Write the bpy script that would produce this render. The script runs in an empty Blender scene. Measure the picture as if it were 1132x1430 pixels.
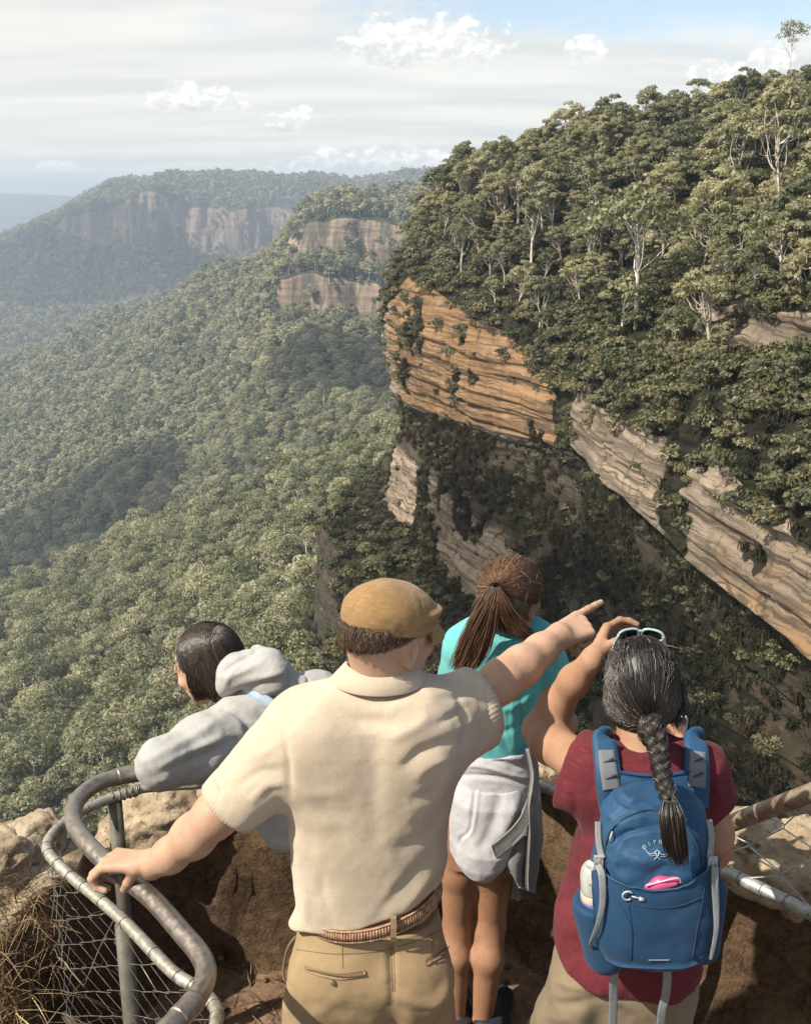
import bpy, bmesh, math, random
import numpy as np
from mathutils import Vector, Matrix

# ------------------------------------------------------------------ camera, sky, sun
SC = bpy.context.scene
COL = SC.collection
FPX, PITCH, CAMZ = 1500.0, math.radians(16.5), 2.61      # photo 1132 x 1430
cam_d = bpy.data.cameras.new('camera'); cam = bpy.data.objects.new('camera', cam_d); COL.objects.link(cam)
cam_d.sensor_fit = 'VERTICAL'; cam_d.angle = 2*math.atan(715.0/FPX)
cam_d.clip_start = 0.05; cam_d.clip_end = 60000
cam.location = (0, 0, CAMZ); cam.rotation_euler = (math.pi/2-PITCH, 0, 0)
SC.camera = cam
SC.view_settings.view_transform = 'Standard'; SC.view_settings.look = 'None'
SC.view_settings.gamma = 1; SC.view_settings.use_curve_mapping = False
SC.view_settings.exposure = 1.15
SUN_EL, SUN_AZ = math.radians(46), math.radians(-116)    # azimuth from +y towards +x
sun_dir = Vector((math.sin(SUN_AZ)*math.cos(SUN_EL), math.cos(SUN_AZ)*math.cos(SUN_EL), math.sin(SUN_EL)))
sl = bpy.data.lights.new('sun', 'SUN'); sl.energy = 4.1; sl.angle = math.radians(0.6); sl.color = (1.0, 0.925, 0.80)
so = bpy.data.objects.new('sun', sl); COL.objects.link(so); so.location = (-30, -20, 60)
so.rotation_euler = sun_dir.to_track_quat('Z', 'Y').to_euler()
SC.cycles.max_bounces = 6; SC.cycles.diffuse_bounces = 3; SC.cycles.glossy_bounces = 2
SC.cycles.transparent_max_bounces = 6; SC.cycles.caustics_reflective = False; SC.cycles.caustics_refractive = False
SC.cycles.volume_bounces = 0

CP, SP = math.cos(PITCH), math.sin(PITCH)
def ray(px, py):
    v = 715.0-py
    return np.array([px-566.0, CP*FPX+SP*v, -SP*FPX+CP*v])
def P(px, py, D):
    """world point seen at photo pixel px,py at forward distance D"""
    d = ray(px, py); return np.array([0, 0, CAMZ])+d*(D/d[1])
def PZ(px, py, z):
    d = ray(px, py); return np.array([0, 0, CAMZ])+d*((z-CAMZ)/d[2])
def pix(p):
    """photo pixel of a world point (for choosing what is in view)"""
    p = np.asarray(p, float); q = p-np.array([0, 0, CAMZ])
    dep = q[..., 1]*CP-q[..., 2]*SP; up = q[..., 1]*SP+q[..., 2]*CP
    return 566+FPX*q[..., 0]/dep, 715-FPX*up/dep, dep

# ------------------------------------------------------------------ node helpers
class NT:
    def __init__(s, nt): s.nt = nt; s.n = nt.nodes; s.l = nt.links
    def new(s, t, **k):
        n = s.n.new(t)
        for a, b in k.items(): setattr(n, a, b)
        return n
    def lk(s, a, b): s.l.new(a, b)
    def val(s, sock, v):
        if hasattr(v, 'is_output') or isinstance(v, bpy.types.NodeSocket): s.l.new(v, sock)
        else: sock.default_value = v
    def m(s, op, a, b=0.0, c=0.0, clamp=False):
        n = s.n.new('ShaderNodeMath'); n.operation = op; n.use_clamp = clamp
        s.val(n.inputs[0], a); s.val(n.inputs[1], b); s.val(n.inputs[2], c); return n.outputs[0]
    def vm(s, op, a, b=(0, 0, 0)):
        n = s.n.new('ShaderNodeVectorMath'); n.operation = op
        s.val(n.inputs[0], a); s.val(n.inputs[1], b); return n.outputs[0]
    def mix(s, f, a, b, t='MIX'):
        n = s.n.new('ShaderNodeMix'); n.data_type = 'RGBA'; n.blend_type = t
        s.val(n.inputs[0], f); s.val(n.inputs[6], c4(a)); s.val(n.inputs[7], c4(b)); return n.outputs[2]
    def noise(s, vec, scale, detail=4, rough=.55, dist=0.0, col=False):
        n = s.n.new('ShaderNodeTexNoise')
        if vec is not None: s.l.new(vec, n.inputs['Vector'])
        n.inputs['Scale'].default_value = scale; n.inputs['Detail'].default_value = detail
        n.inputs['Roughness'].default_value = rough; n.inputs['Distortion'].default_value = dist
        return n.outputs[1 if col else 0]
    def ramp(s, f, lo, hi, a=0.0, b=1.0):
        n = s.n.new('ShaderNodeMapRange'); n.interpolation_type = 'SMOOTHSTEP'
        s.val(n.inputs[0], f); s.val(n.inputs[1], lo); s.val(n.inputs[2], hi); s.val(n.inputs[3], a); s.val(n.inputs[4], b)
        return n.outputs[0]
    def mapping(s, vec, scale=(1, 1, 1), rot=(0, 0, 0)):
        n = s.n.new('ShaderNodeMapping'); s.l.new(vec, n.inputs[0])
        n.inputs['Scale'].default_value = scale; n.inputs['Rotation'].default_value = rot; return n.outputs[0]
    def bump(s, h, strength=.4, dist=.01, nrm=None):
        n = s.n.new('ShaderNodeBump'); s.l.new(h, n.inputs['Height'])
        n.inputs['Strength'].default_value = strength; n.inputs['Distance'].default_value = dist
        if nrm is not None: s.l.new(nrm, n.inputs['Normal'])
        return n.outputs[0]
def c4(c):
    if isinstance(c, (tuple, list)) and len(c) == 3: return (*c, 1.0)
    return c
def material(name):
    m = bpy.data.materials.new(name); m.use_nodes = True
    t = NT(m.node_tree); bs = t.n['Principled BSDF']; return m, t, bs
def simple(name, col, rough=.6, var=.12, scale=30, bump=0.0, bscale=200, metal=0.0, spec=None, sheen=0.0, obj=False):
    """plain material with soft procedural colour variation and fine bump"""
    m, t, b = material(name)
    tc = t.new('ShaderNodeTexCoord').outputs['Object']
    n = t.noise(tc, scale, 5)
    a = tuple(max(0, x*(1-var)) for x in col); c = tuple(min(1, x*(1+var)) for x in col)
    t.lk(t.mix(t.ramp(n, .3, .7), a, c), b.inputs['Base Color'])
    b.inputs['Roughness'].default_value = rough; b.inputs['Metallic'].default_value = metal
    if spec is not None: b.inputs['Specular IOR Level'].default_value = spec
    if sheen: b.inputs['Sheen Weight'].default_value = sheen
    if bump: t.lk(t.bump(t.noise(tc, bscale, 3), bump, .004), b.inputs['Normal'])
    return m

# ------------------------------------------------------------------ object helpers
def tag(o, label=None, cat=None, group=None, kind=None):
    if label: o['label'] = label
    if cat: o['category'] = cat
    if group: o['group'] = group
    if kind: o['kind'] = kind
    return o
def empty(name, loc=(0, 0, 0), rz=0.0):
    o = bpy.data.objects.new(name, None); o.location = loc; o.rotation_euler = (0, 0, rz)
    o.empty_display_size = .1; COL.objects.link(o); return o
def mesh_data(name, V, F, mat, smooth=True, attrs=None, mats=None, fmat=None):
    V = np.ascontiguousarray(np.asarray(V, np.float32).reshape(-1, 3))
    me = bpy.data.meshes.new(name)
    if isinstance(F, np.ndarray):
        k = F.shape[1]; nf = F.shape[0]
        me.vertices.add(len(V)); me.vertices.foreach_set('co', V.ravel())
        me.loops.add(nf*k); me.loops.foreach_set('vertex_index', np.ascontiguousarray(F, np.int32).ravel())
        me.polygons.add(nf); me.polygons.foreach_set('loop_start', np.arange(0, nf*k, k, dtype=np.int32))
        me.update(calc_edges=True)
    else:
        me.from_pydata([tuple(v) for v in V], [], F)
    for mm in (mats or [mat]): me.materials.append(mm)
    if fmat is not None: me.polygons.foreach_set('material_index', np.asarray(fmat, np.int32))
    me.polygons.foreach_set('use_smooth', np.full(len(me.polygons), smooth))
    for an, (ty, arr) in (attrs or {}).items():
        at = me.attributes.new(an, ty, 'POINT')
        at.data.foreach_set({'FLOAT': 'value', 'INT': 'value', 'FLOAT_COLOR': 'color', 'FLOAT_VECTOR': 'vector'}[ty], np.asarray(arr, np.float32 if ty != 'INT' else np.int32).ravel())
    me.validate(); me.update(); return me
def link(name, me, parent=None, loc=None):
    o = bpy.data.objects.new(name, me); COL.objects.link(o)
    if parent is not None: o.parent = parent
    if loc is not None: o.location = loc
    return o
class MB:
    """collects quads/tris into one mesh"""
    def __init__(s): s.V = []; s.F = []; s.n = 0
    def add(s, V, F):
        V = np.asarray(V, float); s.V.append(V); s.F += [tuple(int(i)+s.n for i in f) for f in F]; s.n += len(V)
    def tube(s, pts, r, k=8, cap=True):
        V, F = tube(pts, r, k, cap); s.add(V, F)
    def box(s, c, sz, R=None):
        V = np.array([[x, y, z] for x in (-.5, .5) for y in (-.5, .5) for z in (-.5, .5)])*np.array(sz)
        if R is not None: V = V@np.asarray(R).T
        s.add(V+np.array(c), [(0, 1, 3, 2), (4, 6, 7, 5), (0, 4, 5, 1), (2, 3, 7, 6), (0, 2, 6, 4), (1, 5, 7, 3)])
    def build(s, name, mat, parent=None, smooth=True, loc=None):
        V = np.concatenate(s.V)
        if parent is not None and loc is None: V = V-np.array(parent_off(parent))
        return link(name, mesh_data(name, V, s.F, mat, smooth), parent, loc)
def parent_off(p):
    o = np.zeros(3)
    while p is not None: o = o+np.array(p.location); p = p.parent
    return o
def frames(pts):
    pts = np.asarray(pts, float); T = np.gradient(pts, axis=0); T /= np.linalg.norm(T, axis=1)[:, None]+1e-12
    up = np.array([0, 0, 1.0]) if abs(T[0][2]) < .9 else np.array([1.0, 0, 0])
    N = np.cross(up, T[0]); N /= np.linalg.norm(N); Ns = [N]
    for i in range(1, len(pts)):
        N = Ns[-1]-T[i]*np.dot(Ns[-1], T[i]); N /= np.linalg.norm(N)+1e-12; Ns.append(N)
    Ns = np.array(Ns); return T, Ns, np.cross(T, Ns)
def tube(pts, r, k=8, cap=True):
    pts = np.asarray(pts, float); n = len(pts); r = np.broadcast_to(np.asarray(r, float), (n,))
    T, N, B = frames(pts); a = np.arange(k)*2*math.pi/k
    V = (pts[:, None]+r[:, None, None]*(np.cos(a)[None, :, None]*N[:, None]+np.sin(a)[None, :, None]*B[:, None])).reshape(-1, 3)
    F = [(i*k+j, i*k+(j+1) % k, (i+1)*k+(j+1) % k, (i+1)*k+j) for i in range(n-1) for j in range(k)]
    if cap: F += [tuple(range(k-1, -1, -1)), tuple((n-1)*k+j for j in range(k))]
    return V, F
def catmull(pts, n=8, closed=False):
    pts = np.asarray(pts, float); out = []; m = len(pts)
    for i in range(m-1 if not closed else m):
        g = (lambda j: pts[j % m]) if closed else (lambda j: pts[min(max(j, 0), m-1)])
        p0, p1, p2, p3 = g(i-1), g(i), g(i+1), g(i+2)
        for t in np.arange(n)/n:
            out.append(.5*((2*p1)+(p2-p0)*t+(2*p0-5*p1+4*p2-p3)*t*t+(3*p1-p0-3*p2+p3)*t**3))
    if not closed: out.append(pts[-1])
    return np.array(out)

def ico(sub):
    bm = bmesh.new(); bmesh.ops.create_icosphere(bm, subdivisions=sub, radius=1); V = np.array([v.co[:] for v in bm.verts]); F = [tuple(v.index for v in f.verts) for f in bm.faces]; bm.free(); return V, np.array(F)
# ------------------------------------------------------------------ numpy noise
def _h(i, j, k, s):
    with np.errstate(over='ignore'):
        h = (i.astype(np.uint32)*np.uint32(374761393)+j.astype(np.uint32)*np.uint32(668265263)+k.astype(np.uint32)*np.uint32(2147483647)+np.uint32(s*1013904223 & 0xffffffff))
        h = (h ^ (h >> np.uint32(13)))*np.uint32(1274126177); h = h ^ (h >> np.uint32(16)); h = h*np.uint32(2246822519); h ^= h >> np.uint32(15)
    return (h & np.uint32(0xffffff)).astype(np.float32)/float(0xffffff)
def vn(p, seed=0):
    p = np.asarray(p, np.float32); f0 = np.floor(p); f = p-f0; f = f*f*(3-2*f); i = f0.astype(np.int64)
    x, y, z = i[..., 0], i[..., 1], i[..., 2]; r = 0
    for dx in (0, 1):
        wx = f[..., 0] if dx else 1-f[..., 0]
        for dy in (0, 1):
            wy = f[..., 1] if dy else 1-f[..., 1]
            for dz in (0, 1):
                wz = f[..., 2] if dz else 1-f[..., 2]
                r = r+wx*wy*wz*_h(x+dx, y+dy, z+dz, seed)
    return r*2-1
def fbm(p, scale=1.0, octv=4, seed=0, gain=.5):
    p = np.asarray(p, np.float32)*np.float32(scale); a = 1.0; t = 0; s = 0
    for o in range(octv):
        t = t+a*vn(p, seed+o); s += a; a *= gain; p = p*2.03+7.7
    return t/s
def grid_faces(nr, nc):
    i = np.arange(nr-1)[:, None]*nc+np.arange(nc-1)[None]; i = i.ravel()
    return np.stack([i, i+1, i+nc+1, i+nc], 1)
def normals_grid(G):
    du = np.gradient(G, axis=1); dv = np.gradient(G, axis=0); n = np.cross(du, dv)
    n /= np.linalg.norm(n, axis=-1)[..., None]+1e-9; return n
def sstep(x, a, b):
    t = np.clip((x-a)/(b-a), 0, 1); return t*t*(3-2*t)

# ------------------------------------------------------------------ sky with thin veil and small cumulus
W = bpy.data.worlds.new('World'); SC.world = W; W.use_nodes = True
def build_sky():
    t = NT(W.node_tree); bg = t.n['Background']
    sky = t.new('ShaderNodeTexSky'); sky.sky_type = 'NISHITA'; sky.sun_disc = False
    sky.sun_elevation = SUN_EL; sky.sun_rotation = SUN_AZ % (2*math.pi); sky.altitude = 900; sky.dust_density = 2.0
    d = t.new('ShaderNodeTexCoord').outputs['Generated']
    sp = t.new('ShaderNodeSeparateXYZ'); t.lk(d, sp.inputs[0]); x, y, z = sp.outputs
    zc = t.m('ADD', t.m('MAXIMUM', z, 0.0), 0.10)
    pl = t.new('ShaderNodeCombineXYZ'); t.lk(t.m('DIVIDE', x, zc), pl.inputs[0]); t.lk(t.m('DIVIDE', y, zc), pl.inputs[1])
    streak = t.noise(t.mapping(pl.outputs[0], (.55, 1.15, 1), (0, 0, .5)), 1.3, 8, .62, .7)
    wisp = t.noise(t.mapping(pl.outputs[0], (1.4, .6, 1), (0, 0, -.35)), 2.2, 6, .6, 1.2)
    az = t.m('ARCTAN2', x, y); el = t.m('ARCSINE', z)
    # thick veil to the left and low down, thinning to blue on the upper right
    clear = t.m('MULTIPLY', t.ramp(az, -.24, .12), t.ramp(el, .07, .17))
    cov = t.m('ADD', t.m('MULTIPLY', streak, 1.3), t.m('MULTIPLY', wisp, .85))
    cov = t.m('SUBTRACT', cov, t.m('MULTIPLY', clear, .86))
    veil = t.ramp(cov, .28, .86)
    grey = t.noise(t.mapping(pl.outputs[0], (.5, 1.5, 1), (0, 0, .2)), 1.1, 5, .55)
    glow = t.ramp(az, .5, -.7)
    vc = t.mix(t.ramp(grey, .35, .65), (4.05, 4.1, 4.0), (5.25, 5.15, 4.7))
    vc = t.mix(t.m('MULTIPLY', glow, .35), vc, (5.5, 5.3, 4.65))
    blue = t.mix(1.0, sky.outputs[0], (1.05, 1.0, .95), 'MULTIPLY')
    colr = t.mix(t.m('ADD', t.m('MULTIPLY', veil, .82), .11), blue, vc)
    # cumulus
    sv = t.new('ShaderNodeCombineXYZ'); t.lk(az, sv.inputs[0]); t.lk(t.m('MULTIPLY', el, 1.5), sv.inputs[1])
    puff = t.noise(sv.outputs[0], 60, 7, .62, .25); puff2 = t.noise(sv.outputs[0], 24, 4, .5)
    lit = t.noise(t.vm('ADD', sv.outputs[0], (.0045, -.006, 0)), 60, 7, .62, .25)
    mask = None; under = None
    for (px, py, sx, sy, k) in ((590, 66, 125, 44, 1), (535, 60, 70, 26, .9), (268, 142, 82, 24, 1), (400, 172, 42, 17, .9), (422, 163, 22, 17, .9), (492, 228, 72, 26, 1), (430, 238, 90, 24, .9), (610, 228, 130, 26, 1),
                            (820, 72, 30, 20, .85), (1010, 108, 55, 26, .95), (1075, 88, 40, 26, .9), (85, 236, 40, 12, .7), (770, 210, 80, 20, .9)):
        r = ray(px, py); r = r/np.linalg.norm(r); a0 = math.atan2(r[0], r[1]); e0 = math.asin(r[2])
        qx = t.m('MULTIPLY', t.m('SUBTRACT', az, a0), FPX/sx); qy = t.m('MULTIPLY', t.m('SUBTRACT', el, e0), FPX/sy)
        qyb = t.m('MULTIPLY', qy, t.m('ADD', 1.0, t.m('MULTIPLY', t.m('LESS_THAN', qy, 0.0), .5)))
        rr = t.m('ADD', t.m('MULTIPLY', qx, qx), t.m('MULTIPLY', qyb, qyb))
        f = t.m('ADD', t.m('SUBTRACT', 1.0, rr), t.m('MULTIPLY', t.m('SUBTRACT', puff, .5), 2.7))
        f = t.m('ADD', f, t.m('MULTIPLY', t.m('SUBTRACT', puff2, .5), 2.0))
        mk = t.m('MULTIPLY', t.ramp(f, .1, .75), k)
        mask = mk if mask is None else t.m('MAXIMUM', mask, mk)
        u = t.m('MULTIPLY', t.ramp(qy, .35, -.7), mk); under = u if under is None else t.m('MAXIMUM', under, u)
    cc = t.mix(t.ramp(t.m('SUBTRACT', puff, lit), -.06, .09), (5.0, 5.0, 4.9), (7.0, 6.85, 6.3))
    cc = t.mix(t.m('MULTIPLY', under, .75), cc, (3.4, 3.45, 3.6))
    colr = t.mix(t.m('MULTIPLY', mask, .92), colr, cc)
    t.lk(colr, bg.inputs['Color']); bg.inputs['Strength'].default_value = 0.089
build_sky()
# ------------------------------------------------------------------ valley terrain
rng = np.random.default_rng(7)
def L(*pts): return [P(a, b, y) for a, b, y in pts]
def LZ(*pts):
    out = []
    for a, z, y in pts: out.append(np.array([(a-566)/1480.0*y, y, z]))
    return out
TL = [  # profile lines of the canopy, near to far
    LZ((-500, -105, 60), (300, -105, 60), (600, -95, 60), (900, -60, 60)),
    L((-500, 1290, 190), (0, 1250, 190), (470, 1200, 180), (600, 1150, 185), (900, 1100, 190)),
    L((-500, 1060, 320), (0, 1000, 330), (150, 960, 320), (300, 900, 310), (450, 790, 300), (600, 700, 290), (900, 700, 290)),
    L((-500, 960, 560), (-100, 872, 560), (0, 828, 560), (100, 783, 545), (200, 733, 520), (300, 688, 490), (400, 650, 465), (500, 610, 440), (575, 585, 425), (700, 560, 420), (900, 540, 420)),
    LZ((-500, -345, 740), (0, -315, 740), (200, -262, 700), (400, -205, 640), (575, -165, 560), (900, -160, 560)),
    L((-500, 900, 880), (0, 775, 880), (100, 740, 860), (200, 690, 830), (300, 640, 790), (400, 600, 740), (500, 580, 650), (600, 560, 600), (900, 540, 600)),
    L((-500, 780, 1080), (0, 660, 1080), (100, 620, 1060), (200, 575, 1020), (300, 535, 960), (360, 510, 900), (420, 493, 840), (480, 520, 800), (540, 540, 780), (640, 540, 760), (900, 520, 760)),
    L((-500, 720, 1250), (0, 620, 1250), (100, 575, 1220), (200, 525, 1180), (300, 478, 1130), (370, 448, 1060), (430, 446, 1040), (500, 446, 1030), (560, 446, 1010), (640, 430, 1000), (900, 400, 1000)),
    L((-500, 690, 1330), (0, 592, 1330), (100, 546, 1300), (200, 497, 1260), (300, 450, 1190), (365, 400, 1075), (385, 376, 1050), (430, 374, 1052), (500, 378, 1040), (560, 380, 1020), (640, 380, 1010), (900, 350, 1010)),
    L((-500, 660, 1440), (0, 560, 1440), (100, 516, 1410), (200, 470, 1360), (300, 420, 1270), (370, 374, 1160), (410, 372, 1140), (500, 376, 1130), (560, 378, 1110), (640, 364, 1100), (900, 330, 1100)),
    L((-500, 630, 1570), (0, 530, 1570), (100, 488, 1530), (200, 444, 1470), (300, 392, 1370), (370, 350, 1230), (405, 322, 1165), (430, 306, 1150), (500, 300, 1140), (560, 302, 1120), (640, 302, 1110), (900, 290, 1110)),
    L((-500, 605, 1720), (0, 504, 1720), (100, 462, 1670), (200, 420, 1600), (300, 366, 1490), (370, 336, 1330), (430, 297, 1270), (480, 274, 1290), (520, 266, 1330), (560, 262, 1350), (640, 258, 1350), (900, 250, 1350)),
    LZ((-500, -400, 2150), (0, -318, 2300), (150, -300, 2200), (300, -290, 2000), (430, -190, 1700), (560, -120, 1700), (900, -80, 1700)),
    L((-500, 420, 2750), (0, 398, 2850), (100, 390, 2850), (200, 388, 2850), (330, 380, 2800), (470, 350, 2750), (640, 330, 2700), (900, 320, 2700)),
    L((-500, 365, 3050), (-100, 358, 3050), (0, 352, 3050), (50, 337, 3030), (110, 330, 3000), (150, 332, 2990), (200, 338, 2990), (260, 358, 2985), (300, 346, 2990), (420, 345, 3000), (640, 320, 3000), (900, 300, 3000)),
    L((-500, 352, 3100), (-100, 345, 3100), (0, 336, 3100), (50, 318, 3070), (85, 302, 3040), (125, 284, 3015), (150, 274, 3010), (200, 270, 3010), (260, 276, 3005), (300, 274, 3015), (420, 284, 3030), (640, 270, 3030), (900, 250, 3030)),
    L((-500, 348, 3250), (-100, 340, 3250), (0, 331, 3250), (50, 312, 3200), (85, 297, 3170), (125, 274, 3140), (150, 258, 3160), (200, 252, 3180), (250, 247, 3200), (310, 243, 3220), (360, 250, 3230), (420, 252, 3240), (480, 253, 3240), (560, 247, 3240), (640, 240, 3240), (900, 230, 3240)),
    LZ((-500, -300, 4200), (-100, -260, 4300), (30, -200, 4300), (110, -60, 4300), (150, 40, 4300), (300, 60, 4300), (900, 90, 4300)),
    LZ((-500, -300, 6500), (0, -300, 6500), (110, -250, 6500), (150, -100, 6500), (300, 0, 6500), (900, 20, 6500)),
    L((-500, 312, 8600), (0, 312, 8600), (130, 318, 8600), (300, 300, 8600), (900, 300, 8600)),
    L((-500, 279, 8900), (0, 280, 8900), (60, 281, 8900), (130, 284, 8900), (300, 280, 8900), (900, 275, 8900)),
    L((-500, 266, 9700), (0, 268, 9700), (60, 270, 9700), (130, 274, 9700), (300, 270, 9700), (900, 268, 9700)),
    LZ((-500, -150, 14000), (900, -150, 14000)),
]
NA = 560; AZ = np.linspace(-.78, .30, NA)
def res_line(pts):
    pts = np.array(pts); a = pts[:, 0]/pts[:, 1]; o = np.argsort(a)
    return np.interp(AZ, a[o], pts[o, 1]), np.interp(AZ, a[o], pts[o, 2])
RL = [res_line(l) for l in TL]
SUB = [14, 16, 26, 14, 14, 18, 16, 8, 8, 10, 12, 14, 14, 6, 8, 8, 8, 8, 8, 6, 6, 3]
rows = []
for k in range(len(RL)-1):
    n = SUB[k]
    for i in range(n):
        t = i/n; rows.append(((1-t)*RL[k][0]+t*RL[k+1][0], (1-t)*RL[k][1]+t*RL[k+1][1]))
rows.append(RL[-1])
TY = np.array([r[0] for r in rows]); TZ = np.array([r[1] for r in rows])
def smooth_az(a, n):
    k = np.hanning(n+2)[1:-1]; k /= k.sum(); p = n//2
    return np.stack([np.convolve(np.pad(r, p, 'edge'), k, 'valid') for r in a])
TY = smooth_az(TY, 9); TZ = smooth_az(TZ, 5)
TX = AZ[None]*TY
CAN = 10.0                                                # canopy depth over the ground
amp = np.clip(TY/42, 4, 34)*np.interp(TY, [1800, 2700], [1, .45])
TZ = TZ+amp*.32*fbm(np.stack([TX, TY, TX*0], -1), 1/170., 4, 3)+amp*.35*fbm(np.stack([TX, TY, TX*0], -1), 1/35., 3, 9)*(TY < 4000)
spur = fbm(np.stack([TX, TY*.22, TX*0], -1), 1/95., 3, 15, .45)
TZ = TZ+spur*np.interp(TY, [350, 620, 800, 1600, 2300, 2900, 4500], [0, 4, 22, 24, 15, 40, 0])
TZ = TZ-CAN
TERR = np.stack([TX, TY, TZ], -1)
TN = normals_grid(TERR); TN *= np.sign(TN[..., 2:3]+1e-9)
# cliffs far away: ragged buttresses pushed in and out
for (r0, r1, a_, s_) in ((sum(SUB[:7])-2, sum(SUB[:8])+3, 7, 26.), (sum(SUB[:9])-2, sum(SUB[:10])+3, 7, 24.), (sum(SUB[:14])-3, sum(SUB[:15])+3, 26, 60.)):
    s = fbm(np.stack([TERR[r0:r1, :, 0], TERR[r0:r1, :, 2]*.12, TERR[r0:r1, :, 0]*0], -1), 1/s_, 4, 21, .6)
    TERR[r0:r1, :, 1] += a_*2.2*s
TN = normals_grid(TERR); TN *= np.sign(TN[..., 2:3]+1e-9)

def rock_wall_nodes(t, pos, tint=(1, 1, 1), far=False):
    """layered sandstone colour"""
    sx = t.mapping(pos, (.035, .035, .55) if not far else (.006, .006, .10))
    st = t.noise(sx, 1.0, 6, .6, .5)
    st2 = t.noise(t.mapping(pos, (.06, .06, 2.2) if not far else (.01, .01, .3)), 1.0, 4, .6, .4)
    ver = t.noise(t.mapping(pos, (.6, .6, .05) if not far else (.05, .05, .004)), 1.0, 5, .6, .5)
    return st, st2, ver

def ground_far_material():
    m, t, b = material('forest_floor_and_far_sandstone')
    g = t.new('ShaderNodeNewGeometry'); pos = g.outputs['Position']
    at = t.new('ShaderNodeAttribute'); at.attribute_name = 'rock'
    st, st2, ver = rock_wall_nodes(t, pos, far=True)
    c = t.mix(t.ramp(st, .35, .65), (.17, .12, .085), (.36, .265, .185))
    c = t.mix(t.ramp(st2, .45, .62, 0, .55), c, (.20, .165, .13))
    c = t.mix(t.ramp(st, .50, .58, 0, .75), c, (.10, .085, .065)); v2 = t.noise(t.mapping(pos, (.16, .16, .012)), 1.0, 5, .65, .8)
    c = t.mix(t.ramp(ver, .50, .62, 0, .75), c, (.05, .052, .042)); c = t.mix(t.ramp(v2, .5, .62, 0, .8), c, (.06, .06, .045))
    f = t.noise(pos, .09, 5, .6)
    fl = t.mix(t.ramp(f, .35, .7), (.022, .030, .014), (.050, .056, .026))
    fac = t.ramp(t.m('ADD', at.outputs['Fac'], t.m('MULTIPLY', t.m('SUBTRACT', t.noise(pos, .02, 4), .5), .7)), .34, .5)
    t.lk(t.mix(fac, fl, c), b.inputs['Base Color']); b.inputs['Roughness'].default_value = .95; b.inputs['Specular IOR Level'].default_value = .1
    t.lk(t.bump(st, .6, 3.0), b.inputs['Normal'])
    return m
steep = sstep(1-TN[..., 2], .42, .60)
pxx, pyy, _ = pix(TERR)
rockm = steep*np.where(TERR[..., 1] < 1600, sstep(pxx, 372, 402), 1)*np.clip(sstep(TERR[..., 1], 900, 990)+0, 0, 1)
terrain = link('valley_terrain', mesh_data('valley_terrain', TERR.reshape(-1, 3), grid_faces(*TERR.shape[:2]), ground_far_material(), True, {'rock': ('FLOAT', rockm)}))
tag(terrain, kind='structure')

# ------------------------------------------------------------------ sandstone headland and amphitheatre wall (right)
ST = np.array([(30, 300), (8, 255), (0, 226), (-4, 206), (-1, 192), (9, 164), (18.5, 143), (26, 132.5), (24, 124), (18.5, 116), (19.5, 98), (23, 77), (26.5, 58), (31, 40), (38, 20), (48, -5)], float)
OD = np.array([(-.9, .45), (-.97, .2), (-1, .1), (-1, -.05), (-.96, -.28), (-.94, -.34), (-.93, -.36), (-.95, -.2), (-.95, .2), (-1, .05), (-1, -.06), (-1, -.1), (-1, -.15), (-.97, -.22), (-.95, -.3), (-.9, -.4)])
OD /= np.linalg.norm(OD, axis=1)[:, None]
IN = np.array([.97, .22])
_head = [(130, 17), (85, 16), (52, 9), (32, 6.3), (19, 3.2), (10, -1.5), (5, -6.5), (1.2, -11), (-.6, -17), (-1.0, -25), (.2, -33), (1.8, -35.5), (2.8, -42), (1.2, -44.5), (-.6, -56), (-6, -58.5), (-13, -60), (-15, -77), (-24, -96), (-46, -128), (-95, -200)]
_head2 = [(130, 19), (85, 17), (52, 9.3), (32, 6.2), (19, 2.2), (10, -4.5), (5, -9.5), (1.2, -14), (-.4, -18), (-.8, -25), (.2, -31.5), (1.6, -33.5), (1.6, -41), (-.6, -46.5), (-2.0, -57), (-7, -60), (-11, -64), (-12, -76), (-20, -96), (-40, -130), (-85, -205)]
_head3 = [(130, 22), (85, 19), (52, 10), (32, 3.2), (19, -4), (10, -11), (5, -16), (1.2, -20), (.2, -22.5), (-.2, -26), (.4, -29.5), (1.4, -31.5), (.6, -41), (-1.6, -48.5), (-3.0, -55), (-7, -60), (-10, -66), (-11, -75), (-14, -100), (-24, -150), (-48, -230)]
_gully = [(130, 24), (85, 20), (52, 9.5), (32, -1.8), (19, -9), (10, -14), (5, -17), (1.2, -21), (.2, -26), (-.5, -31), (-.5, -36), (0, -40), (-1.5, -45), (-4, -50), (-6, -56), (-9, -62), (-12, -68), (-14, -76), (-14, -100), (-24, -150), (-48, -230)]
_butt = [(130, 25), (85, 21), (52, 14), (32, 3), (19, -3.5), (10, -8), (5, -9.5), (1.0, -13.5), (-.2, -18), (-.5, -23.5), (1.8, -24.6), (2.6, -30), (1.8, -35.5), (.8, -41), (-.6, -48), (-2.5, -53), (-6, -58), (-9, -70), (-14, -100), (-24, -150), (-48, -230)]
_butt2 = [(130, 26), (85, 22), (52, 15.5), (32, 6), (19, -.5), (10, -6), (5, -9), (1.0, -13.2), (-.2, -17.5), (-.5, -25), (1.8, -26), (2.8, -31), (2.2, -35.5), (.6, -37.2), (.8, -44), (-1.5, -50), (-5, -57), (-8, -70), (-14, -100), (-24, -150), (-48, -230)]
_near = [(130, 28), (85, 24), (52, 18), (32, 9), (19, 2.5), (10, -4.5), (5, -10), (1.0, -16.5), (-.2, -20), (-.5, -25), (1.8, -26), (2.4, -29.5), (4.6, -32), (2.2, -33.5), (2.6, -40), (-5, -50), (-9, -58), (-11, -68), (-14, -100), (-24, -150), (-48, -230)]
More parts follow.
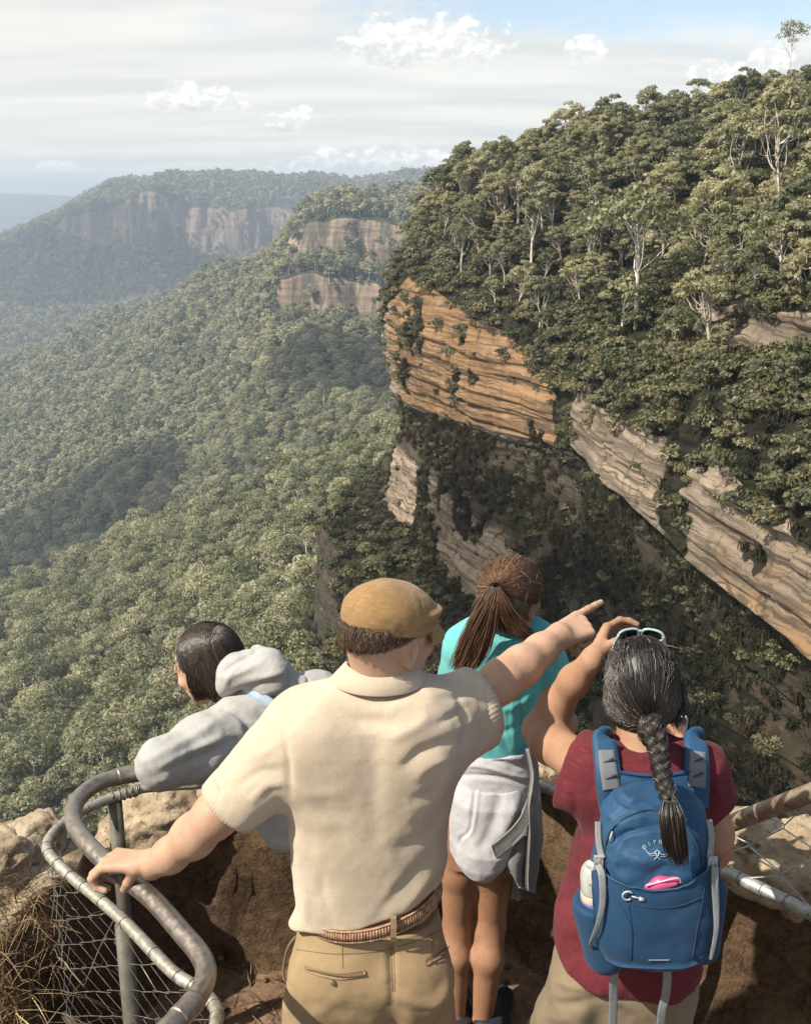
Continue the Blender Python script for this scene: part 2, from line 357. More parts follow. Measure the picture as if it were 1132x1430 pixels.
_near2 = [(130, 26), (85, 22), (52, 16), (32, 8), (19, 2), (10, -3), (5, -7), (1.0, -11), (-.2, -15), (-.8, -20), (1, -22), (0, -27), (-2, -32), (-3, -36), (-5, -42), (-7, -50), (-10, -58), (-12, -68), (-14, -100), (-24, -150), (-48, -230)]
PR = np.array([_head, _head, _head, _head, _head, _head2, _head3, _gully, _gully, _butt, _butt, _butt2, _near, _near2, _near2, _near2], float)
PR[10, 5:7] = [(9.5, -6.5), (8.5, -11.2)]; PR[11, 5:7] = [(9.5, -6.0), (8.5, -10.6)]
cl = np.concatenate([[0], np.cumsum(np.linalg.norm(np.diff(ST, axis=0), axis=1))])
NS = 620
sv = np.interp(np.linspace(0, 1, NS), np.linspace(0, 1, 400), np.interp(np.linspace(0, 1, 400), [0, .12, .86, 1], [0, 45, 290, cl[-1]]))
def along(a, soft=9):
    a = np.asarray(a, float); sh = a.shape[1:]
    r = np.stack([np.interp(sv, cl, c) for c in a.reshape(len(a), -1).T], 1)
    k = np.hanning(soft*2+1); k /= k.sum()
    r = np.stack([np.convolve(np.pad(c, soft, 'edge'), k, 'valid') for c in r.T], 1)
    return r.reshape((NS,)+sh)
wall = along(ST, 7); wod = along(OD, 10); wod /= np.linalg.norm(wod, axis=1)[:, None]; wpr = along(PR, 8)
wpr[:, 5:9, 1] += (1.6*fbm(np.stack([sv, sv*0, sv*0], -1), 1/9., 3, 4))[:, None]*np.array([.5, .8, 1, .7])
RSUB = [8, 10, 14, 16, 18, 14, 14, 20, 44, 48, 20, 20, 20, 34, 14, 14, 26, 18, 18, 12]
cw, cz, crow = [], [], []
for k in range(PR.shape[1]-1):
    for i in range(RSUB[k]):
        t = i/RSUB[k]; cw.append((1-t)*wpr[:, k, 0]+t*wpr[:, k+1, 0]); cz.append((1-t)*wpr[:, k, 1]+t*wpr[:, k+1, 1]); crow.append(k+t)
cw.append(wpr[:, -1, 0]); cz.append(wpr[:, -1, 1]); crow.append(PR.shape[1]-1)
cw = np.array(cw); cz = np.array(cz); crow = np.array(crow)
kk = np.array([1, 2, 3, 2, 1.])/9
cw = np.stack([np.convolve(np.pad(c, 2, 'edge'), kk, 'valid') for c in cw.T], 1); cz = np.stack([np.convolve(np.pad(c, 2, 'edge'), kk, 'valid') for c in cz.T], 1)
dirs = np.where((cw > 0)[..., None], IN[None, None]*1.0, -wod[None])
CX = wall[None, :, 0]+dirs[..., 0]*cw; CY = wall[None, :, 1]+dirs[..., 1]*cw
CL = np.stack([CX, CY, cz], -1)
CN = normals_grid(CL); flip = np.sign((CN[..., :2]*wod[None]).sum(-1)+CN[..., 2]*.6+1e-9); CN *= flip[..., None]
csteep = sstep(1-np.abs(CN[..., 2]), .30, .62)
# erosion: bedding ledges, blocks, buttresses, cracks
q = CL
warp = .8*fbm(q*np.array([1, 1, .2]), 1/16., 3, 11)
zz = q[..., 2]+warp
lay = np.stack([q[..., 0]*.03, q[..., 1]*.03, zz*1.15], -1)
lay2 = np.stack([q[..., 0]*.08, q[..., 1]*.08, zz*3.4], -1)
bed = sstep(vn(lay, 31), -.35, .35)*2-1
bed2 = vn(lay2, 32)
blk = fbm(q*np.array([1, 1, 1.5]), 1/4.5, 4, 41, .55)
big = fbm(q*np.array([1, 1, .5]), 1/15., 3, 43)
crack = np.abs(fbm(q*np.array([1, 1, .16]), 1/5.0, 3, 47)); crack = -sstep(crack, .10, 0.0)
ledge_row = np.exp(-((crow-10.4)/.9)**2)[:, None]
disp = csteep*(.30*bed+.24*bed2+.42*blk+1.2*big+.5*crack)+(1-csteep)*(.5*blk+.9*big)
CL = CL+disp[..., None]*np.concatenate([wod[None].repeat(len(cw), 0)*csteep[..., None], (1-csteep)[..., None]*.8+.0], -1)
CN = normals_grid(CL); flip = np.sign((CN[..., :2]*wod[None]).sum(-1)+CN[..., 2]*.6+1e-9); CN *= flip[..., None]
# material masks: vegetation on ledges and gentler ground, iron stain, wet wall with its shade darkened in
S2 = np.broadcast_to(sv[None], cw.shape); R2 = np.broadcast_to(crow[:, None], cw.shape)
nn = fbm(CL*np.array([1, 1, .7]), 1/7., 4, 51); nn2 = fbm(CL, 1/2.2, 3, 53); nn3 = fbm(CL*np.array([1, 1, .45]), 1/12., 3, 57); nS = fbm(np.stack([S2/22., R2*1.1, S2*0], -1), 1., 4, 59, .6)
gentle = 1-sstep(1-np.abs(CN[..., 2]), .42, .72)*(CN[..., 2] > -.9)
band = np.zeros_like(cw)
s_of = lambda i: cl[i]
hd = sstep(S2, s_of(1), s_of(2))*(1-sstep(S2, s_of(6)-7, s_of(7)-5))
bt = sstep(S2, s_of(8)-1, s_of(9)-1)
band = np.maximum(band, hd*sstep(R2, 6.8+1.5*(1-sstep(S2, s_of(3)-2, s_of(3)+16)), 7.3+1.5*(1-sstep(S2, s_of(3)-2, s_of(3)+16)))*(1-sstep(R2, 10.0, 10.9)))            # big orange face
band = np.maximum(band, .95*hd*sstep(R2, 12.9, 13.3)*(1-sstep(R2, 13.8, 14.3))*sstep(nS+.6*nn3, -.38, .05))   # second tier
band = np.maximum(band, .8*hd*sstep(R2, 15.8, 16.1)*(1-sstep(R2, 17.0, 17.3))*(1-sstep(S2, s_of(4), s_of(5))))
band = np.maximum(band, bt*sstep(R2, 7.4, 8.3)*(1-sstep(R2, 9.5, 10.2))*sstep(nn3, -.30, .0))      # buttress band
band = np.maximum(band, .9*bt*sstep(R2, 4.9, 5.2)*(1-sstep(R2, 5.75, 6.0))*sstep(nS, -.05, .15))       # upper outcrops
band = np.maximum(band, .8*bt*sstep(R2, 12.4, 12.7)*(1-sstep(R2, 13.0, 13.3))*sstep(nS, -.05, .2))
band = np.maximum(band, bt*sstep(R2, 11.1, 11.3)*(1-sstep(R2, 11.6, 11.8))*sstep(nS, .0, .25)*.8)
band = np.maximum(band, bt*sstep(R2, 14.3, 14.5)*(1-sstep(R2, 14.8, 15.0))*sstep(nS, .05, .3)*.7)
band = np.maximum(band, sstep(S2, s_of(9)+7, s_of(9)+11)*(1-sstep(S2, s_of(12)-8, s_of(12)))*sstep(R2, 4.95, 5.2)*(1-sstep(R2, 5.9, 6.15))*sstep(nn3, -.45, -.1))
band = np.maximum(band, .62*sstep(R2, 10.2, 10.8)*(1-sstep(R2, 14.6, 15.2))*sstep(nS+.5*nn3, -.28, .05))
rock = np.clip(band+.95*nn+.45*nn2-.16, 0, 1)*sstep(band, .12, .5)
veg = 1-sstep(rock, .30, .52)
iron = hd*(1-sstep(R2, 9.6, 10.4))*sstep(S2, s_of(3)+4, s_of(4)+1)+.42*bt*sstep(S2, s_of(10), s_of(11))*sstep(nn3, -.1, .4)+.25*hd
iron = np.clip(iron+.35*nn3, 0, 1)
damp = np.clip(sstep(R2, 9.9, 10.8)*.95+.2*nn3-.35*sstep(nS, .22, .4)*bt-.75*hd*sstep(R2, 12.6, 13)*(1-sstep(R2, 14, 14.4)), 0, 1)  # wet rock, plus the lower wall's shade put in as colour
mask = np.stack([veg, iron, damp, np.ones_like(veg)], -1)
def cliff_material():
    m, t, b = material('headland_sandstone')
    g = t.new('ShaderNodeNewGeometry'); pos = g.outputs['Position']
    at = t.new('ShaderNodeAttribute'); at.attribute_name = 'mask'
    s = t.new('ShaderNodeSeparateColor'); t.lk(at.outputs['Color'], s.inputs[0]); veg_, iron_, damp_shade = s.outputs[:3]
    wp = t.noise(pos, .22, 3, .5, col=True)
    pw = t.vm('ADD', pos, t.vm('MULTIPLY', t.vm('SUBTRACT', wp, (.5, .5, .5)), (0, 0, 1.6)))
    st = t.noise(t.mapping(pw, (.05, .05, .75)), 1.0, 6, .62, .3)
    st2 = t.noise(t.mapping(pw, (.09, .09, 2.6)), 1.0, 5, .6, .3)
    ver = t.noise(t.mapping(pos, (.75, .75, .05)), 1.0, 5, .62, .6)
    blot = t.noise(pos, .35, 6, .6, .4); fine = t.noise(pos, 2.6, 8, .72)
    grey = t.mix(t.ramp(st, .32, .66), (.115, .090, .068), (.27, .215, .16))
    orange = t.mix(t.ramp(st, .3, .7), (.135, .076, .036), (.255, .155, .080))
    orange = t.mix(t.ramp(blot, .5, .72, 0, .6), orange, (.27, .20, .13))
    fac = t.ramp(t.m('ADD', iron_, t.m('MULTIPLY', t.m('SUBTRACT', blot, .5), 1.1)), .36, .66)
    c = t.mix(fac, grey, orange)
    c = t.mix(t.ramp(st2, .50, .60, 0, .8), c, (.060, .046, .034))          # bedding cracks
    c = t.mix(t.ramp(ver, .53, .68, 0, .75), c, (.055, .042, .032))           # water streaks
    c = t.mix(t.m('MULTIPLY', t.ramp(fine, .5, .75), .35), c, (.10, .085, .065))
    dk = t.ramp(t.m('ADD', damp_shade, t.m('MULTIPLY', t.m('SUBTRACT', ver, .5), 1.1)), .45, .9, 0, .85)
    c = t.mix(dk, c, t.mix(t.ramp(blot, .4, .65), (.012, .012, .008), (.034, .028, .018)))  # near-black tone paints the wall's shade over wet rock
    vn_ = t.noise(pos, .9, 6, .65)
    fl = t.mix(t.ramp(vn_, .35, .65), (.007, .007, .0045), (.024, .022, .011))
    fl = t.mix(t.ramp(t.noise(pos, .16, 4), .5, .66, 0, .7), fl, (.030, .021, .013))
    vf = t.ramp(t.m('ADD', veg_, t.m('MULTIPLY', t.m('SUBTRACT', fine, .5), .8)), .42, .58)
    t.lk(t.mix(vf, c, fl), b.inputs['Base Color']); b.inputs['Roughness'].default_value = .92; b.inputs['Specular IOR Level'].default_value = .15
    n1 = t.bump(st2, .9, .45); t.lk(t.bump(fine, .8, .25, n1), b.inputs['Normal'])
    return m
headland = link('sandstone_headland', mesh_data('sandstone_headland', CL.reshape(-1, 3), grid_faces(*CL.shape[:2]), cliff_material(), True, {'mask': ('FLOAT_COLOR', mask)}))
tag(headland, kind='structure')

# ------------------------------------------------------------------ trees
def leaf_material(name, dark, light, tip, trans=.25):
    m, t, b = material(name)
    oi = t.new('ShaderNodeObjectInfo'); g = t.new('ShaderNodeNewGeometry')
    r = oi.outputs['Random']
    rp = g.outputs['Random Per Island']
    c = t.mix(rp, dark, light)
    c = t.mix(t.ramp(r, .3, 1.0, 0, .75), c, tip)
    c = t.mix(t.m('MULTIPLY', t.ramp(rp, .8, 1.0), .5), c, tip)
    sp_ = t.m('FRACT', t.m('MULTIPLY', r, 7.31)); c = t.mix(t.ramp(sp_, .38, .12, 0, .62), c, tuple(x*k_ for x, k_ in zip(dark, (.60, .72, .62)))); c = t.mix(t.ramp(sp_, .86, .98, 0, .5), c, tuple(min(1, x*1.15) for x in tip))
    t.lk(c, b.inputs['Base Color']); b.inputs['Roughness'].default_value = .5; b.inputs['Specular IOR Level'].default_value = .35
    tr = t.new('ShaderNodeBsdfTranslucent'); t.lk(t.mix(1.0, c, (1.2, 1.25, .7), 'MULTIPLY'), tr.inputs[0])
    mx = t.new('ShaderNodeMixShader'); mx.inputs[0].default_value = trans
    t.lk(b.outputs[0], mx.inputs[1]); t.lk(tr.outputs[0], mx.inputs[2])
    t.lk(mx.outputs[0], t.n['Material Output'].inputs[0]); return m
LEAF_FAR = leaf_material('valley_gum_leaves', (.142, .146, .086), (.292, .280, .180), (.40, .375, .262), .44)
LEAF = leaf_material('gum_leaves', (.118, .120, .070), (.262, .248, .152), (.37, .335, .21), .42)
LEAF_PALE = leaf_material('pale_gum_leaves', (.10, .105, .05), (.19, .185, .10), (.24, .22, .12))
SCRUB = leaf_material('scrub_leaves', (.056, .059, .030), (.128, .123, .066), (.19, .168, .09), .28)
FERN = leaf_material('wall_fern_leaves', (.010, .011, .005), (.028, .027, .012), (.040, .040, .015), .12)  # very dark: the lower wall's shade is put into the leaf colour
BARK = simple('gum_bark', (.30, .26, .21), .85, .35, 1.2)
BARK_PALE = simple('white_gum_bark', (.50, .46, .40), .8, .25, .8)
def leaf_quads(C, N, size, r, asp=1.5):
    n = len(C); a = r.normal(size=(n, 3)); u = np.cross(N, a); u /= np.linalg.norm(u, axis=1)[:, None]+1e-9
    v = np.cross(N, u); s = size*(.6+.8*r.random(n))[:, None]
    u = u*s*asp*.5; v = v*s*.5
    V = np.stack([C-u-v*.55, C-u*.1-v, C+u, C-u*.1+v], 1).reshape(-1, 3)
    return V, np.arange(n*4).reshape(-1, 4)
def make_tree(seed, H, R, ncl, lpc, ls, bark, leaf, umbrella=.5, bare=.4, tr=None, limbs=True, droop=.0, fill=.65, cr=1.0):
    r = np.random.default_rng(seed); tr = tr or H*.022
    lean = r.normal(0, .05, 2)*H
    top = np.array([lean[0], lean[1], H*.72])
    trunk = catmull([(0, 0, -1.2), (r.normal(0, .01)*H, r.normal(0, .01)*H, H*.22), (lean[0]*.6+r.normal(0, .015)*H, lean[1]*.6, H*.48), top], 4)
    mb = MB(); mb.tube(trunk, np.linspace(tr*1.25, tr*.45, len(trunk)), 6)
    LV, nf = [], 0
    for i in range(ncl):
        a = 2.399*i+r.normal(0, .35); rad = R*math.sqrt((i+.6)/ncl)*(.75+.3*r.random())
        zc = H*(bare+(1-bare)*(.93-umbrella*.62*(rad/R)**2-r.random()*.42*(1-umbrella*.4)))
        c = np.array([top[0]*zc/H*1.2+rad*math.cos(a), top[1]*zc/H*1.2+rad*math.sin(a), zc])
        rc = R*(.26+.20*r.random())*(1.25 if ncl < 14 else 1.0)*cr
        if limbs and (i % 2 == 0 or ncl < 18):
            k = np.clip(.35+.5*r.random(), 0, 1); b0 = trunk[int(len(trunk)*(.45+.5*r.random()))-1]
            mid = (b0+c)/2+np.array([0, 0, -.06*H])+r.normal(0, .03, 3)*H
            br = catmull([b0, mid, c+np.array([0, 0, -.2*rc])], 3); mb.tube(br, np.linspace(tr*.5, tr*.12, len(br)), 4, False)
        n = int(lpc*(.7+.6*r.random()))
        d = r.normal(size=(n, 3)); d[:, 2] = np.abs(d[:, 2])*.9-.25; d /= np.linalg.norm(d, axis=1)[:, None]
        rr = rc*(fill+(1-fill)*r.random(n)**.5)*(1+.18*vn(d*2.3+seed, i))
        C = c+d*rr[:, None]*np.array([1, 1, .62]); N = d+r.normal(0, .38, (n, 3)); N /= np.linalg.norm(N, axis=1)[:, None]
        LV.append(leaf_quads(C, N, ls, r)[0])
    V = np.concatenate(LV)
    crown = mesh_data('crown', V, np.arange(len(V)).reshape(-1, 4), leaf, False)
    trunkm = mesh_data('trunk', np.concatenate(mb.V), mb.F, bark, True)
    return crown, trunkm
NEARP = [make_tree(100+i, h, rr, nc+12, 95, .27, BARK if i % 3 else BARK_PALE, lf, um, ba, fill=.45, cr=.80) for i, (h, rr, nc, um, ba, lf) in enumerate([
    (9, 3.2, 20, .75, .35, LEAF), (8, 3.5, 24, .9, .25, LEAF), (11, 3.0, 18, .7, .42, LEAF), (7, 3.0, 22, .8, .15, LEAF), (10, 2.6, 16, .6, .3, LEAF), (9, 3.6, 22, .9, .45, LEAF_PALE), (6, 2.8, 20, .7, .08, LEAF), (12, 3.2, 17, .8, .5, LEAF)])]
FARP = [make_tree(200+i, h, rr, nc, 90, .50, BARK_PALE if i % 2 else BARK, LEAF_FAR, um, ba, tr=.2, fill=.88) for i, (h, rr, nc, um, ba) in enumerate([
    (14, 4.6, 14, .7, .25), (16, 4.2, 13, .6, .3), (12, 4.8, 15, .85, .15), (18, 4.4, 13, .6, .4), (13, 4.0, 12, .7, .1), (15, 5.0, 15, .8, .3)])]
MIDP = [make_tree(260+i, h, rr, 10, 40, 1.0, BARK_PALE, LEAF_FAR, um, .2, tr=.22, fill=.85, limbs=False) for i, (h, rr, um) in enumerate([(14, 4.6, .7), (16, 4.3, .6), (12, 5.0, .85)])]
def make_shrub(seed, H, R, ncl, lpc, ls, leaf):
    r = np.random.default_rng(seed); LV = []
    for i in range(ncl):
        a = 2.4*i+r.normal(0, .3); rad = R*math.sqrt((i+.3)/ncl); c = np.array([rad*math.cos(a), rad*math.sin(a), H*(.62-.35*(rad/R)**2)*(.7+.5*r.random())])
        rc = R*(.34+.2*r.random()); n = lpc
        d = r.normal(size=(n, 3)); d[:, 2] = np.abs(d[:, 2])-.3; d /= np.linalg.norm(d, axis=1)[:, None]
        C = c+d*rc*(.6+.4*r.random(n)[:, None])*np.array([1, 1, .8]); N = d+r.normal(0, .6, (n, 3)); N /= np.linalg.norm(N, axis=1)[:, None]
        LV.append(leaf_quads(C, N, ls, r)[0])
    V = np.concatenate(LV); return mesh_data('shrub', V, np.arange(len(V)).reshape(-1, 4), leaf, False)
def make_tuft(seed, n, Lh, w, leaf):
    r = np.random.default_rng(seed); V = []
    for i in range(n):
        a = r.random()*6.283; o = np.array([math.cos(a), math.sin(a), 0]); s = np.array([-o[1], o[0], 0])*w
        l = Lh*(.6+.6*r.random()); b = r.normal(0, .25, 3)*Lh*.5; b[2] = 0; e = .35+.5*r.random()
        m_ = b+o*l*.35*e+np.array([0, 0, l*.55]); t_ = b+o*l*.9*e+np.array([0, 0, l*(.75-.7*e*r.random())])
        V += [b-s, b+s, m_+s, m_-s, m_-s, m_+s, t_+s*.2, t_-s*.2]
    return mesh_data('tuft', V, np.arange(len(V)).reshape(-1, 4), leaf, False)
def scatter(name, pts, pi, sc, rz, protos, tilt=None):
    """one object that scatters copies of the given meshes over its points"""
    me = bpy.data.meshes.new(name); me.from_pydata([tuple(p) for p in pts], [], [])
    for an, ty, arr in (('pi', 'INT', pi), ('sc', 'FLOAT', sc), ('rz', 'FLOAT', rz)):
        at = me.attributes.new(an, ty, 'POINT'); at.data.foreach_set('value', np.asarray(arr, np.int32 if ty == 'INT' else np.float32))
    o = link(name, me); ng = bpy.data.node_groups.new(name, 'GeometryNodeTree')
    ng.interface.new_socket('Geometry', in_out='INPUT', socket_type='NodeSocketGeometry'); ng.interface.new_socket('Geometry', in_out='OUTPUT', socket_type='NodeSocketGeometry')
    N = ng.nodes; gi = N.new('NodeGroupInput'); go = N.new('NodeGroupOutput'); jo = N.new('GeometryNodeJoinGeometry')
    def attr(nm, ty):
        n = N.new('GeometryNodeInputNamedAttribute'); n.data_type = ty; n.inputs[0].default_value = nm; return n.outputs[0]
    a_pi, a_sc, a_rz = attr('pi', 'INT'), attr('sc', 'FLOAT'), attr('rz', 'FLOAT')
    rot = N.new('ShaderNodeCombineXYZ'); ng.links.new(a_rz, rot.inputs[2])
    for k, objs in enumerate(protos):
        cmp_ = N.new('FunctionNodeCompare'); cmp_.data_type = 'INT'; cmp_.operation = 'EQUAL'
        ng.links.new(a_pi, cmp_.inputs[2]); cmp_.inputs[3].default_value = k
        jj = N.new('GeometryNodeJoinGeometry')
        for ob in objs:
            oi = N.new('GeometryNodeObjectInfo'); oi.inputs['Object'].default_value = ob; oi.transform_space = 'ORIGINAL'; oi.inputs['As Instance'].default_value = False
            ng.links.new(oi.outputs['Geometry'], jj.inputs[0])
        ip = N.new('GeometryNodeInstanceOnPoints'); ng.links.new(gi.outputs[0], ip.inputs['Points']); ng.links.new(cmp_.outputs[0], ip.inputs['Selection'])
        ng.links.new(jj.outputs[0], ip.inputs['Instance']); ng.links.new(rot.outputs[0], ip.inputs['Rotation']); ng.links.new(a_sc, ip.inputs['Scale'])
        ng.links.new(ip.outputs[0], jo.inputs[0])
    ng.links.new(jo.outputs[0], go.inputs[0])
    md = o.modifiers.new('scatter', 'NODES'); md.node_group = ng
    return o
def scatter_on_grid(G, dens, r, jit=True):
    """random points on a quad grid, dens = expected number per quad"""
    n = r.poisson(np.clip(dens, 0, 50)); i, j = np.nonzero(n); c = n[i, j]; i = np.repeat(i, c); j = np.repeat(j, c)
    u = r.random(len(i))[:, None]; v = r.random(len(i))[:, None]
    p = (G[i, j]*(1-u)+G[i, j+1]*u)*(1-v)+(G[i+1, j]*(1-u)+G[i+1, j+1]*u)*v
    return p, i, j
def quad_area(G):
    a = G[:-1, 1:]-G[:-1, :-1]; b = G[1:, :-1]-G[:-1, :-1]; return np.linalg.norm(np.cross(a, b), axis=-1)
TREE_G = empty('gum_tree', (0, 0, 0))     # first of the trees; the loop below places it
def tree_thing(pt, cm, tm, s, rz, label, group, first=[True], name='gum_tree'):
    o = TREE_G if first[0] else empty(name); first[0] = False
    o.location = tuple(pt); o.rotation_euler = (0, 0, rz); o.scale = (s, s, s); tag(o, label, 'tree', group)
    link('crown', cm, o); link('trunk', tm, o); return o

# cliff-top trees
A = quad_area(CL); r = np.random.default_rng(11)
Rm = R2[:-1, :-1]; Sm = S2[:-1, :-1]
pxc, pyc, dpc = pix(CL); inv = ((pxc > 430) & (pxc < 1400) & (pyc > -120) & (dpc > 20))[:-1, :-1]
den = A/7.5*np.interp(Rm, [0, 1, 2, 3, 5.2, 6.2, 6.9, 7.2], [.4, .8, 1, 1, .9, .55, .15, 0])*inv
den *= np.where(veg[:-1, :-1] > .5, 1, .1)
# the dim hollow behind the tall white gum stays open
hol = P(940, 320, 172); tp, ti, tj = scatter_on_grid(CL, den, r)
talus = A/16*np.interp(Rm, [15.0, 15.6, 16.0, 16.1, 17.2, 17.5, 20], [0, .5, .4, 0, 0, 1, 1])*inv*hd[:-1, :-1]
tp2, ti2, tj2 = scatter_on_grid(CL, talus, r)
tp = np.concatenate([tp, tp2]); ti = np.concatenate([ti, ti2]); tj = np.concatenate([tj, tj2])
tpx, tpy, tdp = pix(tp)
# thin by spacing
keep = np.ones(len(tp), bool); order = np.argsort(tdp)
cell = {}
for i in order:
    k = (int(tp[i, 0]//1.9), int(tp[i, 1]//1.9), int(tp[i, 2]//3))
    if k in cell: keep[i] = False
    cell[k] = 1
tp, ti, tj, tpx, tpy, tdp = tp[keep], ti[keep], tj[keep], tpx[keep], tpy[keep], tdp[keep]
r_t = np.random.default_rng(5)
clear = (np.abs(tpx-890) < 46) & (tpy > 380) & (tpy < 620) | (np.abs(tpx-868) < 20) & (tpy > 430) & (tpy < 520)
tp, ti, tj, tpx, tpy, tdp = tp[~clear], ti[~clear], tj[~clear], tpx[~clear], tpy[~clear], tdp[~clear]
tpi = r_t.integers(0, 8, len(tp)); edge = np.interp(crow[ti], [3, 5, 6.5, 7], [1.0, .85, .6, .45])
tsc = (.45+.65*r_t.random(len(tp))**1.4)*edge; trz = r_t.random(len(tp))*6.28
inside = (tpx > 500) & (tpx < 1150) & (tpy > 20) & (tpy < 900)
size = tsc*10/tdp*inside
best = np.argsort(-size)[:255]; isbest = np.zeros(len(tp), bool); isbest[best] = True
KINDS_ = ('round crowned', 'broad flat crowned', 'slim', 'squat bushy', 'narrow', 'pale flat crowned', 'low rounded', 'tall umbrella shaped')
def cliff_label(x, y, row, k, size=1):
    lb, g = _cliff_label(x, y, row, k); return ('small ', '', 'large ')[size]+lb, g
def _cliff_label(x, y, row, k):
    """where the tree stands among the landmarks of the headland, and its shape"""
    if row > 14: return KINDS_[k]+' dark gum on the shaded talus under the orange cliff', 'trees below the headland'
    sky = 235-(x-640)*.42 if x > 640 else 235+(640-x)*1.6
    up = y-sky
    if x < 640: w, g = ('on the point of the headland above the grey cliff edge' if up > 90 else 'on the outermost skyline of the headland'), 'trees on the headland point'
    elif x < 760: w, g = ('on the left skyline of the headland' if up < 70 else 'in the wood midway above the orange cliff face' if up < 170 else 'on the rim right above the orange cliff face'), 'trees on the headland slope'
    elif x < 850: w, g = ('on the middle skyline left of the hollow' if up < 80 else 'in the wood left of the tall white gum' if up < 200 else 'in the gully between orange cliff and grey buttress'), 'trees on the headland slope'
    elif x < 940: w, g = ('on the skyline straight above the tall white gum' if up < 80 else 'in the dark wood behind the tall white gum' if up < 210 else 'on the buttress just below the tall white gum'), 'trees around the white gum'
    elif x < 1040: w, g = ('on the high skyline left of the open crowned gum' if up < 90 else 'in the wood under the bent pale gum' if up < 250 else 'on the scrubby slope above the grey cliff band'), 'trees on the near slope'
    else: w, g = ('on the highest skyline at the right edge' if up < 90 else 'around the white trunks at the right edge' if up < 260 else 'low on the slope at the right edge above the overhang'), 'trees on the near slope'
    return KINDS_[k]+' gum '+w, g
for i in best:
    lb, gr = cliff_label(tpx[i], tpy[i]-25, crow[ti[i]], tpi[i], 0 if tsc[i] < .5 else 1 if tsc[i] < .78 else 2); cm, tm = NEARP[tpi[i]]
    tree_thing(tp[i], cm, tm, float(tsc[i]), float(trz[i]), lb, gr)
# the proto of each kind, found among the trees just built
def first_with(mesh): return next(o for o in bpy.data.objects if o.data is mesh)
NEARO = [[first_with(c), first_with(t)] for c, t in NEARP]
rest = ~isbest
tag(scatter('cliff_woodland', tp[rest], tpi[rest], tsc[rest], trz[rest], NEARO), 'olive gum woodland covering the rest of the headland slopes', 'woodland', kind='stuff')

# named trees on the headland
def special(px, py, D, H, R, seed, label, ncl=16, leaf=LEAF_PALE, bark=BARK_PALE, umb=.55, bare=.5, tr=None, lpc=80, fill=.6):
    cm, tm = make_tree(seed, H, R, ncl, lpc, .34, bark, leaf, umb, bare, tr, True, fill=fill)
    p = P(px, py, D); tree_thing(p, cm, tm, 1.0, 0.0, label, None)
def drop_D(px, py):
    """distance of the headland surface seen at this pixel"""
    a = np.where(np.hypot(pxc-px, pyc-py) < 9, dpc, 1e9); k = np.unravel_index(np.argmin(a), a.shape); return CL[k][1]
for (px, py, H, R, seed, label, kw) in (
    (888, 446, 13.2, 4.6, 901, 'tall white trunked gum standing alone above the gully, halfway down the slope', dict(ncl=30, tr=.22, bare=.42, umb=.45, lpc=60)),
    (1100, 108, 15.0, 4.6, 902, 'tall gum with open flat crown standing above the skyline', dict(ncl=15, tr=.17, bare=.5, umb=.7, lpc=60, leaf=LEAF)),
    (1030, 300, 13.0, 3.4, 903, 'pale gum with bent bare trunk on the upper right slope', dict(ncl=18, tr=.15, bare=.55, umb=.8)),
    (1085, 330, 15.0, 3.2, 904, 'slim white trunked gum at the right beside the bent pale gum', dict(ncl=16, tr=.13, bare=.56, umb=.8)),
    (975, 140, 6.0, 3.4, 905, 'dark flat crowned gum on the skyline above the hollow', dict(ncl=14, bare=.5, umb=.9, leaf=LEAF)),
    (868, 452, 5.0, 2.2, 906, 'small bright leafed tree at the foot of the tall white gum', dict(ncl=12, bare=.3, umb=.7)),
    (742, 365, 9.0, 2.2, 907, 'thin pale trunked gum in the middle of the headland wood', dict(ncl=9, bare=.55, umb=.8)),
    (820, 395, 9.5, 2.6, 908, 'pale crowned gum left of the tall white gum', dict(ncl=12, bare=.45, umb=.7))):
    special(px, py, drop_D(px, py)-1.0, H, R, seed, label, **kw)

# valley forest
r = np.random.default_rng(23)
Ta = quad_area(TERR); tYm = TERR[:-1, :-1, 1]; px_t, py_t, dp_t = pix(TERR)
invt = ((px_t > -260) & (px_t < 760) & (py_t < 2200))[:-1, :-1]
spacing = np.interp(tYm, [0, 500, 1500, 2500, 3300, 3400], [5.4, 6.2, 7.4, 10., 13., 15.])
dt = Ta/spacing**2*invt*(tYm < 3500)*(tYm > 70)*(1-.90*sstep(rockm[:-1, :-1], .45, .8))
vp, vi, vj = scatter_on_grid(TERR, dt, r)
tal = A/44.*np.interp(Rm, [17.2, 17.8, 18.2, 20], [0, .3, 1, 1])*((pxc > -300) & (dpc > 30))[:-1, :-1]
vp2, _, _ = scatter_on_grid(CL, tal, r); vp = np.concatenate([vp, vp2])
vpx, vpy, vdp = pix(vp)
vs = (.50+.78*r.random(len(vp))**1.3)*np.interp(vp[:, 1], [0, 1600, 3000], [1.0, 1.1, 1.35])
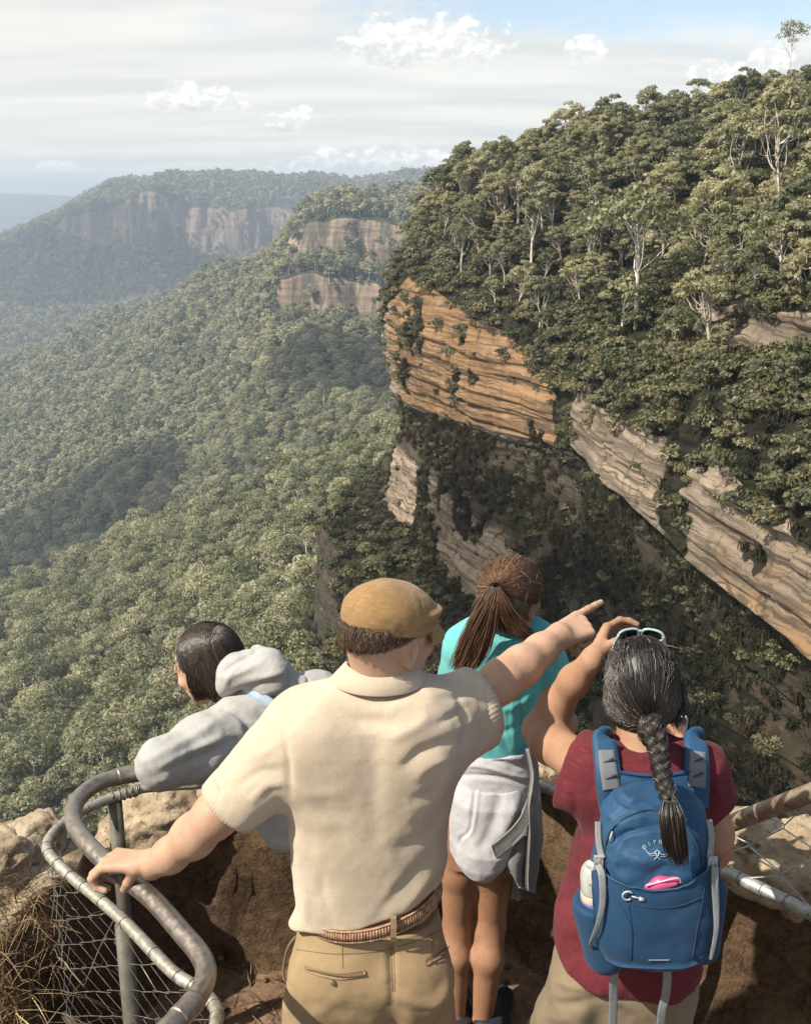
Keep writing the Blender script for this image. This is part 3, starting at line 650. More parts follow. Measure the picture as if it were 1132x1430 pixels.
# lighter on thin ridge lines, taller in the gullies
vpi = np.where(vp[:, 1] < 900, r.integers(0, 6, len(vp)), 6+r.integers(0, 3, len(vp))); vrz = r.random(len(vp))*6.28
vin = (vpx > -20) & (vpx < 480) & (vpy < 1150) & (vp[:, 1] < 420)
sz = vs*15/vdp*vin
vb = np.argsort(-sz)[:36]
extra = [np.nonzero((vpi == 6+k))[0][0] for k in range(3)]
farthings = set()
for k, i in enumerate(list(vb)+extra):
    if k < 6: vpi[i] = k
    farthings.add(int(i)); q_ = int(vpi[i]); cm, tm = (FARP+MIDP)[q_]
    wx = 'at the left edge of the valley forest' if vpx[i] < 90 else 'left of the dark bobbed woman' if vpx[i] < 230 else 'right above the dark bobbed woman' if vpx[i] < 340 else 'between the bobbed woman and the flat cap'
    sh_ = ('domed', 'tall', 'wide', 'very tall', 'neat round', 'broad')[q_ % 6]
    lb = (sh_+' grey-green gum in the nearest forest '+wx, 'nearest valley trees') if k < len(vb) else (('small pale gum far out on the valley slope', 'narrow pale gum far out on the valley slope', 'wide pale gum far out on the valley slope')[k-len(vb)], 'far valley trees')
    tree_thing(vp[i], cm, tm, float(vs[i]), float(vrz[i]), *lb)
vr = np.ones(len(vp), bool); vr[list(farthings)] = False
FARO = [[first_with(c), first_with(t)] for c, t in FARP+MIDP]
tag(scatter('valley_forest', vp[vr], vpi[vr], vs[vr], vrz[vr], FARO), 'grey-green gum forest filling the valley and far ridges', 'forest', kind='stuff')

# scrub on ledges and steep ground of the headland, ferns on the damp wall
r = np.random.default_rng(31)
shr = [make_shrub(300+i, h, rr, nc, 60, .30, SCRUB) for i, (h, rr, nc) in enumerate([(2.6, 1.7, 9), (2.0, 1.9, 10), (3.2, 1.5, 8)])]
DRYF = leaf_material('dry_wall_grass', (.020, .013, .007), (.052, .035, .019), (.078, .056, .031), .15)
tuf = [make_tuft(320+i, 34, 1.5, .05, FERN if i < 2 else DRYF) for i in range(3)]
near_s = P(960, 560, 95); so_objs = []
vegm = veg[:-1, :-1]
ds = A/2.6*inv*np.interp(Rm, [2, 3, 5, 7, 8, 10, 11, 15, 18], [.3, .8, 1.3, 1.4, .9, .55, .35, .5, .8])*(vegm > .55)
ds += A/3.*inv*((vegm > .1) & (vegm < .9))*np.interp(Rm, [6, 6.6, 10, 11, 14, 15], [0, 1, 1, .5, .5, 0])
ds += A/9.*inv*(vegm <= .55)*np.interp(Rm, [6.5, 7, 8.6, 10], [1, 1, .35, .15])
ds *= 1-.75*(vegm < .6)*hd[:-1, :-1]*sstep(Rm, 12.4, 12.8)*(1-sstep(Rm, 14.2, 14.6))
ds *= np.where(dpc[:-1, :-1] < 40, .3, 1)
patch = sstep(fbm(CL[:-1, :-1]*np.array([1, 1, .6]), 1/6., 3, 77), -.25, .35); ds *= .35+.9*patch
sp_, si, sj = scatter_on_grid(CL, ds, r)
keys = r.integers(0, 3, len(sp_)); ssc = (.45+.6*r.random(len(sp_)))*np.interp(crow[si], [4, 7, 10, 12, 16], [1, .85, .55, .5, .85]); 
ob_shr = []
for k in range(3):
    i = int(np.nonzero((keys == k) & (crow[si] < 7.2) & (pix(sp_)[0] > 560) & (pix(sp_)[0] < 1100))[0][40*k+5]); o = link('shrub', shr[k]); o.location = tuple(sp_[i]); o.scale = (float(ssc[i]),)*3
    tag(o, ('low dark rounded shrub', 'wide low dark shrub', 'upright dark shrub')[k]+' among the scrub of the headland rim', 'shrub', 'shrubs on the headland rim'); ob_shr.append(o)
tag(scatter('cliff_scrub', sp_, keys, ssc, r.random(len(sp_))*6.28, [[o] for o in ob_shr]), 'dark scrub clinging to the ledges of the sandstone cliff', 'scrub', kind='stuff')
df = A/.85*inv*np.interp(Rm, [4, 6, 8, 10, 10.6, 14, 17], [.2, .25, .2, .7, .8, .7, .3])*np.where(vegm > .5, 1, np.interp(Rm, [10, 10.8, 14, 15], [0, .35, .35, 0]))*(1-.97*hd[:-1, :-1]*sstep(Rm, 12.2, 12.7)*(1-sstep(Rm, 14.0, 14.5))*(vegm < .6))*(dpc[:-1, :-1] > 40)
fp, fi, fj = scatter_on_grid(CL, df, r)
o_t = []
for k in range(3):
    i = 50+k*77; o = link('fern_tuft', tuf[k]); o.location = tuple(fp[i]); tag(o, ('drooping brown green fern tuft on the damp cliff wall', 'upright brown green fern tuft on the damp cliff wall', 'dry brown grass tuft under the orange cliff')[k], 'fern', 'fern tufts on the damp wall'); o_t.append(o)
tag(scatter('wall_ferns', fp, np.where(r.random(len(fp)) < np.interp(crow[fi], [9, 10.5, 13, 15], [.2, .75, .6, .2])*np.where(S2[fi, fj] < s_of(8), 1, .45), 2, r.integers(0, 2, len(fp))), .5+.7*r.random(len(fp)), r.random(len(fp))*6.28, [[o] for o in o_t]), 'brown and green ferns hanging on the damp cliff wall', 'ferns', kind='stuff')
print('trees', len(tp), 'valley', len(vp), 'scrub', len(sp_), 'ferns', len(fp))

# ------------------------------------------------------------------ haze between here and the far ridges
def haze():
    V = [(x, y, z) for x in (-12000, 9000) for y in (-300, 14500) for z in (-480, 130)]
    o = link('haze', mesh_data('haze', V, [(0, 1, 3, 2), (4, 6, 7, 5), (0, 4, 5, 1), (2, 3, 7, 6), (0, 2, 6, 4), (1, 5, 7, 3)], None, False))
    m = bpy.data.materials.new('haze'); m.use_nodes = True; t = NT(m.node_tree); t.n.remove(t.n['Principled BSDF'])
    v = t.new('ShaderNodeVolumePrincipled'); v.inputs['Color'].default_value = (.68, .80, .98, 1); v.inputs['Density'].default_value = 1.9e-4
    v.inputs['Anisotropy'].default_value = .25
    t.lk(v.outputs[0], t.n['Material Output'].inputs['Volume']); o.data.materials.clear(); o.data.materials.append(m)
    tag(o, kind='stuff')
haze()

# ------------------------------------------------------------------ cumulus shaped sun blockers, added out of view to shade valley and wall
def sun_blocker(target, rad, h, seed, label, thin=.48):  # added for its shadow alone, set along the sun ray to the target
    t = np.array(target, float); sd = np.array(sun_dir); c = t+sd*((h-t[2])/sd[2])
    V, F = ico(5); d = V.copy(); k = 1+.30*fbm(d, 1.4, 4, seed)+.16*fbm(d, 4.0, 4, seed+5, .6)
    V = V*k[:, None]; V[:, 2] = np.where(V[:, 2] < 0, V[:, 2]*.35, V[:, 2]); V = V*np.array(rad)
    m, tt, bb_ = material('sun_blocker_white'); bb_.inputs['Base Color'].default_value = (.85, .85, .85, 1); bb_.inputs['Roughness'].default_value = 1
    tr = tt.new('ShaderNodeBsdfTransparent'); mx = tt.new('ShaderNodeMixShader'); mx.inputs[0].default_value = thin; tt.lk(bb_.outputs[0], mx.inputs[1]); tt.lk(tr.outputs[0], mx.inputs[2]); tt.lk(mx.outputs[0], tt.n['Material Output'].inputs[0])
    o = link('sun_blocker', mesh_data('sun_blocker', V, F, m)); o.location = tuple(c); tag(o, label, 'sun_blocker', 'unseen sun blockers')
sun_blocker(P(70, 715, 870), (150, 95, 60), 640, 3, 'long flat cumulus shaped blocker added out of view to shade the valley creek')
sun_blocker(P(525, 500, 840), (85, 110, 60), 640, 5, 'small rounded cumulus shaped blocker added out of view to shade the spur')
sun_blocker(P(110, 392, 2850), (430, 260, 100), 760, 9, 'broad cumulus shaped blocker added out of view to shade the mesa foot')
sun_blocker((17, 92, -50), (19, 52, 14), 420, 12, 'ragged cumulus shaped blocker added out of view to shade the lower wall', .12)
sun_blocker((10, 150, -52), (12, 30, 10), 430, 15, 'small ragged cumulus shaped blocker added out of view to shade the gully', .35)
# ------------------------------------------------------------------ lookout: path floor, rock parapet, boulders
BND = np.array([(-.30, -2.0), (-.33, 1.2), (-.50, 1.75), (-.78, 2.25), (-.98, 2.62), (-.86, 3.02), (-.3, 3.12), (.3, 3.16), (.72, 3.0), (1.1, 2.62), (1.6, 2.05), (2.3, 1.3), (2.6, -2.0)])
def poly_sd(x, y, B):
    d = np.full(x.shape, 1e9); ins = np.zeros(x.shape, bool); n = len(B)
    for i in range(n):
        a, b = B[i], B[(i+1) % n]; e = b-a; wx, wy = x-a[0], y-a[1]
        t = np.clip((wx*e[0]+wy*e[1])/(e@e), 0, 1); d = np.minimum(d, np.hypot(wx-e[0]*t, wy-e[1]*t))
        c = (a[1] <= y) != (b[1] <= y); xi = a[0]+(y-a[1])*e[0]/(e[1]+1e-12); ins ^= c & (x < xi)
    return np.where(ins, -d, d)
gx = np.concatenate([np.linspace(-5, -1.9, 30), np.linspace(-1.88, 2.1, 230), np.linspace(2.13, 5, 30)])
gy = np.concatenate([np.linspace(-2, 1.4, 50), np.linspace(1.42, 3.9, 170), np.linspace(3.95, 6, 24)])
GX, GY = np.meshgrid(gx, gy)
wob = fbm(np.stack([GX, GY, GX*0], -1), 1/.5, 3, 61)*.09
gd = poly_sd(GX, GY, BND)+wob
p0 = np.stack([GX, GY, GX*0], -1)
topz = .66+.10*fbm(p0, 1/.45, 4, 63)+np.where(GX < -.9, -.06, 0)
gz = .018*fbm(p0, 1/.12, 4, 65)+.03*fbm(p0, 1/.6, 2, 66)
left_low = sstep(GX, -.55, -.95)*(1-sstep(GY, 2.2, 2.9))
gz = gz+sstep(gd, -.02, .20)*topz*(1-.55*left_low)+.05*sstep(gd, -.3, 0)
wl = sstep(GX, -.85, -1.05)
fall = (gd-(.20+.10*fbm(p0, 1/.3, 2, 68)))*(1-wl)+wl*(GY-3.02-.12*fbm(p0, 1/.3, 2, 69))
gz = gz-sstep(fall, 0, .35)*2.5-np.clip(fall-.2, 0, 9)*5
LK = np.stack([GX, GY, gz], -1)
ln = normals_grid(LK); ln *= np.sign(ln[..., 2:3])
stp = 1-ln[..., 2]
rgh = fbm(LK, 1/.22, 5, 71, .6); lay_ = vn(np.stack([LK[..., 0]*1.2, LK[..., 1]*1.2, (LK[..., 2]+.25*LK[..., 0]+.12*fbm(LK, 3, 2, 73))*9], -1), 72)
LK = LK+ln*((.075*rgh+.022*lay_)*sstep(stp, .15, .5)+.010*rgh)[..., None]
def lookout_material():
    m, t, b = material('lookout_earth_and_rock')
    g = t.new('ShaderNodeNewGeometry'); pos = g.outputs['Position']
    sep = t.new('ShaderNodeSeparateXYZ'); t.lk(g.outputs['True Normal'], sep.inputs[0])
    sp2 = t.new('ShaderNodeSeparateXYZ'); t.lk(pos, sp2.inputs[0])
    n1 = t.noise(pos, 5, 8, .65); n2 = t.noise(pos, 28, 6, .65); n3 = t.noise(t.mapping(pos, (9, 9, 13), (0, .35, 0)), 1.0, 9, .75, 1.6)
    rk = t.mix(t.ramp(n3, .3, .7), (.040, .024, .014), (.130, .080, .046))  # bank's shade is put into this dark brown
    rk = t.mix(t.ramp(n1, .52, .72, 0, .65), rk, (.15, .10, .058))
    rk = t.mix(t.ramp(n2, .58, .72, 0, .6), rk, (.022, .014, .010))
    rk = t.mix(t.ramp(t.noise(pos, 11, 5, .7), .62, .72, 0, .6), rk, (.12, .085, .04))
    n4 = t.noise(pos, 95, 4, .7); rk = t.mix(t.ramp(n4, .50, .70, 0, .55), rk, (.125, .080, .042)); rk = t.mix(t.ramp(n4, .50, .32, 0, .6), rk, (.018, .011, .008)); rk = t.mix(t.ramp(t.noise(pos, 170, 2, .6), .66, .74, 0, .7), rk, (.26, .20, .13))
    pale = t.mix(t.ramp(n2, .3, .7), (.26, .20, .13), (.42, .34, .24))
    top = t.m('MULTIPLY', t.ramp(sep.outputs[2], .55, .85), t.ramp(sp2.outputs[2], .42, .6))
    rk = t.mix(t.m('MULTIPLY', top, t.ramp(n1, .38, .6)), rk, pale)
    dirt = t.mix(t.ramp(n2, .3, .7), (.115, .070, .042), (.21, .135, .085))
    fl = t.m('MULTIPLY', t.ramp(sep.outputs[2], .6, .9), t.ramp(sp2.outputs[2], .3, .1))
    t.lk(t.mix(fl, rk, dirt), b.inputs['Base Color']); b.inputs['Roughness'].default_value = .93; b.inputs['Specular IOR Level'].default_value = .2
    t.lk(t.bump(n4, .8, .006, t.bump(n2, .7, .012, t.bump(n3, .6, .02))), b.inputs['Normal']); return m
LKM = lookout_material()
tag(link('lookout_ground', mesh_data('lookout_ground', LK.reshape(-1, 3), grid_faces(*LK.shape[:2]), LKM)), kind='structure')

def boulder_material():
    m, t, b = material('pale_sandstone')
    g = t.new('ShaderNodeNewGeometry'); pos = g.outputs['Position']
    sep = t.new('ShaderNodeSeparateXYZ'); t.lk(g.outputs['True Normal'], sep.inputs[0])
    n1 = t.noise(pos, 9, 7, .65); n2 = t.noise(pos, 45, 6, .7); v = t.noise(pos, 22, 5, .6, 1.0)
    c = t.mix(t.ramp(n1, .3, .7), (.20, .145, .09), (.38, .31, .22))
    c = t.mix(t.ramp(v, .56, .68, 0, .85), c, (.07, .05, .035))
    c = t.mix(t.ramp(n2, .55, .75, 0, .5), c, (.15, .11, .07))
    t.lk(c, b.inputs['Base Color']); b.inputs['Roughness'].default_value = .92; b.inputs['Specular IOR Level'].default_value = .2
    t.lk(t.bump(n2, .8, .012, t.bump(v, .7, .015)), b.inputs['Normal']); return m
BLM = boulder_material()
ICO5 = ico(5)
def boulder(c, rad, seed, label, cut=.55):
    V = ICO5[0].copy(); d = V
    q = np.sign(V)*np.abs(V)**.75; V = q/np.max(np.linalg.norm(q, axis=1))*1.1
    disp = 1+.28*fbm(d*1.1+seed*3.1, 1.2, 3, seed)+.14*fbm(d, 3.5, 4, seed+3, .6)-.10*np.abs(fbm(d*np.array([1, 1, 2.2]), 4, 3, seed+7))
    V = V*disp[:, None]*np.array(rad)
    o = link('boulder', mesh_data('boulder', V, ICO5[1], BLM)); o.location = tuple(c); o.rotation_euler = (0, 0, seed*1.3)
    tag(o, label, 'boulder'); return o
for px, py, z, rad, seed, label in (
    (8, 1212, .62, (.13, .12, .13), 2, 'pale sandstone boulder at the far left behind dry grass'),
    (50, 1178, .66, (.095, .09, .09), 3, 'small rounded pale boulder on the left rim beside the curved pipe'),
    (222, 1152, .56, (.16, .14, .15), 5, 'cream pitted boulder behind the fence post under the grey hoodie sleeve'),
    (180, 1185, .45, (.15, .12, .14), 6, 'shaded brown boulder low behind the fence post'),
    (298, 1122, .58, (.15, .12, .10), 8, 'flat brown rock on the parapet beneath the leaning woman'),
    (1068, 1200, .72, (.22, .13, .11), 9, 'pale flat boulder behind the wire mesh at right'),
    (1125, 1215, .70, (.10, .11, .15), 11, 'tall cream boulder at the right edge behind the wire mesh'),
    (1030, 1178, .70, (.13, .12, .09), 12, 'low pale rock beside the elbow of the woman with the backpack'),
    (768, 1092, .62, (.12, .10, .09), 14, 'pale rock crumbling behind the rail between the two women')):
    boulder(PZ(px, py, z), rad, seed, label)

# dry grass on the outer bank at bottom left
STRAW = simple('dry_straw', (.40, .29, .15), .7, .5, 9)
def straw_material():
    m, t, b = material('dry_grass'); g = t.new('ShaderNodeNewGeometry'); rp = g.outputs['Random Per Island']
    c = t.mix(rp, (.045, .028, .014), (.30, .20, .095)); c = t.mix(t.ramp(rp, .82, 1), c, (.46, .35, .19))
    t.lk(c, b.inputs['Base Color']); b.inputs['Roughness'].default_value = .6; return m
DRY = straw_material()
def dry_grass():
    r = np.random.default_rng(3); V = []; F = []; n = 0
    def lk_z(x, y):
        i = np.argmin(np.abs(gy-y)); j = np.argmin(np.abs(gx-x)); return LK[i, j, 2]
    cl_ = [(r.uniform(-1.7, -.62), r.uniform(1.6, 2.78)) for _ in range(190)]
    for k in range(9500):
        cx, cy = cl_[r.integers(0, len(cl_))]; x = cx+r.normal(0, .05); y = cy+r.normal(0, .05)
        if poly_sd(np.array([x]), np.array([y]), BND)[0] < .02: continue
        z = lk_z(x, y)-.02; l = r.uniform(.10, .36)*(1 if cy < 2.55 else .6); a = r.normal(-1.9, 1.0); dr = r.uniform(.2, 1.0)
        o = np.array([math.cos(a), math.sin(a), 0]); w = r.uniform(.0010, .0026)
        pts = []
        for t in np.linspace(0, 1, 6):
            pts.append(np.array([x, y, z])+o*l*dr*t**1.4+np.array([0, 0, l*(t*1.0-dr*.95*t*t)])+r.normal(0, .004, 3)*t)
        s = np.array([-o[1], o[0], 0]); s = s*w
        for t, p in zip(np.linspace(0, 1, 6), pts): V += [p-s*(1-.8*t), p+s*(1-.8*t)]
        F += [(n+2*i, n+2*i+1, n+2*i+3, n+2*i+2) for i in range(5)]; n += 12
    tag(link('dry_grass', mesh_data('dry_grass', V, np.array(F), DRY)), 'straw coloured dry grass hanging over the outer bank beside the rail', 'grass', kind='stuff')
dry_grass()
def twigs():
    r = np.random.default_rng(8); mb = MB()
    for k in range(60):
        p = PZ(r.uniform(300, 400), r.uniform(1370, 1430), 0.03) if k < 26 else np.array([r.uniform(-1.5, -.8), r.uniform(2.0, 2.8), r.uniform(.35, .55)])
        d = r.normal(0, 1, 3); d[2] *= .25; d /= np.linalg.norm(d); l = r.uniform(.05, .16) if k < 26 else r.uniform(.15, .35)
        mb.tube([p, p+d*l*.5+r.normal(0, .006, 3), p+d*l], [.0022, .0018, .001], 4)
    tag(mb.build('dead_twigs', simple('dead_wood', (.16, .11, .07), .85, .4, 20)), 'thin dead twigs littering the bank and the path edge', 'twigs', kind='stuff')
twigs()
def pebbles():
    r = np.random.default_rng(9); V0, F0 = ico(1); V = []; F = []; n = 0
    for k in range(420):
        x = r.uniform(-.7, 1.4); y = r.uniform(2.2, 3.1)
        if poly_sd(np.array([x]), np.array([y]), BND)[0] > .06: continue
        s = r.uniform(.004, .017)*(1+1.2*(r.random() > .93)); i = np.argmin(np.abs(gy-y)); j = np.argmin(np.abs(gx-x))
        V.append(V0*s*r.uniform(.6, 1.3, 3)+np.array([x, y, LK[i, j, 2]+s*.2])); F += [tuple(f+n) for f in F0]; n += len(V0)
    tag(link('pebbles', mesh_data('pebbles', np.concatenate(V), np.array(F), LKM, False)), 'small stones and crumbs scattered on the path floor', 'pebbles', kind='stuff')
pebbles()

# ------------------------------------------------------------------ railings
def metal(name, c1, c2, rough, rust=.3, metal_=.85, patch=(.10, .05, .025), sc=9):
    m, t, b = material(name); tc = t.new('ShaderNodeTexCoord').outputs['Object']
    n = t.noise(tc, sc, 6, .65); n2 = t.noise(tc, 60, 5, .6)
    c = t.mix(t.ramp(n2, .35, .65), c1, c2); f = t.ramp(n, .62-rust*.3, .75-rust*.2)
    t.lk(t.mix(f, c, patch), b.inputs['Base Color']); b.inputs['Metallic'].default_value = metal_
    t.lk(t.ramp(n2, .3, .7, rough-.08, rough+.12), b.inputs['Roughness']); t.lk(t.bump(n2, .15, .002), b.inputs['Normal']); return m
BRONZE = metal('worn_brown_steel', (.25, .215, .185), (.31, .27, .235), .36, -.4, .85, (.20, .15, .115), 5)
GALV = metal('old_galvanised_steel', (.25, .235, .20), (.35, .33, .285), .5, .3, .55, (.20, .145, .085), 14)
GALV2 = metal('grey_galvanised_steel', (.26, .26, .25), (.38, .38, .365), .55, .1, .6, (.26, .24, .21), 10)
RUST = metal('rusty_brown_pipe', (.15, .095, .06), (.24, .16, .11), .5, .6, .45, (.30, .25, .19), 16)
WIRE = metal('fence_wire', (.16, .15, .135), (.24, .225, .205), .45, .1, .6, (.15, .11, .08), 20)
DARKPOST = simple('dark_painted_post', (.075, .068, .052), .6, .35, 18, .3, 90)

hr = [PZ(x, y, 1.05) for x, y in ((330, 1066), (250, 1074), (190, 1080), (163, 1085), (131, 1097), (108, 1119), (103, 1147), (123, 1179), (159, 1213), (211, 1254), (254, 1302), (280, 1334), (288, 1360), (276, 1391), (250, 1421), (220, 1452), (180, 1500))]
rail = empty('handrail', tuple(PZ(211, 1254, 1.05)))
tag(rail, 'smooth brown steel handrail bending round the corner under the hand of the capped man', 'handrail')
HRP = catmull(hr, 8)
mb = MB(); mb.tube(HRP, .0225, 18); mb.build('tube', BRONZE, rail)
mb = MB(); cpt = catmull([PZ(x, y, 1.05) for x, y in ((198, 1079), (178, 1081.5), (164, 1085))], 4); mb.tube(cpt, .0245, 18); mb.build('joint_collar', BRONZE, rail)
mb = MB(); mb.tube(catmull([PZ(x, y, 1.05) for x, y in ((272, 1397), (262, 1409), (248, 1423))], 4), .0245, 18); mb.build('joint_collar', BRONZE, rail)

def chain_link(mb, top, hgt, cell=.06, r=.0013, zb=None):
    """zigzag wires hanging under a curve of points"""
    top = np.asarray(top); s = np.concatenate([[0], np.cumsum(np.linalg.norm(np.diff(top[:, :2], axis=0), axis=1))]); n = int(s[-1]/cell); rr = np.random.default_rng(4)
    for i in range(n+1):
        pts = []; a0 = i*cell
        for j in range(int(hgt/(cell*.62))+1):
            for e in (0, 1):
                a = a0+(cell*.5 if ((i+j) % 2) else -cell*.5)*1.02
                a = np.clip(a, 0, s[-1]); z = -j*cell*.62-(.004 if e else -.004)
                base = np.array([np.interp(a, s, top[:, k]) for k in range(3)]); off = .003*(1 if ((i+j) % 2) else -1)
                pts.append(base+np.array([off, off, z])+rr.normal(0, .0016, 3))
        mb.tube(pts, r, 4, False)
LP = [PZ(x, y, .93) for x, y in ((330, 1092), (215, 1099), (187, 1105), (150, 1117), (112, 1134), (82, 1156), (67, 1177), (70, 1194), (95, 1220), (127, 1246), (175, 1288), (238, 1354), (272, 1378), (297, 1400), (303, 1425), (285, 1470))]
LPP = catmull(LP, 8)
fen = empty('chain_link_fence', tuple(LP[10]-np.array([0, 0, .93])))
tag(fen, 'old galvanised pipe fence with dark wire mesh curving outside the brown handrail', 'fence')
mb = MB(); mb.tube(LPP, .0148, 12); mb.build('top_pipe', GALV, fen)
for i in range(30, len(LPP)-4, 5):
    mb = MB()
    T = LPP[i+1]-LPP[i-1]; T /= np.linalg.norm(T); N = np.cross(T, [0, 0, 1]); B = np.cross(N, T)
    mb.tube([LPP[i]+.0158*(math.cos(a)*N+math.sin(a)*B)+T*.005*a/6.28 for a in np.linspace(0, 6.6, 16)], .0013, 4); mb.build('tie_wire', WIRE, fen)
for i in range(12, 22, 2):
    mb = MB()
    T = LPP[i+1]-LPP[i-1]; T /= np.linalg.norm(T); N = np.cross(T, [0, 0, 1]); B = np.cross(N, T)
    mb.tube([LPP[i]+.0165*(math.cos(a)*N+math.sin(a)*B)+T*.02*a/6.28 for a in np.linspace(0, 9, 20)], .002, 4); mb.build('tie_wire', WIRE, fen)
mb = MB(); chain_link(mb, LPP[40:], .80, .062, .0011); mb.build('wire_mesh', WIRE, fen)
for px, py, z, zz in ((160, 1112, .93, .05), (172, 1286, .93, -.1)):
    q = PZ(px, py, z); mb = MB(); mb.tube([q-np.array([0, 0, .01]), np.array([q[0], q[1], zz])], .021, 12); mb.build('post', DARKPOST, fen)
mb = MB(); mb.tube([LPP[50]-np.array([0, 0, .55]), LPP[-6]-np.array([0, 0, .5])], .013, 8); mb.build('mid_pipe', DARKPOST, fen)

fr = empty('chain_link_fence', tuple(PZ(1000, 1212, .8)-np.array([0, 0, .8])))
tag(fr, 'grey pipe fence at right with rusty upper rail and open diamond wire mesh', 'fence')
low = catmull([PZ(x, y, .8) for x, y in ((640, 1040), (752, 1094), (880, 1153), (1000, 1211), (1132, 1276), (1300, 1362))], 8)
mb = MB(); mb.tube(low, .0180, 14); mb.build('lower_rail', GALV2, fr)
up = catmull([P(930, 1184, 2.80), P(1030, 1146, 2.62), P(1132, 1107, 2.44), P(1250, 1062, 2.26), P(1400, 1010, 2.05)], 8)
mb = MB(); mb.tube(up, .0245, 14); mb.build('upper_rail', RUST, fr)
for i in range(3, len(up)-2, 2):
    mb = MB()
    T = up[i+1]-up[i-1]; T /= np.linalg.norm(T); N = np.cross(T, [0, 0, 1]); B = np.cross(N, T)
    mb.tube([up[i]+.026*(math.cos(a)*N+math.sin(a)*B)+T*.006*a/6.28 for a in np.linspace(0, 6.6, 16)], .0016, 4); mb.build('tie_wire', WIRE, fr)
for i in range(4, len(low)-2, 2):
    mb = MB()
    T = low[i+1]-low[i-1]; T /= np.linalg.norm(T); N = np.cross(T, [0, 0, 1]); B = np.cross(N, T)
    mb.tube([low[i]+.0195*(math.cos(a)*N+math.sin(a)*B)+T*.006*a/6.28 for a in np.linspace(0, 6.6, 16)], .0014, 4); mb.build('tie_wire', WIRE, fr)
def mesh_between(lo, hi, nc, nr, r):
    """diamond wires stretched between two rails"""
    mb = MB(); A_ = lambda u: np.array([np.interp(u, np.linspace(0, 1, len(lo)), lo[:, k]) for k in range(3)]); B_ = lambda u: np.array([np.interp(u, np.linspace(0, 1, len(hi)), hi[:, k]) for k in range(3)])
    rr = np.random.default_rng(2)
    for c in range(nc+1):
        pts = []
        for j in range(nr+1):
            u = np.clip((c+(.5 if (c+j) % 2 else -.5)*1.02)/nc, 0, 1); v = j/nr
            for e in (-.06, .06):
                vv = np.clip(v+e/nr, 0, 1); p = A_(u)*(1-vv)+B_(u)*vv; pts.append(p+np.array([0, .003*(1 if (c+j) % 2 else -1), 0])+rr.normal(0, .002, 3))
        mb.tube(pts, r, 5, False)
    return mb
i0 = 22
lo_s = catmull([PZ(x, y, .8) for x, y in ((950, 1187), (1000, 1211), (1132, 1276), (1300, 1362))], 8)
hi_s = catmull([P(950, 1176, 2.77), P(1030, 1146, 2.62), P(1132, 1107, 2.44), P(1280, 1052, 2.22)], 8)
WIRE2 = metal('pale_fence_wire', (.34, .34, .32), (.46, .46, .43), .5, .1, .5, (.15, .11, .08), 20)
mesh_between(lo_s, hi_s, 8, 4, .0021).build('wire_mesh', WIRE2, fr)
q = PZ(940, 1183, .8); mb = MB(); mb.tube([q+np.array([0, .03, .22]), np.array([q[0], q[1]+.03, -.05])], .022, 12); mb.build('post', GALV2, fr)
q = PZ(1240, 1330, .8); mb = MB(); mb.tube([q+np.array([0, .03, .65]), np.array([q[0], q[1]+.03, -.05])], .022, 12); mb.build('post', GALV2, fr)
# ------------------------------------------------------------------ bodies and cloth from smooth distance fields
def rc(a, b, r1, r2, k=.02): return ('rc', np.array(a, float), np.array(b, float), r1, r2, k)
def el(c, r, R=None, k=.02): return ('el', np.array(c, float), np.array(r, float), np.eye(3) if R is None else np.array(R), 0, k)
def loft(st, k=.03, p=2.0): return ('lo', np.array(st, float), p, 0, 0, k)     # rows: z, cx, cy, a, b  (z falling)
def cut(pt, n, k=.004): return ('cut', np.array(pt, float), np.array(n, float)/np.linalg.norm(n), 0, 0, k)   # keeps the side n points away from
def grp(prs, k=.03): return ('grp', prs, None, 0, 0, k)
def sub(pr, k=.006): return ('sub', pr, None, 0, 0, k)
def shell(prs, off, k=.003): return ('shell', prs, off, 0, 0, k)
def ev1(pr, X):
    t = pr[0]
    if t == 'rc':
        a, b, r1, r2 = pr[1:5]; ba = b-a; L2 = ba@ba; h = np.clip(((X-a)@ba)/L2, 0, 1)
        return np.linalg.norm(X-a-h[:, None]*ba, axis=1)-(r1+(r2-r1)*h)
    if t == 'el':
        q = (X-pr[1])@pr[3]; r = pr[2]; k0 = np.linalg.norm(q/r, axis=1); k1 = np.linalg.norm(q/(r*r), axis=1)
        return k0*(k0-1)/(k1+1e-9)
    if t == 'grp': return ev(pr[1], X)
    if t == 'lo':
        S = pr[1]; z = S[:, 0]; zz = np.clip(X[:, 2], z[-1], z[0]); o = slice(None, None, -1)
        f = [np.interp(zz, z[o], S[o, i]) for i in range(1, 5)]
        qx, qy = np.abs(X[:, 0]-f[0]), np.abs(X[:, 1]-f[1]); p = pr[2]
        k0 = ((qx/f[2])**p+(qy/f[3])**p)**(1/p); k1 = np.sqrt((qx/f[2]**2)**2+(qy/f[3]**2)**2)
        d = k0*(k0-1)/(k1+1e-6); d = np.where(k0 < .3, -np.minimum(f[2], f[3])*(1-k0), d)
        dz = np.abs(X[:, 2]-zz); return np.where(dz > 0, np.sqrt(np.maximum(d, 0)**2+dz**2)+np.minimum(d, 0)*0, d)
def smin(a, b, k):
    if k <= 0: return np.minimum(a, b)
    h = np.clip(.5+.5*(b-a)/k, 0, 1); return b*(1-h)+a*h-k*h*(1-h)
def ev(prs, X):
    d = None
    for pr in prs:
        if pr[0] == 'cut': d = -smin(-d, -((X-pr[1])@pr[2]), pr[5])
        elif pr[0] == 'sub': d = -smin(-d, ev1(pr[1], X), pr[5])
        elif pr[0] == 'shell': d = -smin(-d, ev(pr[1], X)-pr[2], pr[5])
        else:
            e = ev1(pr, X); d = e if d is None else smin(d, e, pr[5])
    return d
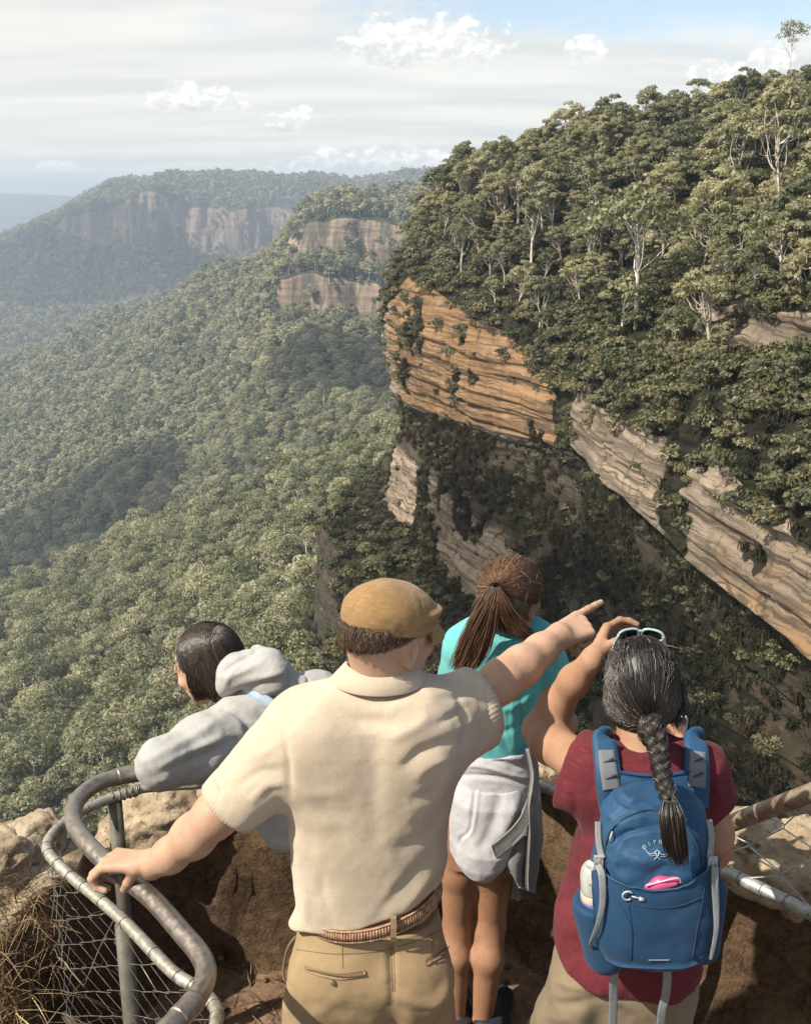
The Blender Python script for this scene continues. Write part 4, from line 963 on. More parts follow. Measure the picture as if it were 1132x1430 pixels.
def bounds(prs, pad):
    lo, hi = np.full(3, 1e9), np.full(3, -1e9)
    for pr in prs:
        if pr[0] == 'rc':
            for c, r in ((pr[1], pr[3]), (pr[2], pr[4])): lo = np.minimum(lo, c-r); hi = np.maximum(hi, c+r)
        elif pr[0] == 'grp': l, h_ = bounds(pr[1], 0); lo = np.minimum(lo, l); hi = np.maximum(hi, h_)
        elif pr[0] == 'el': m = max(pr[2]); lo = np.minimum(lo, pr[1]-m); hi = np.maximum(hi, pr[1]+m)
        elif pr[0] == 'lo':
            S = pr[1]; lo = np.minimum(lo, [(S[:, 1]-S[:, 3]).min(), (S[:, 2]-S[:, 4]).min(), S[:, 0].min()]); hi = np.maximum(hi, [(S[:, 1]+S[:, 3]).max(), (S[:, 2]+S[:, 4]).max(), S[:, 0].max()])
    return lo-pad, hi+pad
def evc(prs, X, ch=200000): return np.concatenate([ev(prs, X[i:i+ch]) for i in range(0, len(X), ch)]) if len(X) else np.zeros(0)
def polygonise(prs, h, B=6, lo=None, hi=None):
    l0, h0 = bounds(prs, 4*h); lo = l0 if lo is None else np.maximum(lo, l0); hi = h0 if hi is None else np.minimum(hi, h0)
    nb = np.maximum(1, np.ceil((hi-lo)/(h*B)).astype(int)); n = nb*B
    bi = np.stack(np.meshgrid(*[np.arange(k) for k in nb], indexing='ij'), -1).reshape(-1, 3)
    cen = lo+(bi*B+(B-1)/2)*h; dc = evc(prs, cen); act = np.abs(dc) < h*B*1.25
    D = np.repeat(np.repeat(np.repeat(dc.reshape(nb).astype(np.float32), B, 0), B, 1), B, 2)
    loc = np.stack(np.meshgrid(*[np.arange(B)]*3, indexing='ij'), -1).reshape(-1, 3); ab = bi[act]
    I = (ab[:, None]*B+loc[None]).reshape(-1, 3); D[I[:, 0], I[:, 1], I[:, 2]] = evc(prs, lo+I*h)
    s = D < 0; c = np.zeros(np.array(D.shape)-1, np.int8)
    for x in (0, 1):
        for y in (0, 1):
            for z in (0, 1): c += s[x:D.shape[0]-1+x, y:D.shape[1]-1+y, z:D.shape[2]-1+z]
    a = (c > 0) & (c < 8); idx = np.full(c.shape, -1, np.int64); C = np.stack(np.nonzero(a), 1); idx[a] = np.arange(len(C))
    acc = np.zeros((len(C), 3)); cnt = np.zeros(len(C))
    cor = [(x, y, z) for x in (0, 1) for y in (0, 1) for z in (0, 1)]
    val = {k: D[C[:, 0]+k[0], C[:, 1]+k[1], C[:, 2]+k[2]] for k in cor}
    for p in cor:
        for ax in range(3):
            if p[ax]: continue
            q = list(p); q[ax] = 1; q = tuple(q); v0, v1 = val[p], val[q]; m = (v0 < 0) != (v1 < 0)
            t = np.where(m, v0/np.where(m, v0-v1, 1), 0); pt = np.repeat(np.array(p, float)[None], len(C), 0); pt[:, ax] += t
            acc += pt*m[:, None]; cnt += m
    V = lo+(C+acc/cnt[:, None])*h; F = []
    for ax in range(3):
        u, w = [(1, 2), (2, 0), (0, 1)][ax]; sl0 = [slice(1, k-1) for k in D.shape]; s0 = list(sl0); s1 = list(sl0); s0[ax] = slice(0, D.shape[ax]-1); s1[ax] = slice(1, D.shape[ax])
        e = s[tuple(s0)] != s[tuple(s1)]; E = np.stack(np.nonzero(e), 1); off = np.ones(3, int); off[ax] = 0; E = E+off
        ins = s[E[:, 0], E[:, 1], E[:, 2]]; q = []
        for du, dw in ((-1, -1), (0, -1), (0, 0), (-1, 0)):
            k = E.copy(); k[:, u] += du; k[:, w] += dw; q.append(idx[k[:, 0], k[:, 1], k[:, 2]])
        q = np.stack(q, 1); q[~ins] = q[~ins][:, ::-1]; F.append(q)
    F = np.concatenate(F); F = F[(F >= 0).all(1)]
    for _ in range(2):
        d = evc(prs, V); g = grad(prs, V, h*.4); V = V-np.clip(d, -h, h)[:, None]*g
    return V, F, grad(prs, V, h)
def grad(prs, V, e):
    g = np.stack([evc(prs, V+np.eye(3)[i]*e)-evc(prs, V-np.eye(3)[i]*e) for i in range(3)], 1); return g/(np.linalg.norm(g, axis=1)[:, None]+1e-9)
def folds(V, N, fl, face=-.05):
    """push soft cloth folds along lines given in photo pixels: (points, width in px, height in m)"""
    X, Y, _ = pix(V); d = np.zeros(len(V))
    for pts, w, amp in fl:
        pts = catmull(np.array(pts, float), 6); best = np.full(len(V), 1e9); tt = np.zeros(len(V))
        for i in range(len(pts)-1):
            a, b = pts[i], pts[i+1]; e = b-a; t = np.clip(((X-a[0])*e[0]+(Y-a[1])*e[1])/(e@e+1e-9), 0, 1)
            q = np.hypot(X-a[0]-e[0]*t, Y-a[1]-e[1]*t); m = q < best; best = np.where(m, q, best); tt = np.where(m, (i+t)/(len(pts)-1), tt)
        d += amp*np.exp(-(best/w)**2)*np.sin(np.pi*np.clip(tt*.92+.04, 0, 1))**.6
    return V+N*(d*(N[:, 1] < face))[:, None]
def rotz(a): c, s = math.cos(a), math.sin(a); return np.array([[c, -s, 0], [s, c, 0], [0, 0, 1.0]])
def rotx(a): c, s = math.cos(a), math.sin(a); return np.array([[1, 0, 0], [0, c, -s], [0, s, c]])
def roty(a): c, s = math.cos(a), math.sin(a); return np.array([[c, 0, s], [0, 1, 0], [-s, 0, c]])
def stations(rows, D, b, bulge=None):
    """rows of (photo y, left x, right x[, b, D]) -> loft rows"""
    out = []
    for i, r in enumerate(rows):
        y, xl, xr = r[:3]; bb = r[3] if len(r) > 3 and r[3] else b; dd = r[4] if len(r) > 4 else D
        c = P((xl+xr)/2, y, dd); dep = pix(c)[2]; out.append((c[2], c[0], c[1], (xr-xl)/2/FPX*dep, bb))
    out.sort(key=lambda q: -q[0]); return out
def pr_(px, r, D, py): return r*pix(P(px, py, D))[2]/FPX
def limb(pts, k=.02):
    """pts: (px, py, D, radius in px) joints of one limb"""
    q = [(P(a, b, d), pr_(a, r, d, b)) for a, b, d, r in pts]
    return [rc(q[i][0], q[i+1][0], q[i][1], q[i+1][1], k) for i in range(len(q)-1)]
def head_prims(c, R, s=1.0, neck=None, nr=.054, face=True):
    T = lambda v: np.array(c)+R@(np.array(v)*s); E = lambda v, r, k=.02, A=None: el(T(v), np.array(r)*s, R if A is None else R@A, k*s)
    o = [E((0, -.018, .030), (.076, .094, .092)), E((0, .020, .010), (.068, .080, .090), .03), E((0, .040, -.050), (.054, .056, .062), .03),
         rc(T((0, .066, -.092)), T((0, .078, -.088)), .022*s, .018*s, .03*s), E((.040, .010, -.070), (.020, .045, .026), .03), E((-.040, .010, -.070), (.020, .045, .026), .03)]
    o += [rc(T((0, .092, .008)), T((0, .112, -.030)), .009*s, .0135*s, .012*s), rc(T((-.013, .098, -.036)), T((.013, .098, -.036)), .009*s, .009*s, .008*s),
          rc(T((-.034, .084, .022)), T((.034, .084, .022)), .012*s, .012*s, .014*s), E((.042, .070, -.022), (.022, .020, .018), .02), E((-.042, .070, -.022), (.022, .020, .018), .02)]
    for x in (-.031, .031): o += [sub(('el', T((x, .100, .000)), np.array((.017, .014, .011))*s, R, 0, 0), .008*s), E((x, .081, .000), (.0125, .0125, .0115), .002)]
    o += [rc(T((-.020, .0935, -.060)), T((.020, .0935, -.060)), .0065*s, .0065*s, .006*s), rc(T((-.015, .091, -.0705)), T((.015, .091, -.0705)), .0072*s, .0072*s, .006*s)]
    if neck is not None: o.append(rc(T((0, -.028, -.050)), neck, nr*s, nr*1.08, .035))
    for x in (-1, 1):
        A = rotz(x*-.45)@rotx(-.15)
        o += [E((x*.077, -.014, -.004), (.009, .021, .033), .006, A), sub(('el', T((x*.087, -.008, -.002)), np.array((.008, .011, .019))*s, R@A, 0, 0), .006*s),
              E((x*.076, -.008, -.033), (.007, .010, .012), .005)]
    return o
def hand_prims(w, f, n, L=.185, curl=(.3, .3, .3, .3), side=1, spread=.08, thumb=(.5, .3, .25), wr=.027, base=0.0, tb=None):
    """w wrist, f direction of the fingers, n palm normal (out of the palm), side +1 thumb on f x n"""
    f = np.array(f, float); f /= np.linalg.norm(f); n = np.array(n, float); n -= f*(n@f); n /= np.linalg.norm(n); s = np.cross(f, n)*side
    u = L/.185; o = [rc(np.array(w)-f*.006, np.array(w)+f*.012*u, wr, .026*u, .015)]
    lens = [(.043, .025, .021), (.047, .029, .023), (.044, .027, .022), (.034, .020, .019)]; rr = [.0092, .0094, .0090, .0080]
    xs = [.030, .010, -.010, -.029]; ys = [.092, .096, .091, .083]
    for i in range(4):
        k0 = np.array(w)+(s*xs[i]*.62+f*.015)*u; k1 = np.array(w)+(s*xs[i]+f*ys[i]-n*.004)*u
        o.append(rc(k0, k1, .0155*u, .0115*u, .012 if i else .014))
        d = f*math.cos(spread*(1.5-i)*1.0)+s*math.sin(spread*(1.5-i)); m = n; p = k1; cr = curl[i] if isinstance(curl[i], tuple) else (curl[i], curl[i]*1.25, curl[i]*.8)
        for j in range(3):
            a = cr[j]+(base if j == 0 else 0); d2 = d*math.cos(a)+m*math.sin(a); m = m*math.cos(a)-d*math.sin(a); d = d2
            q = p+d*lens[i][j]*u; o.append(rc(p, q, rr[i]*u*(1.04-.08*j), rr[i]*u*(.98-.10*j), .004 if j else .006)); p = q
    t0 = np.array(w)+(s*.016+f*.020+n*.006)*u; dt = (f*.62+s*.66+n*.40) if tb is None else (f*tb[0]+s*tb[1]+n*tb[2]); dt /= np.linalg.norm(dt); cv = (n*.6+f*.5-s*.55); cv -= dt*(cv@dt); cv /= np.linalg.norm(cv)
    p = t0; rt = (.0165, .0115, .0105, .0088)
    for j, l in enumerate((.045, .034, .028)):
        a = thumb[j]*.6; d2 = dt*math.cos(a)+cv*math.sin(a); cv = cv*math.cos(a)-dt*math.sin(a); dt = d2
        q = p+dt*l*u; o.append(rc(p, q, rt[j]*u, rt[j+1]*u, .012 if j == 0 else .004)); p = q
    return o

# materials for people
def skin_material(name, a, b_, red):
    m, t, b = material(name); tc = t.new('ShaderNodeTexCoord').outputs['Object']
    n = t.noise(tc, 18, 5, .6); n2 = t.noise(tc, 260, 3, .6); n3 = t.noise(tc, 55, 4, .6)
    c = t.mix(t.ramp(n, .3, .7), a, b_); c = t.mix(t.m('MULTIPLY', t.ramp(n3, .5, .8), .35), c, red)
    t.lk(c, b.inputs['Base Color']); t.lk(t.ramp(n3, .3, .7, .54, .70), b.inputs['Roughness'])
    b.inputs['Subsurface Weight'].default_value = .12; b.inputs['Subsurface Radius'].default_value = (.012, .005, .003); b.inputs['Subsurface Scale'].default_value = .6
    b.inputs['Specular IOR Level'].default_value = .28
    fk = t.noise(tc, 120, 3, .7); c2 = t.mix(t.m('MULTIPLY', t.ramp(fk, .60, .72), .30), c, tuple(x*.62 for x in red)); t.lk(c2, b.inputs['Base Color'])
    t.lk(t.bump(n2, .22, .0016, t.bump(n3, .18, .004)), b.inputs['Normal']); return m
SKIN_M = skin_material('fair_tanned_skin', (.33, .200, .132), (.40, .255, .175), (.37, .175, .120))
SKIN_T = skin_material('tanned_skin', (.23, .118, .066), (.29, .155, .092), (.25, .11, .062))
SKIN_R = skin_material('warm_tan_skin', (.25, .138, .083), (.31, .178, .112), (.27, .120, .072))
SKIN_H = skin_material('light_warm_skin', (.40, .235, .155), (.46, .285, .195), (.43, .22, .14))
def cloth(name, a, b_, weave=420, rough=.85, sheen=.25, bmp=.35, mot=None, knit=None, streak=0.0):
    m, t, b = material(name); tc = t.new('ShaderNodeTexCoord').outputs['Object']
    n = t.noise(tc, 7, 5, .6); n2 = t.noise(tc, weave, 2, .6); n3 = t.noise(tc, 70, 4, .65)
    c = t.mix(t.ramp(n, .3, .7), a, b_)
    if mot is not None: c = t.mix(t.m('MULTIPLY', t.ramp(n2, .5, .75), .7), c, mot)
    if streak: c = t.mix(t.m('MULTIPLY', t.ramp(t.noise(t.mapping(tc, (30, 30, 260)), 1.0, 4, .6), .48, .7), streak), c, tuple(min(1, x*1.6+.02) for x in b_))
    t.lk(c, b.inputs['Base Color']); b.inputs['Roughness'].default_value = rough; b.inputs['Sheen Weight'].default_value = sheen; b.inputs['Specular IOR Level'].default_value = .2
    h = n2
    if knit:
        w = t.new('ShaderNodeTexWave'); w.wave_type = 'BANDS'; w.bands_direction = 'Z'; w.inputs['Scale'].default_value = knit; w.inputs['Distortion'].default_value = 1.5; t.lk(tc, w.inputs[0])
        h = t.m('ADD', n2, t.m('MULTIPLY', w.outputs[1], .7))
    t.lk(t.bump(h, bmp, .002, t.bump(n3, .12, .004)), b.inputs['Normal']); return m
def hair_material(name, cols, rough=.38):
    m, t, b = material(name); g = t.new('ShaderNodeNewGeometry'); rp = g.outputs['Random Per Island']; tc = t.new('ShaderNodeTexCoord').outputs['Object']
    c = t.mix(rp, cols[0], cols[1]); c = t.mix(t.ramp(rp, 1-cols[3], 1.0), c, cols[2]) if len(cols) > 2 else c
    t.lk(c, b.inputs['Base Color']); b.inputs['Roughness'].default_value = rough; b.inputs['Specular IOR Level'].default_value = .5
    n = t.noise(t.mapping(tc, (160, 160, 20)), 1.0, 4, .6); t.lk(t.bump(n, .5, .003), b.inputs['Normal']); return m
def strands(paths, r0, r1=None, k=3):
    V, F, n = [], [], 0
    for p in paths:
        p = np.asarray(p); m = len(p); r = r0*np.interp(np.linspace(0, 1, m), [0, .12, .75, 1], [.7, 1, .9, .25])
        v, f = tube(p, r, k, False); V.append(v); F.append(np.array(f)+n); n += len(v)
    return np.concatenate(V), np.concatenate(F)
def lift_out(paths, prs, lo_=.0006, hi_=.003, seed=1):
    """push strand points out of the hair volume so that they lie on it"""
    r = np.random.default_rng(seed); n = [len(p) for p in paths]; X = np.concatenate([np.asarray(p) for p in paths]); w = np.repeat(r.uniform(lo_, hi_, len(paths)), n)
    for _ in range(2):
        d = evc(prs, X); m = (d < w) & (d > -.035); g = grad(prs, X[m], .003); X[m] += g*(w[m]-d[m])[:, None]
    return np.split(X, np.cumsum(n)[:-1])
def part(name, prs, h, mat, parent, fl=None, noise=None, lo=None, hi=None, fn=None):
    V, F, N = polygonise(prs, h, 6, lo, hi)
    if noise:
        for sc, a, st, sd in noise: V = V+N*(a*fbm(V*np.array(st), 1/sc, 3, sd))[:, None]
    if fl: V = folds(V, N, fl)
    if fn is not None: V = fn(V, N)
    o = link(name, mesh_data(name, V-parent_off(parent), F, mat), parent); o['_n'] = 0; del o['_n']
    return o, V, F
from mathutils.bvhtree import BVHTree
def bvh(V, F): return BVHTree.FromPolygons([tuple(v) for v in V], [tuple(f) for f in F])
def hit(b, px, py, lift=0.0):
    d = Vector(ray(px, py)).normalized(); r = b.ray_cast(Vector((0, 0, CAMZ)), d)
    if r[0] is None: return None
    n = r[1] if r[1].dot(d) < 0 else -r[1]; return np.array(r[0])+np.array(n)*lift
def stitched(b, pts, lift=.001, n=8):
    o = [hit(b, x, y, lift) for x, y in catmull(np.array(pts, float), n)]; return [q for q in o if q is not None]
def patch(b, poly_rows, lift, name, mat, parent, thick=.0):
    """thin piece laid on a surface; poly_rows = grid of photo pixels"""
    G = []; 
    for row in poly_rows:
        for x, y in row:
            q = hit(b, x, y, lift); G.append(q if q is not None else (G[-1] if G else np.zeros(3)))
    nr, nc = len(poly_rows), len(poly_rows[0]); V = np.array(G); F = grid_faces(nr, nc)
    if thick:
        cn = -np.array(ray(*poly_rows[nr//2][nc//2])); cn /= np.linalg.norm(cn); n = len(V); V2 = V-cn*thick; r = [i for i in range(nc)]+[i*nc+nc-1 for i in range(1, nr)]+[(nr-1)*nc+i for i in range(nc-2, -1, -1)]+[i*nc for i in range(nr-2, 0, -1)]
        FF = [tuple(f) for f in F]+[(r[i], r[(i+1) % len(r)], r[(i+1) % len(r)]+n, r[i]+n) for i in range(len(r))]; V = np.concatenate([V, V2]); F = FF
    return link(name, mesh_data(name, V-parent_off(parent), F, mat), parent)
def gridrows(c00, c10, c01, c11, nr=8, nc=8):
    """bilinear grid of pixels: corners top-left, top-right, bottom-left, bottom-right"""
    g = []
    for i in range(nr):
        v = i/(nr-1); l = np.array(c00)*(1-v)+np.array(c01)*v; r = np.array(c10)*(1-v)+np.array(c11)*v; g.append([tuple(l*(1-u)+r*u) for u in np.linspace(0, 1, nc)])
    return g
def ring_band(center, ax, u, v, a, b, h0, h1, thick, n=64, ribs=0, rib=.0, a1=None, b1=None):
    """band round an axis: from height h0 to h1, radii a,b"""
    a1 = a if a1 is None else a1; b1 = b if b1 is None else b1; V = []; F = []
    for i in range(n):
        t = 2*math.pi*i/n; w = (1+rib*math.cos(ribs*t)) if ribs else 1
        for (hh, aa, bb, th) in ((h0, a, b, 0), (h0, a, b, thick), ((h0+h1)/2, (a+a1)/2, (b+b1)/2, thick*1.25), (h1, a1, b1, thick), (h1, a1, b1, 0)):
            V.append(center+ax*hh+u*math.cos(t)*(aa+th)*w+v*math.sin(t)*(bb+th)*w)
    for i in range(n):
        for j in range(5): F.append((i*5+j, ((i+1) % n)*5+j, ((i+1) % n)*5+(j+1) % 5, i*5+(j+1) % 5))
    return np.array(V), F
# ------------------------------------------------------------------ man in the flat cap, pointing
SHIRT_M = cloth('cream_knit', (.41, .335, .25), (.47, .39, .295), 300, .9, .15, .5, (.34, .265, .19), 190)
CHINO = cloth('tan_chino_cotton', (.225, .158, .086), (.28, .20, .112), 500, .85, .06, .3, (.16, .105, .048))
CAPM = cloth('tan_cap_cotton', (.185, .108, .045), (.245, .150, .066), 380, .85, .1, .4, (.30, .20, .10), None, .22)
HAIR_B = hair_material('brown_hair', ((.028, .016, .009), (.085, .048, .026), (.14, .085, .05), .12))
def build_man():
    D = 2.12; root = empty('person', (P(520, 1400, D)[0], D, 0))
    tag(root, 'man in cream polo shirt and tan flat cap pointing with his right arm', 'person', 'people at the lookout railing')
    hc = P(541, 893, 2.14); R = rotz(-.74)@rotx(-.06)
    larm = [(432, 1020, D, 43), (302, 1138, 2.09, 29), (270, 1168, 2.105, 28), (238, 1194, 2.135, 22), (212, 1210, 2.165, 19)]
    rarm = [(606, 1008, D, 40), (664, 979, 2.21, 29), (700, 950, 2.27, 27.5), (728, 930, 2.32, 26), (755, 908, 2.38, 20.5), (780, 890, 2.43, 17.5)]
    tr = [(966, 478, 580, .055), (985, 425, 625, .075), (1020, 402, 634, .090), (1080, 404, 626), (1140, 412, 616, .095), (1200, 420, 608, .092), (1260, 428, 602, .090), (1330, 428, 604, .092), (1400, 416, 614, .10)]
    body = [loft(stations(tr, D, .098))]+limb(larm, .03)+limb(rarm, .03)+head_prims(hc, R, 1.0, P(528, 975, D+.01), .056)
    # left hand closed over the rail
    wl = P(212, 1210, 2.165); rdir = PZ(254, 1302, 1.05)-PZ(159, 1213, 1.05); rdir /= np.linalg.norm(rdir)
    tgt = PZ(181, 1228, 1.05)+np.array([0, 0, .045]); fd = tgt-wl; fd[2] *= .6; fd = fd/np.linalg.norm(fd)
    n_ = np.array([0, 0, -1.0]); fd = np.array([-.80, .16, -.10])
    body += hand_prims(wl+np.array([-.012, 0, .012]), fd, n_, .19, ((.55, 1.15, .9), (.55, 1.15, .9), (.55, 1.2, .9), (.6, 1.2, .9)), 1, .04, (.7, .6, .5), .029, .15, tb=(.55, .45, .9))
    # right hand pointing
    wr = P(778, 890, 2.43); f2 = P(838, 855, 2.53)-wr; f2 /= np.linalg.norm(f2); f2 = f2+np.array([0, 0, -.10])
    n2 = np.array([-.45, .10, -.85])
    body += hand_prims(wr, f2, n2, .195, ((-.10, .02, .03), (1.25, 1.55, .8), (1.35, 1.6, .8), (1.4, 1.6, .8)), 1, .02, (.6, .6, .4), .028, .0, tb=(.75, .10, .6))
    part('body', body, .0036, SKIN_M, root)
    # fine hair on the forearms
    r = np.random.default_rng(6); hp_ = []
    for lm in (larm[1:], rarm[2:]):
        for i in range(260):
            k = r.uniform(0, len(lm)-1.35); a, b_ = lm[int(k)], lm[int(k)+1]; u_ = k-int(k); c0 = P(*a[:3])*(1-u_)+P(*b_[:3])*u_; rr = pr_(a[0], a[3], a[2], a[1])*(1-u_)+pr_(b_[0], b_[3], b_[2], b_[1])*u_
            ax = P(*b_[:3])-P(*a[:3]); ax /= np.linalg.norm(ax); o = r.normal(0, 1, 3); o -= ax*(o@ax); o /= np.linalg.norm(o); p = c0+o*(rr+.0002); t_ = ax*.8+r.normal(0, .4, 3); t_ /= np.linalg.norm(t_); hp_.append([p, p+t_*.006+o*.0015, p+t_*.011+o*.001])
    V, F = strands(hp_, .00022); link('arm_hair', mesh_data('arm_hair', V-parent_off(root), F, HAIR_B), root)
    # shirt
    st = [(944, 472, 586, .062), (956, 452, 606, .075), (970, 430, 622, .09), (992, 402, 644, .108), (1022, 388, 646, .118), (1080, 390, 640, .122), (1140, 401, 628, .120), (1200, 408, 621, .117), (1250, 413, 616, .118), (1285, 418, 616, .121), (1330, 424, 616, .118)]
    e1, e2 = P(318, 1128, 2.09), P(425, 1012, D); al = e1-e2; al /= np.linalg.norm(al)
    e3, e4 = P(668, 984, 2.23), P(598, 1004, D); ar = e3-e4; ar /= np.linalg.norm(ar); arp = np.array([.80, .55, .14]); arp /= np.linalg.norm(arp)
    h0, h1 = P(412, 1312, D-.08), P(628, 1246, D-.08); hn = np.cross(h1-h0, np.array([0, 1.0, .12])); hn *= -np.sign(hn[2]); hn /= np.linalg.norm(hn)
    q0, q1 = limb(larm, .02), limb(rarm, .02)
    sh = [loft(stations(st, D, .12), .04, 2.25), grp([rc(e2, e1+al*.06, .085, .069, .03), rc(P(425, 1030, 2.1), P(345, 1115, 2.08), .07, .058, .03), cut(e1, al, .006)], .05),
          grp([rc(e4, e3+ar*.08, .084, .084, .03), rc(P(620, 1035, 2.13), e3+ar*.05+np.array([0, 0, -.03]), .07, .066, .03), cut(e3, arp, .006)], .05),
          el(P(455, 1050, D-.07), (.075, .045, .11), None, .06), el(P(580, 1045, D-.07), (.075, .045, .11), None, .06),
          rc(P(424, 1296, D-.03), P(520, 1300, D-.07), .038, .036, .03), rc(P(520, 1298, D-.07), P(606, 1248, D-.04), .034, .028, .03),
          cut(h0, hn, .012), cut(P(530, 941, D), (0, -.30, 1), .004), shell(q0[:1], .006), shell(q1[:2], .008)]
    fl = [([(600, 1000), (575, 1018), (548, 1030)], 9, 0.0072), ([(640, 1030), (610, 1042), (585, 1052), (560, 1075)], 8, -0.0094), ([(632, 1060), (604, 1066), (580, 1085)], 8, 0.0072), ([(622, 1090), (600, 1110), (570, 1120)], 10, -0.0058),
          ([(480, 965), (500, 985), (540, 990), (590, 972)], 9, 0.0043), ([(455, 985), (500, 1006), (560, 1008)], 9, -0.0036), ([(405, 985), (396, 1020), (402, 1060), (406, 1110)], 5, -0.0058), ([(640, 970), (650, 1010), (645, 1045)], 5, -0.0072),
          ([(400, 1090), (430, 1110), (470, 1105)], 10, 0.0043), ([(398, 1130), (440, 1150), (500, 1150)], 12, 0.0036), ([(620, 1140), (590, 1170), (545, 1190)], 12, -0.0043), ([(625, 1185), (600, 1225), (560, 1275)], 8, 0.0058), ([(622, 1215), (596, 1262)], 6, -0.0043), ([(600, 1195), (560, 1240), (520, 1292)], 9, -0.0043),
          ([(410, 1200), (425, 1250), (424, 1296)], 8, 0.0043), ([(450, 1220), (455, 1270), (470, 1305)], 9, -0.0036), ([(525, 1040), (522, 1100), (524, 1180)], 14, -0.0050),
          ([(330, 1100), (360, 1080), (392, 1075)], 8, -0.0050), ([(350, 1120), (372, 1098), (395, 1095)], 6, 0.0050), ([(345, 1060), (372, 1050), (396, 1030)], 8, 0.0036), ([(655, 985), (630, 1000), (610, 1012)], 6, -0.0050), ([(668, 965), (640, 972), (612, 975)], 6, -0.0043), ([(664, 1005), (640, 1018)], 5, 0.0043)]
    _, SV, SF = part('shirt', sh, .0048, SHIRT_M, root, fl, [(.09, .0050, (1, 1, .7), 5), (.035, .0016, (1, 1, 1), 6)])
    sb = bvh(SV, SF)
    # ribbed sleeve cuffs
    for c_, ax, ra, rb in ((e1-al*.004, al, .066, .0635), ):
        u = np.cross(ax, [0, 1.0, 0]); u /= np.linalg.norm(u); v = np.cross(ax, u)
        V, F = ring_band(c_, ax, u, v, .0720, .0720, -.042, .004, .003, 168, 56, .014, .0705, .0705)
        mbx = MB(); mbx.add(V, F); mbx.build('sleeve_cuff', SHIRT_M, root)
    u = np.cross(arp, [0, 0, 1.0]); u /= np.linalg.norm(u); v = np.cross(arp, u)
    k = max(.55, abs(ar@arp)); V, F = ring_band(e3-arp*.004, arp, u, v, .084/k*1.0, .0885, -.034, .004, .003, 168, 56, .010)
    mbx = MB(); mbx.add(V, F); mbx.build('sleeve_cuff', SHIRT_M, root)
    # collar: folded band round the neck
    cc = P(529, 936, D+.005); V = []; n = 72
    prof = [(.062, .006, .018), (.068, .0, .021), (.082, -.012, .004), (.099, -.020, -.016), (.097, -.020, -.020), (.074, -.008, -.004)]
    for i in range(n):
        t = 2*math.pi*i/n
        for (rr, _, hh) in prof: V.append(cc+np.array([math.cos(t)*rr*1.06, math.sin(t)*rr*.92, hh-.012*math.sin(t)*0-.03*max(0, math.sin(t))]))
    m_ = len(prof); F = [(i*m_+j, ((i+1) % n)*m_+j, ((i+1) % n)*m_+(j+1) % m_, i*m_+(j+1) % m_) for i in range(n) for j in range(m_)]
    mbx = MB(); mbx.add(V, F); mbx.build('collar', SHIRT_M, root)
    # trousers
    t0, t1 = P(421, 1302, D-.085), P(614, 1264, D-.085); t0[1] = t1[1] = D
    ts = [(1270, 422, 612, .112), (1300, 415, 618, .118), (1335, 408, 624, .123), (1370, 402, 628, .126), (1410, 398, 631, .125), (1450, 396, 633, .12)]
    ux = (t1-t0)/np.linalg.norm(t1-t0); vy = np.array([0, 1.0, .05]); axn = np.cross(ux, vy); axn *= np.sign(axn[2]); axn /= np.linalg.norm(axn)
    kn = P(450, 1400, D); kr = P(585, 1400, D)
    tp_ = [loft(stations(ts, D, .12), .03), rc(P(458, 1405, D), (kn[0]-.02, D+.03, .50), .097, .080, .03), rc((kn[0]-.02, D+.03, .50), (kn[0]-.02, D-.02, .07), .080, .066, .03),
           rc(P(578, 1405, D), (kr[0]+.03, D+.03, .50), .092, .078, .03), rc((kr[0]+.03, D+.03, .50), (kr[0]+.04, D-.02, .07), .078, .066, .03),
           el(P(462, 1378, D-.07), (.095, .065, .10), None, .05), el(P(580, 1366, D-.07), (.085, .065, .10), None, .05), sub(rc(P(548, 1425, D-.15), P(546, 1470, D-.10), .012, .03), .04), cut((t0+t1)/2+axn*.020, axn, .004)]
    flt = [([(545, 1310), (546, 1345), (548, 1400)], 5, -.010), ([(420, 1402), (470, 1412), (540, 1410)], 12, -.002), ([(560, 1395), (600, 1402), (628, 1380)], 8, .006), ([(600, 1420), (622, 1385), (630, 1345)], 7, .006), ([(430, 1425), (480, 1392)], 10, .003), ([(605, 1340), (625, 1330)], 6, -.006), ([(405, 1400), (415, 1350), (425, 1320)], 7, .005)]
    _, TV, TF = part('trousers', tp_, .0055, CHINO, root, flt, [(.08, .005, (1, 1, .8), 15), (.03, .0016, (.8, 1, 1.3), 16)])
    tb = bvh(TV, TF)
    for foot in (kn[0]-.02, kr[0]+.04):
        part('shoe', [rc((foot, D-.08, .045), (foot, D+.12, .04), .042, .036, .03), rc((foot, D-.06, .09), (foot, D-.02, .10), .05, .05, .03), cut((0, 0, .0), (0, 0, -1))], .008, simple('brown_leather', (.10, .05, .025), .5), root)
    dark = simple('pocket_shadow_lining', (.12, .075, .035), .9)
    pocket = [(427, 1351), (445, 1357), (475, 1362), (510, 1357)]
    def welt(pts, name):
        g = []
        for dy in (-2.6, 0, 2.6, 5): g.append([(x, y+dy) for x, y in catmull(np.array(pts, float), 5)])
        w = patch(tb, g, .0035, name, CHINO, root, .004); return w
    w = welt(pocket, 'back_pocket'); w2 = welt([(594, 1343), (608, 1336), (620, 1328), (629, 1318)], 'back_pocket')
    for pts, ww in (([(430, 1353), (475, 1361), (507, 1357)], w), ([(596, 1341), (612, 1332), (627, 1319)], w2)):
        q = stitched(tb, pts, .0078); mbx = MB(); mbx.tube(q, .0012, 5); mbx.build('pocket_slit', dark, ww)
    c_ = hit(tb, 465, 1372, .002)
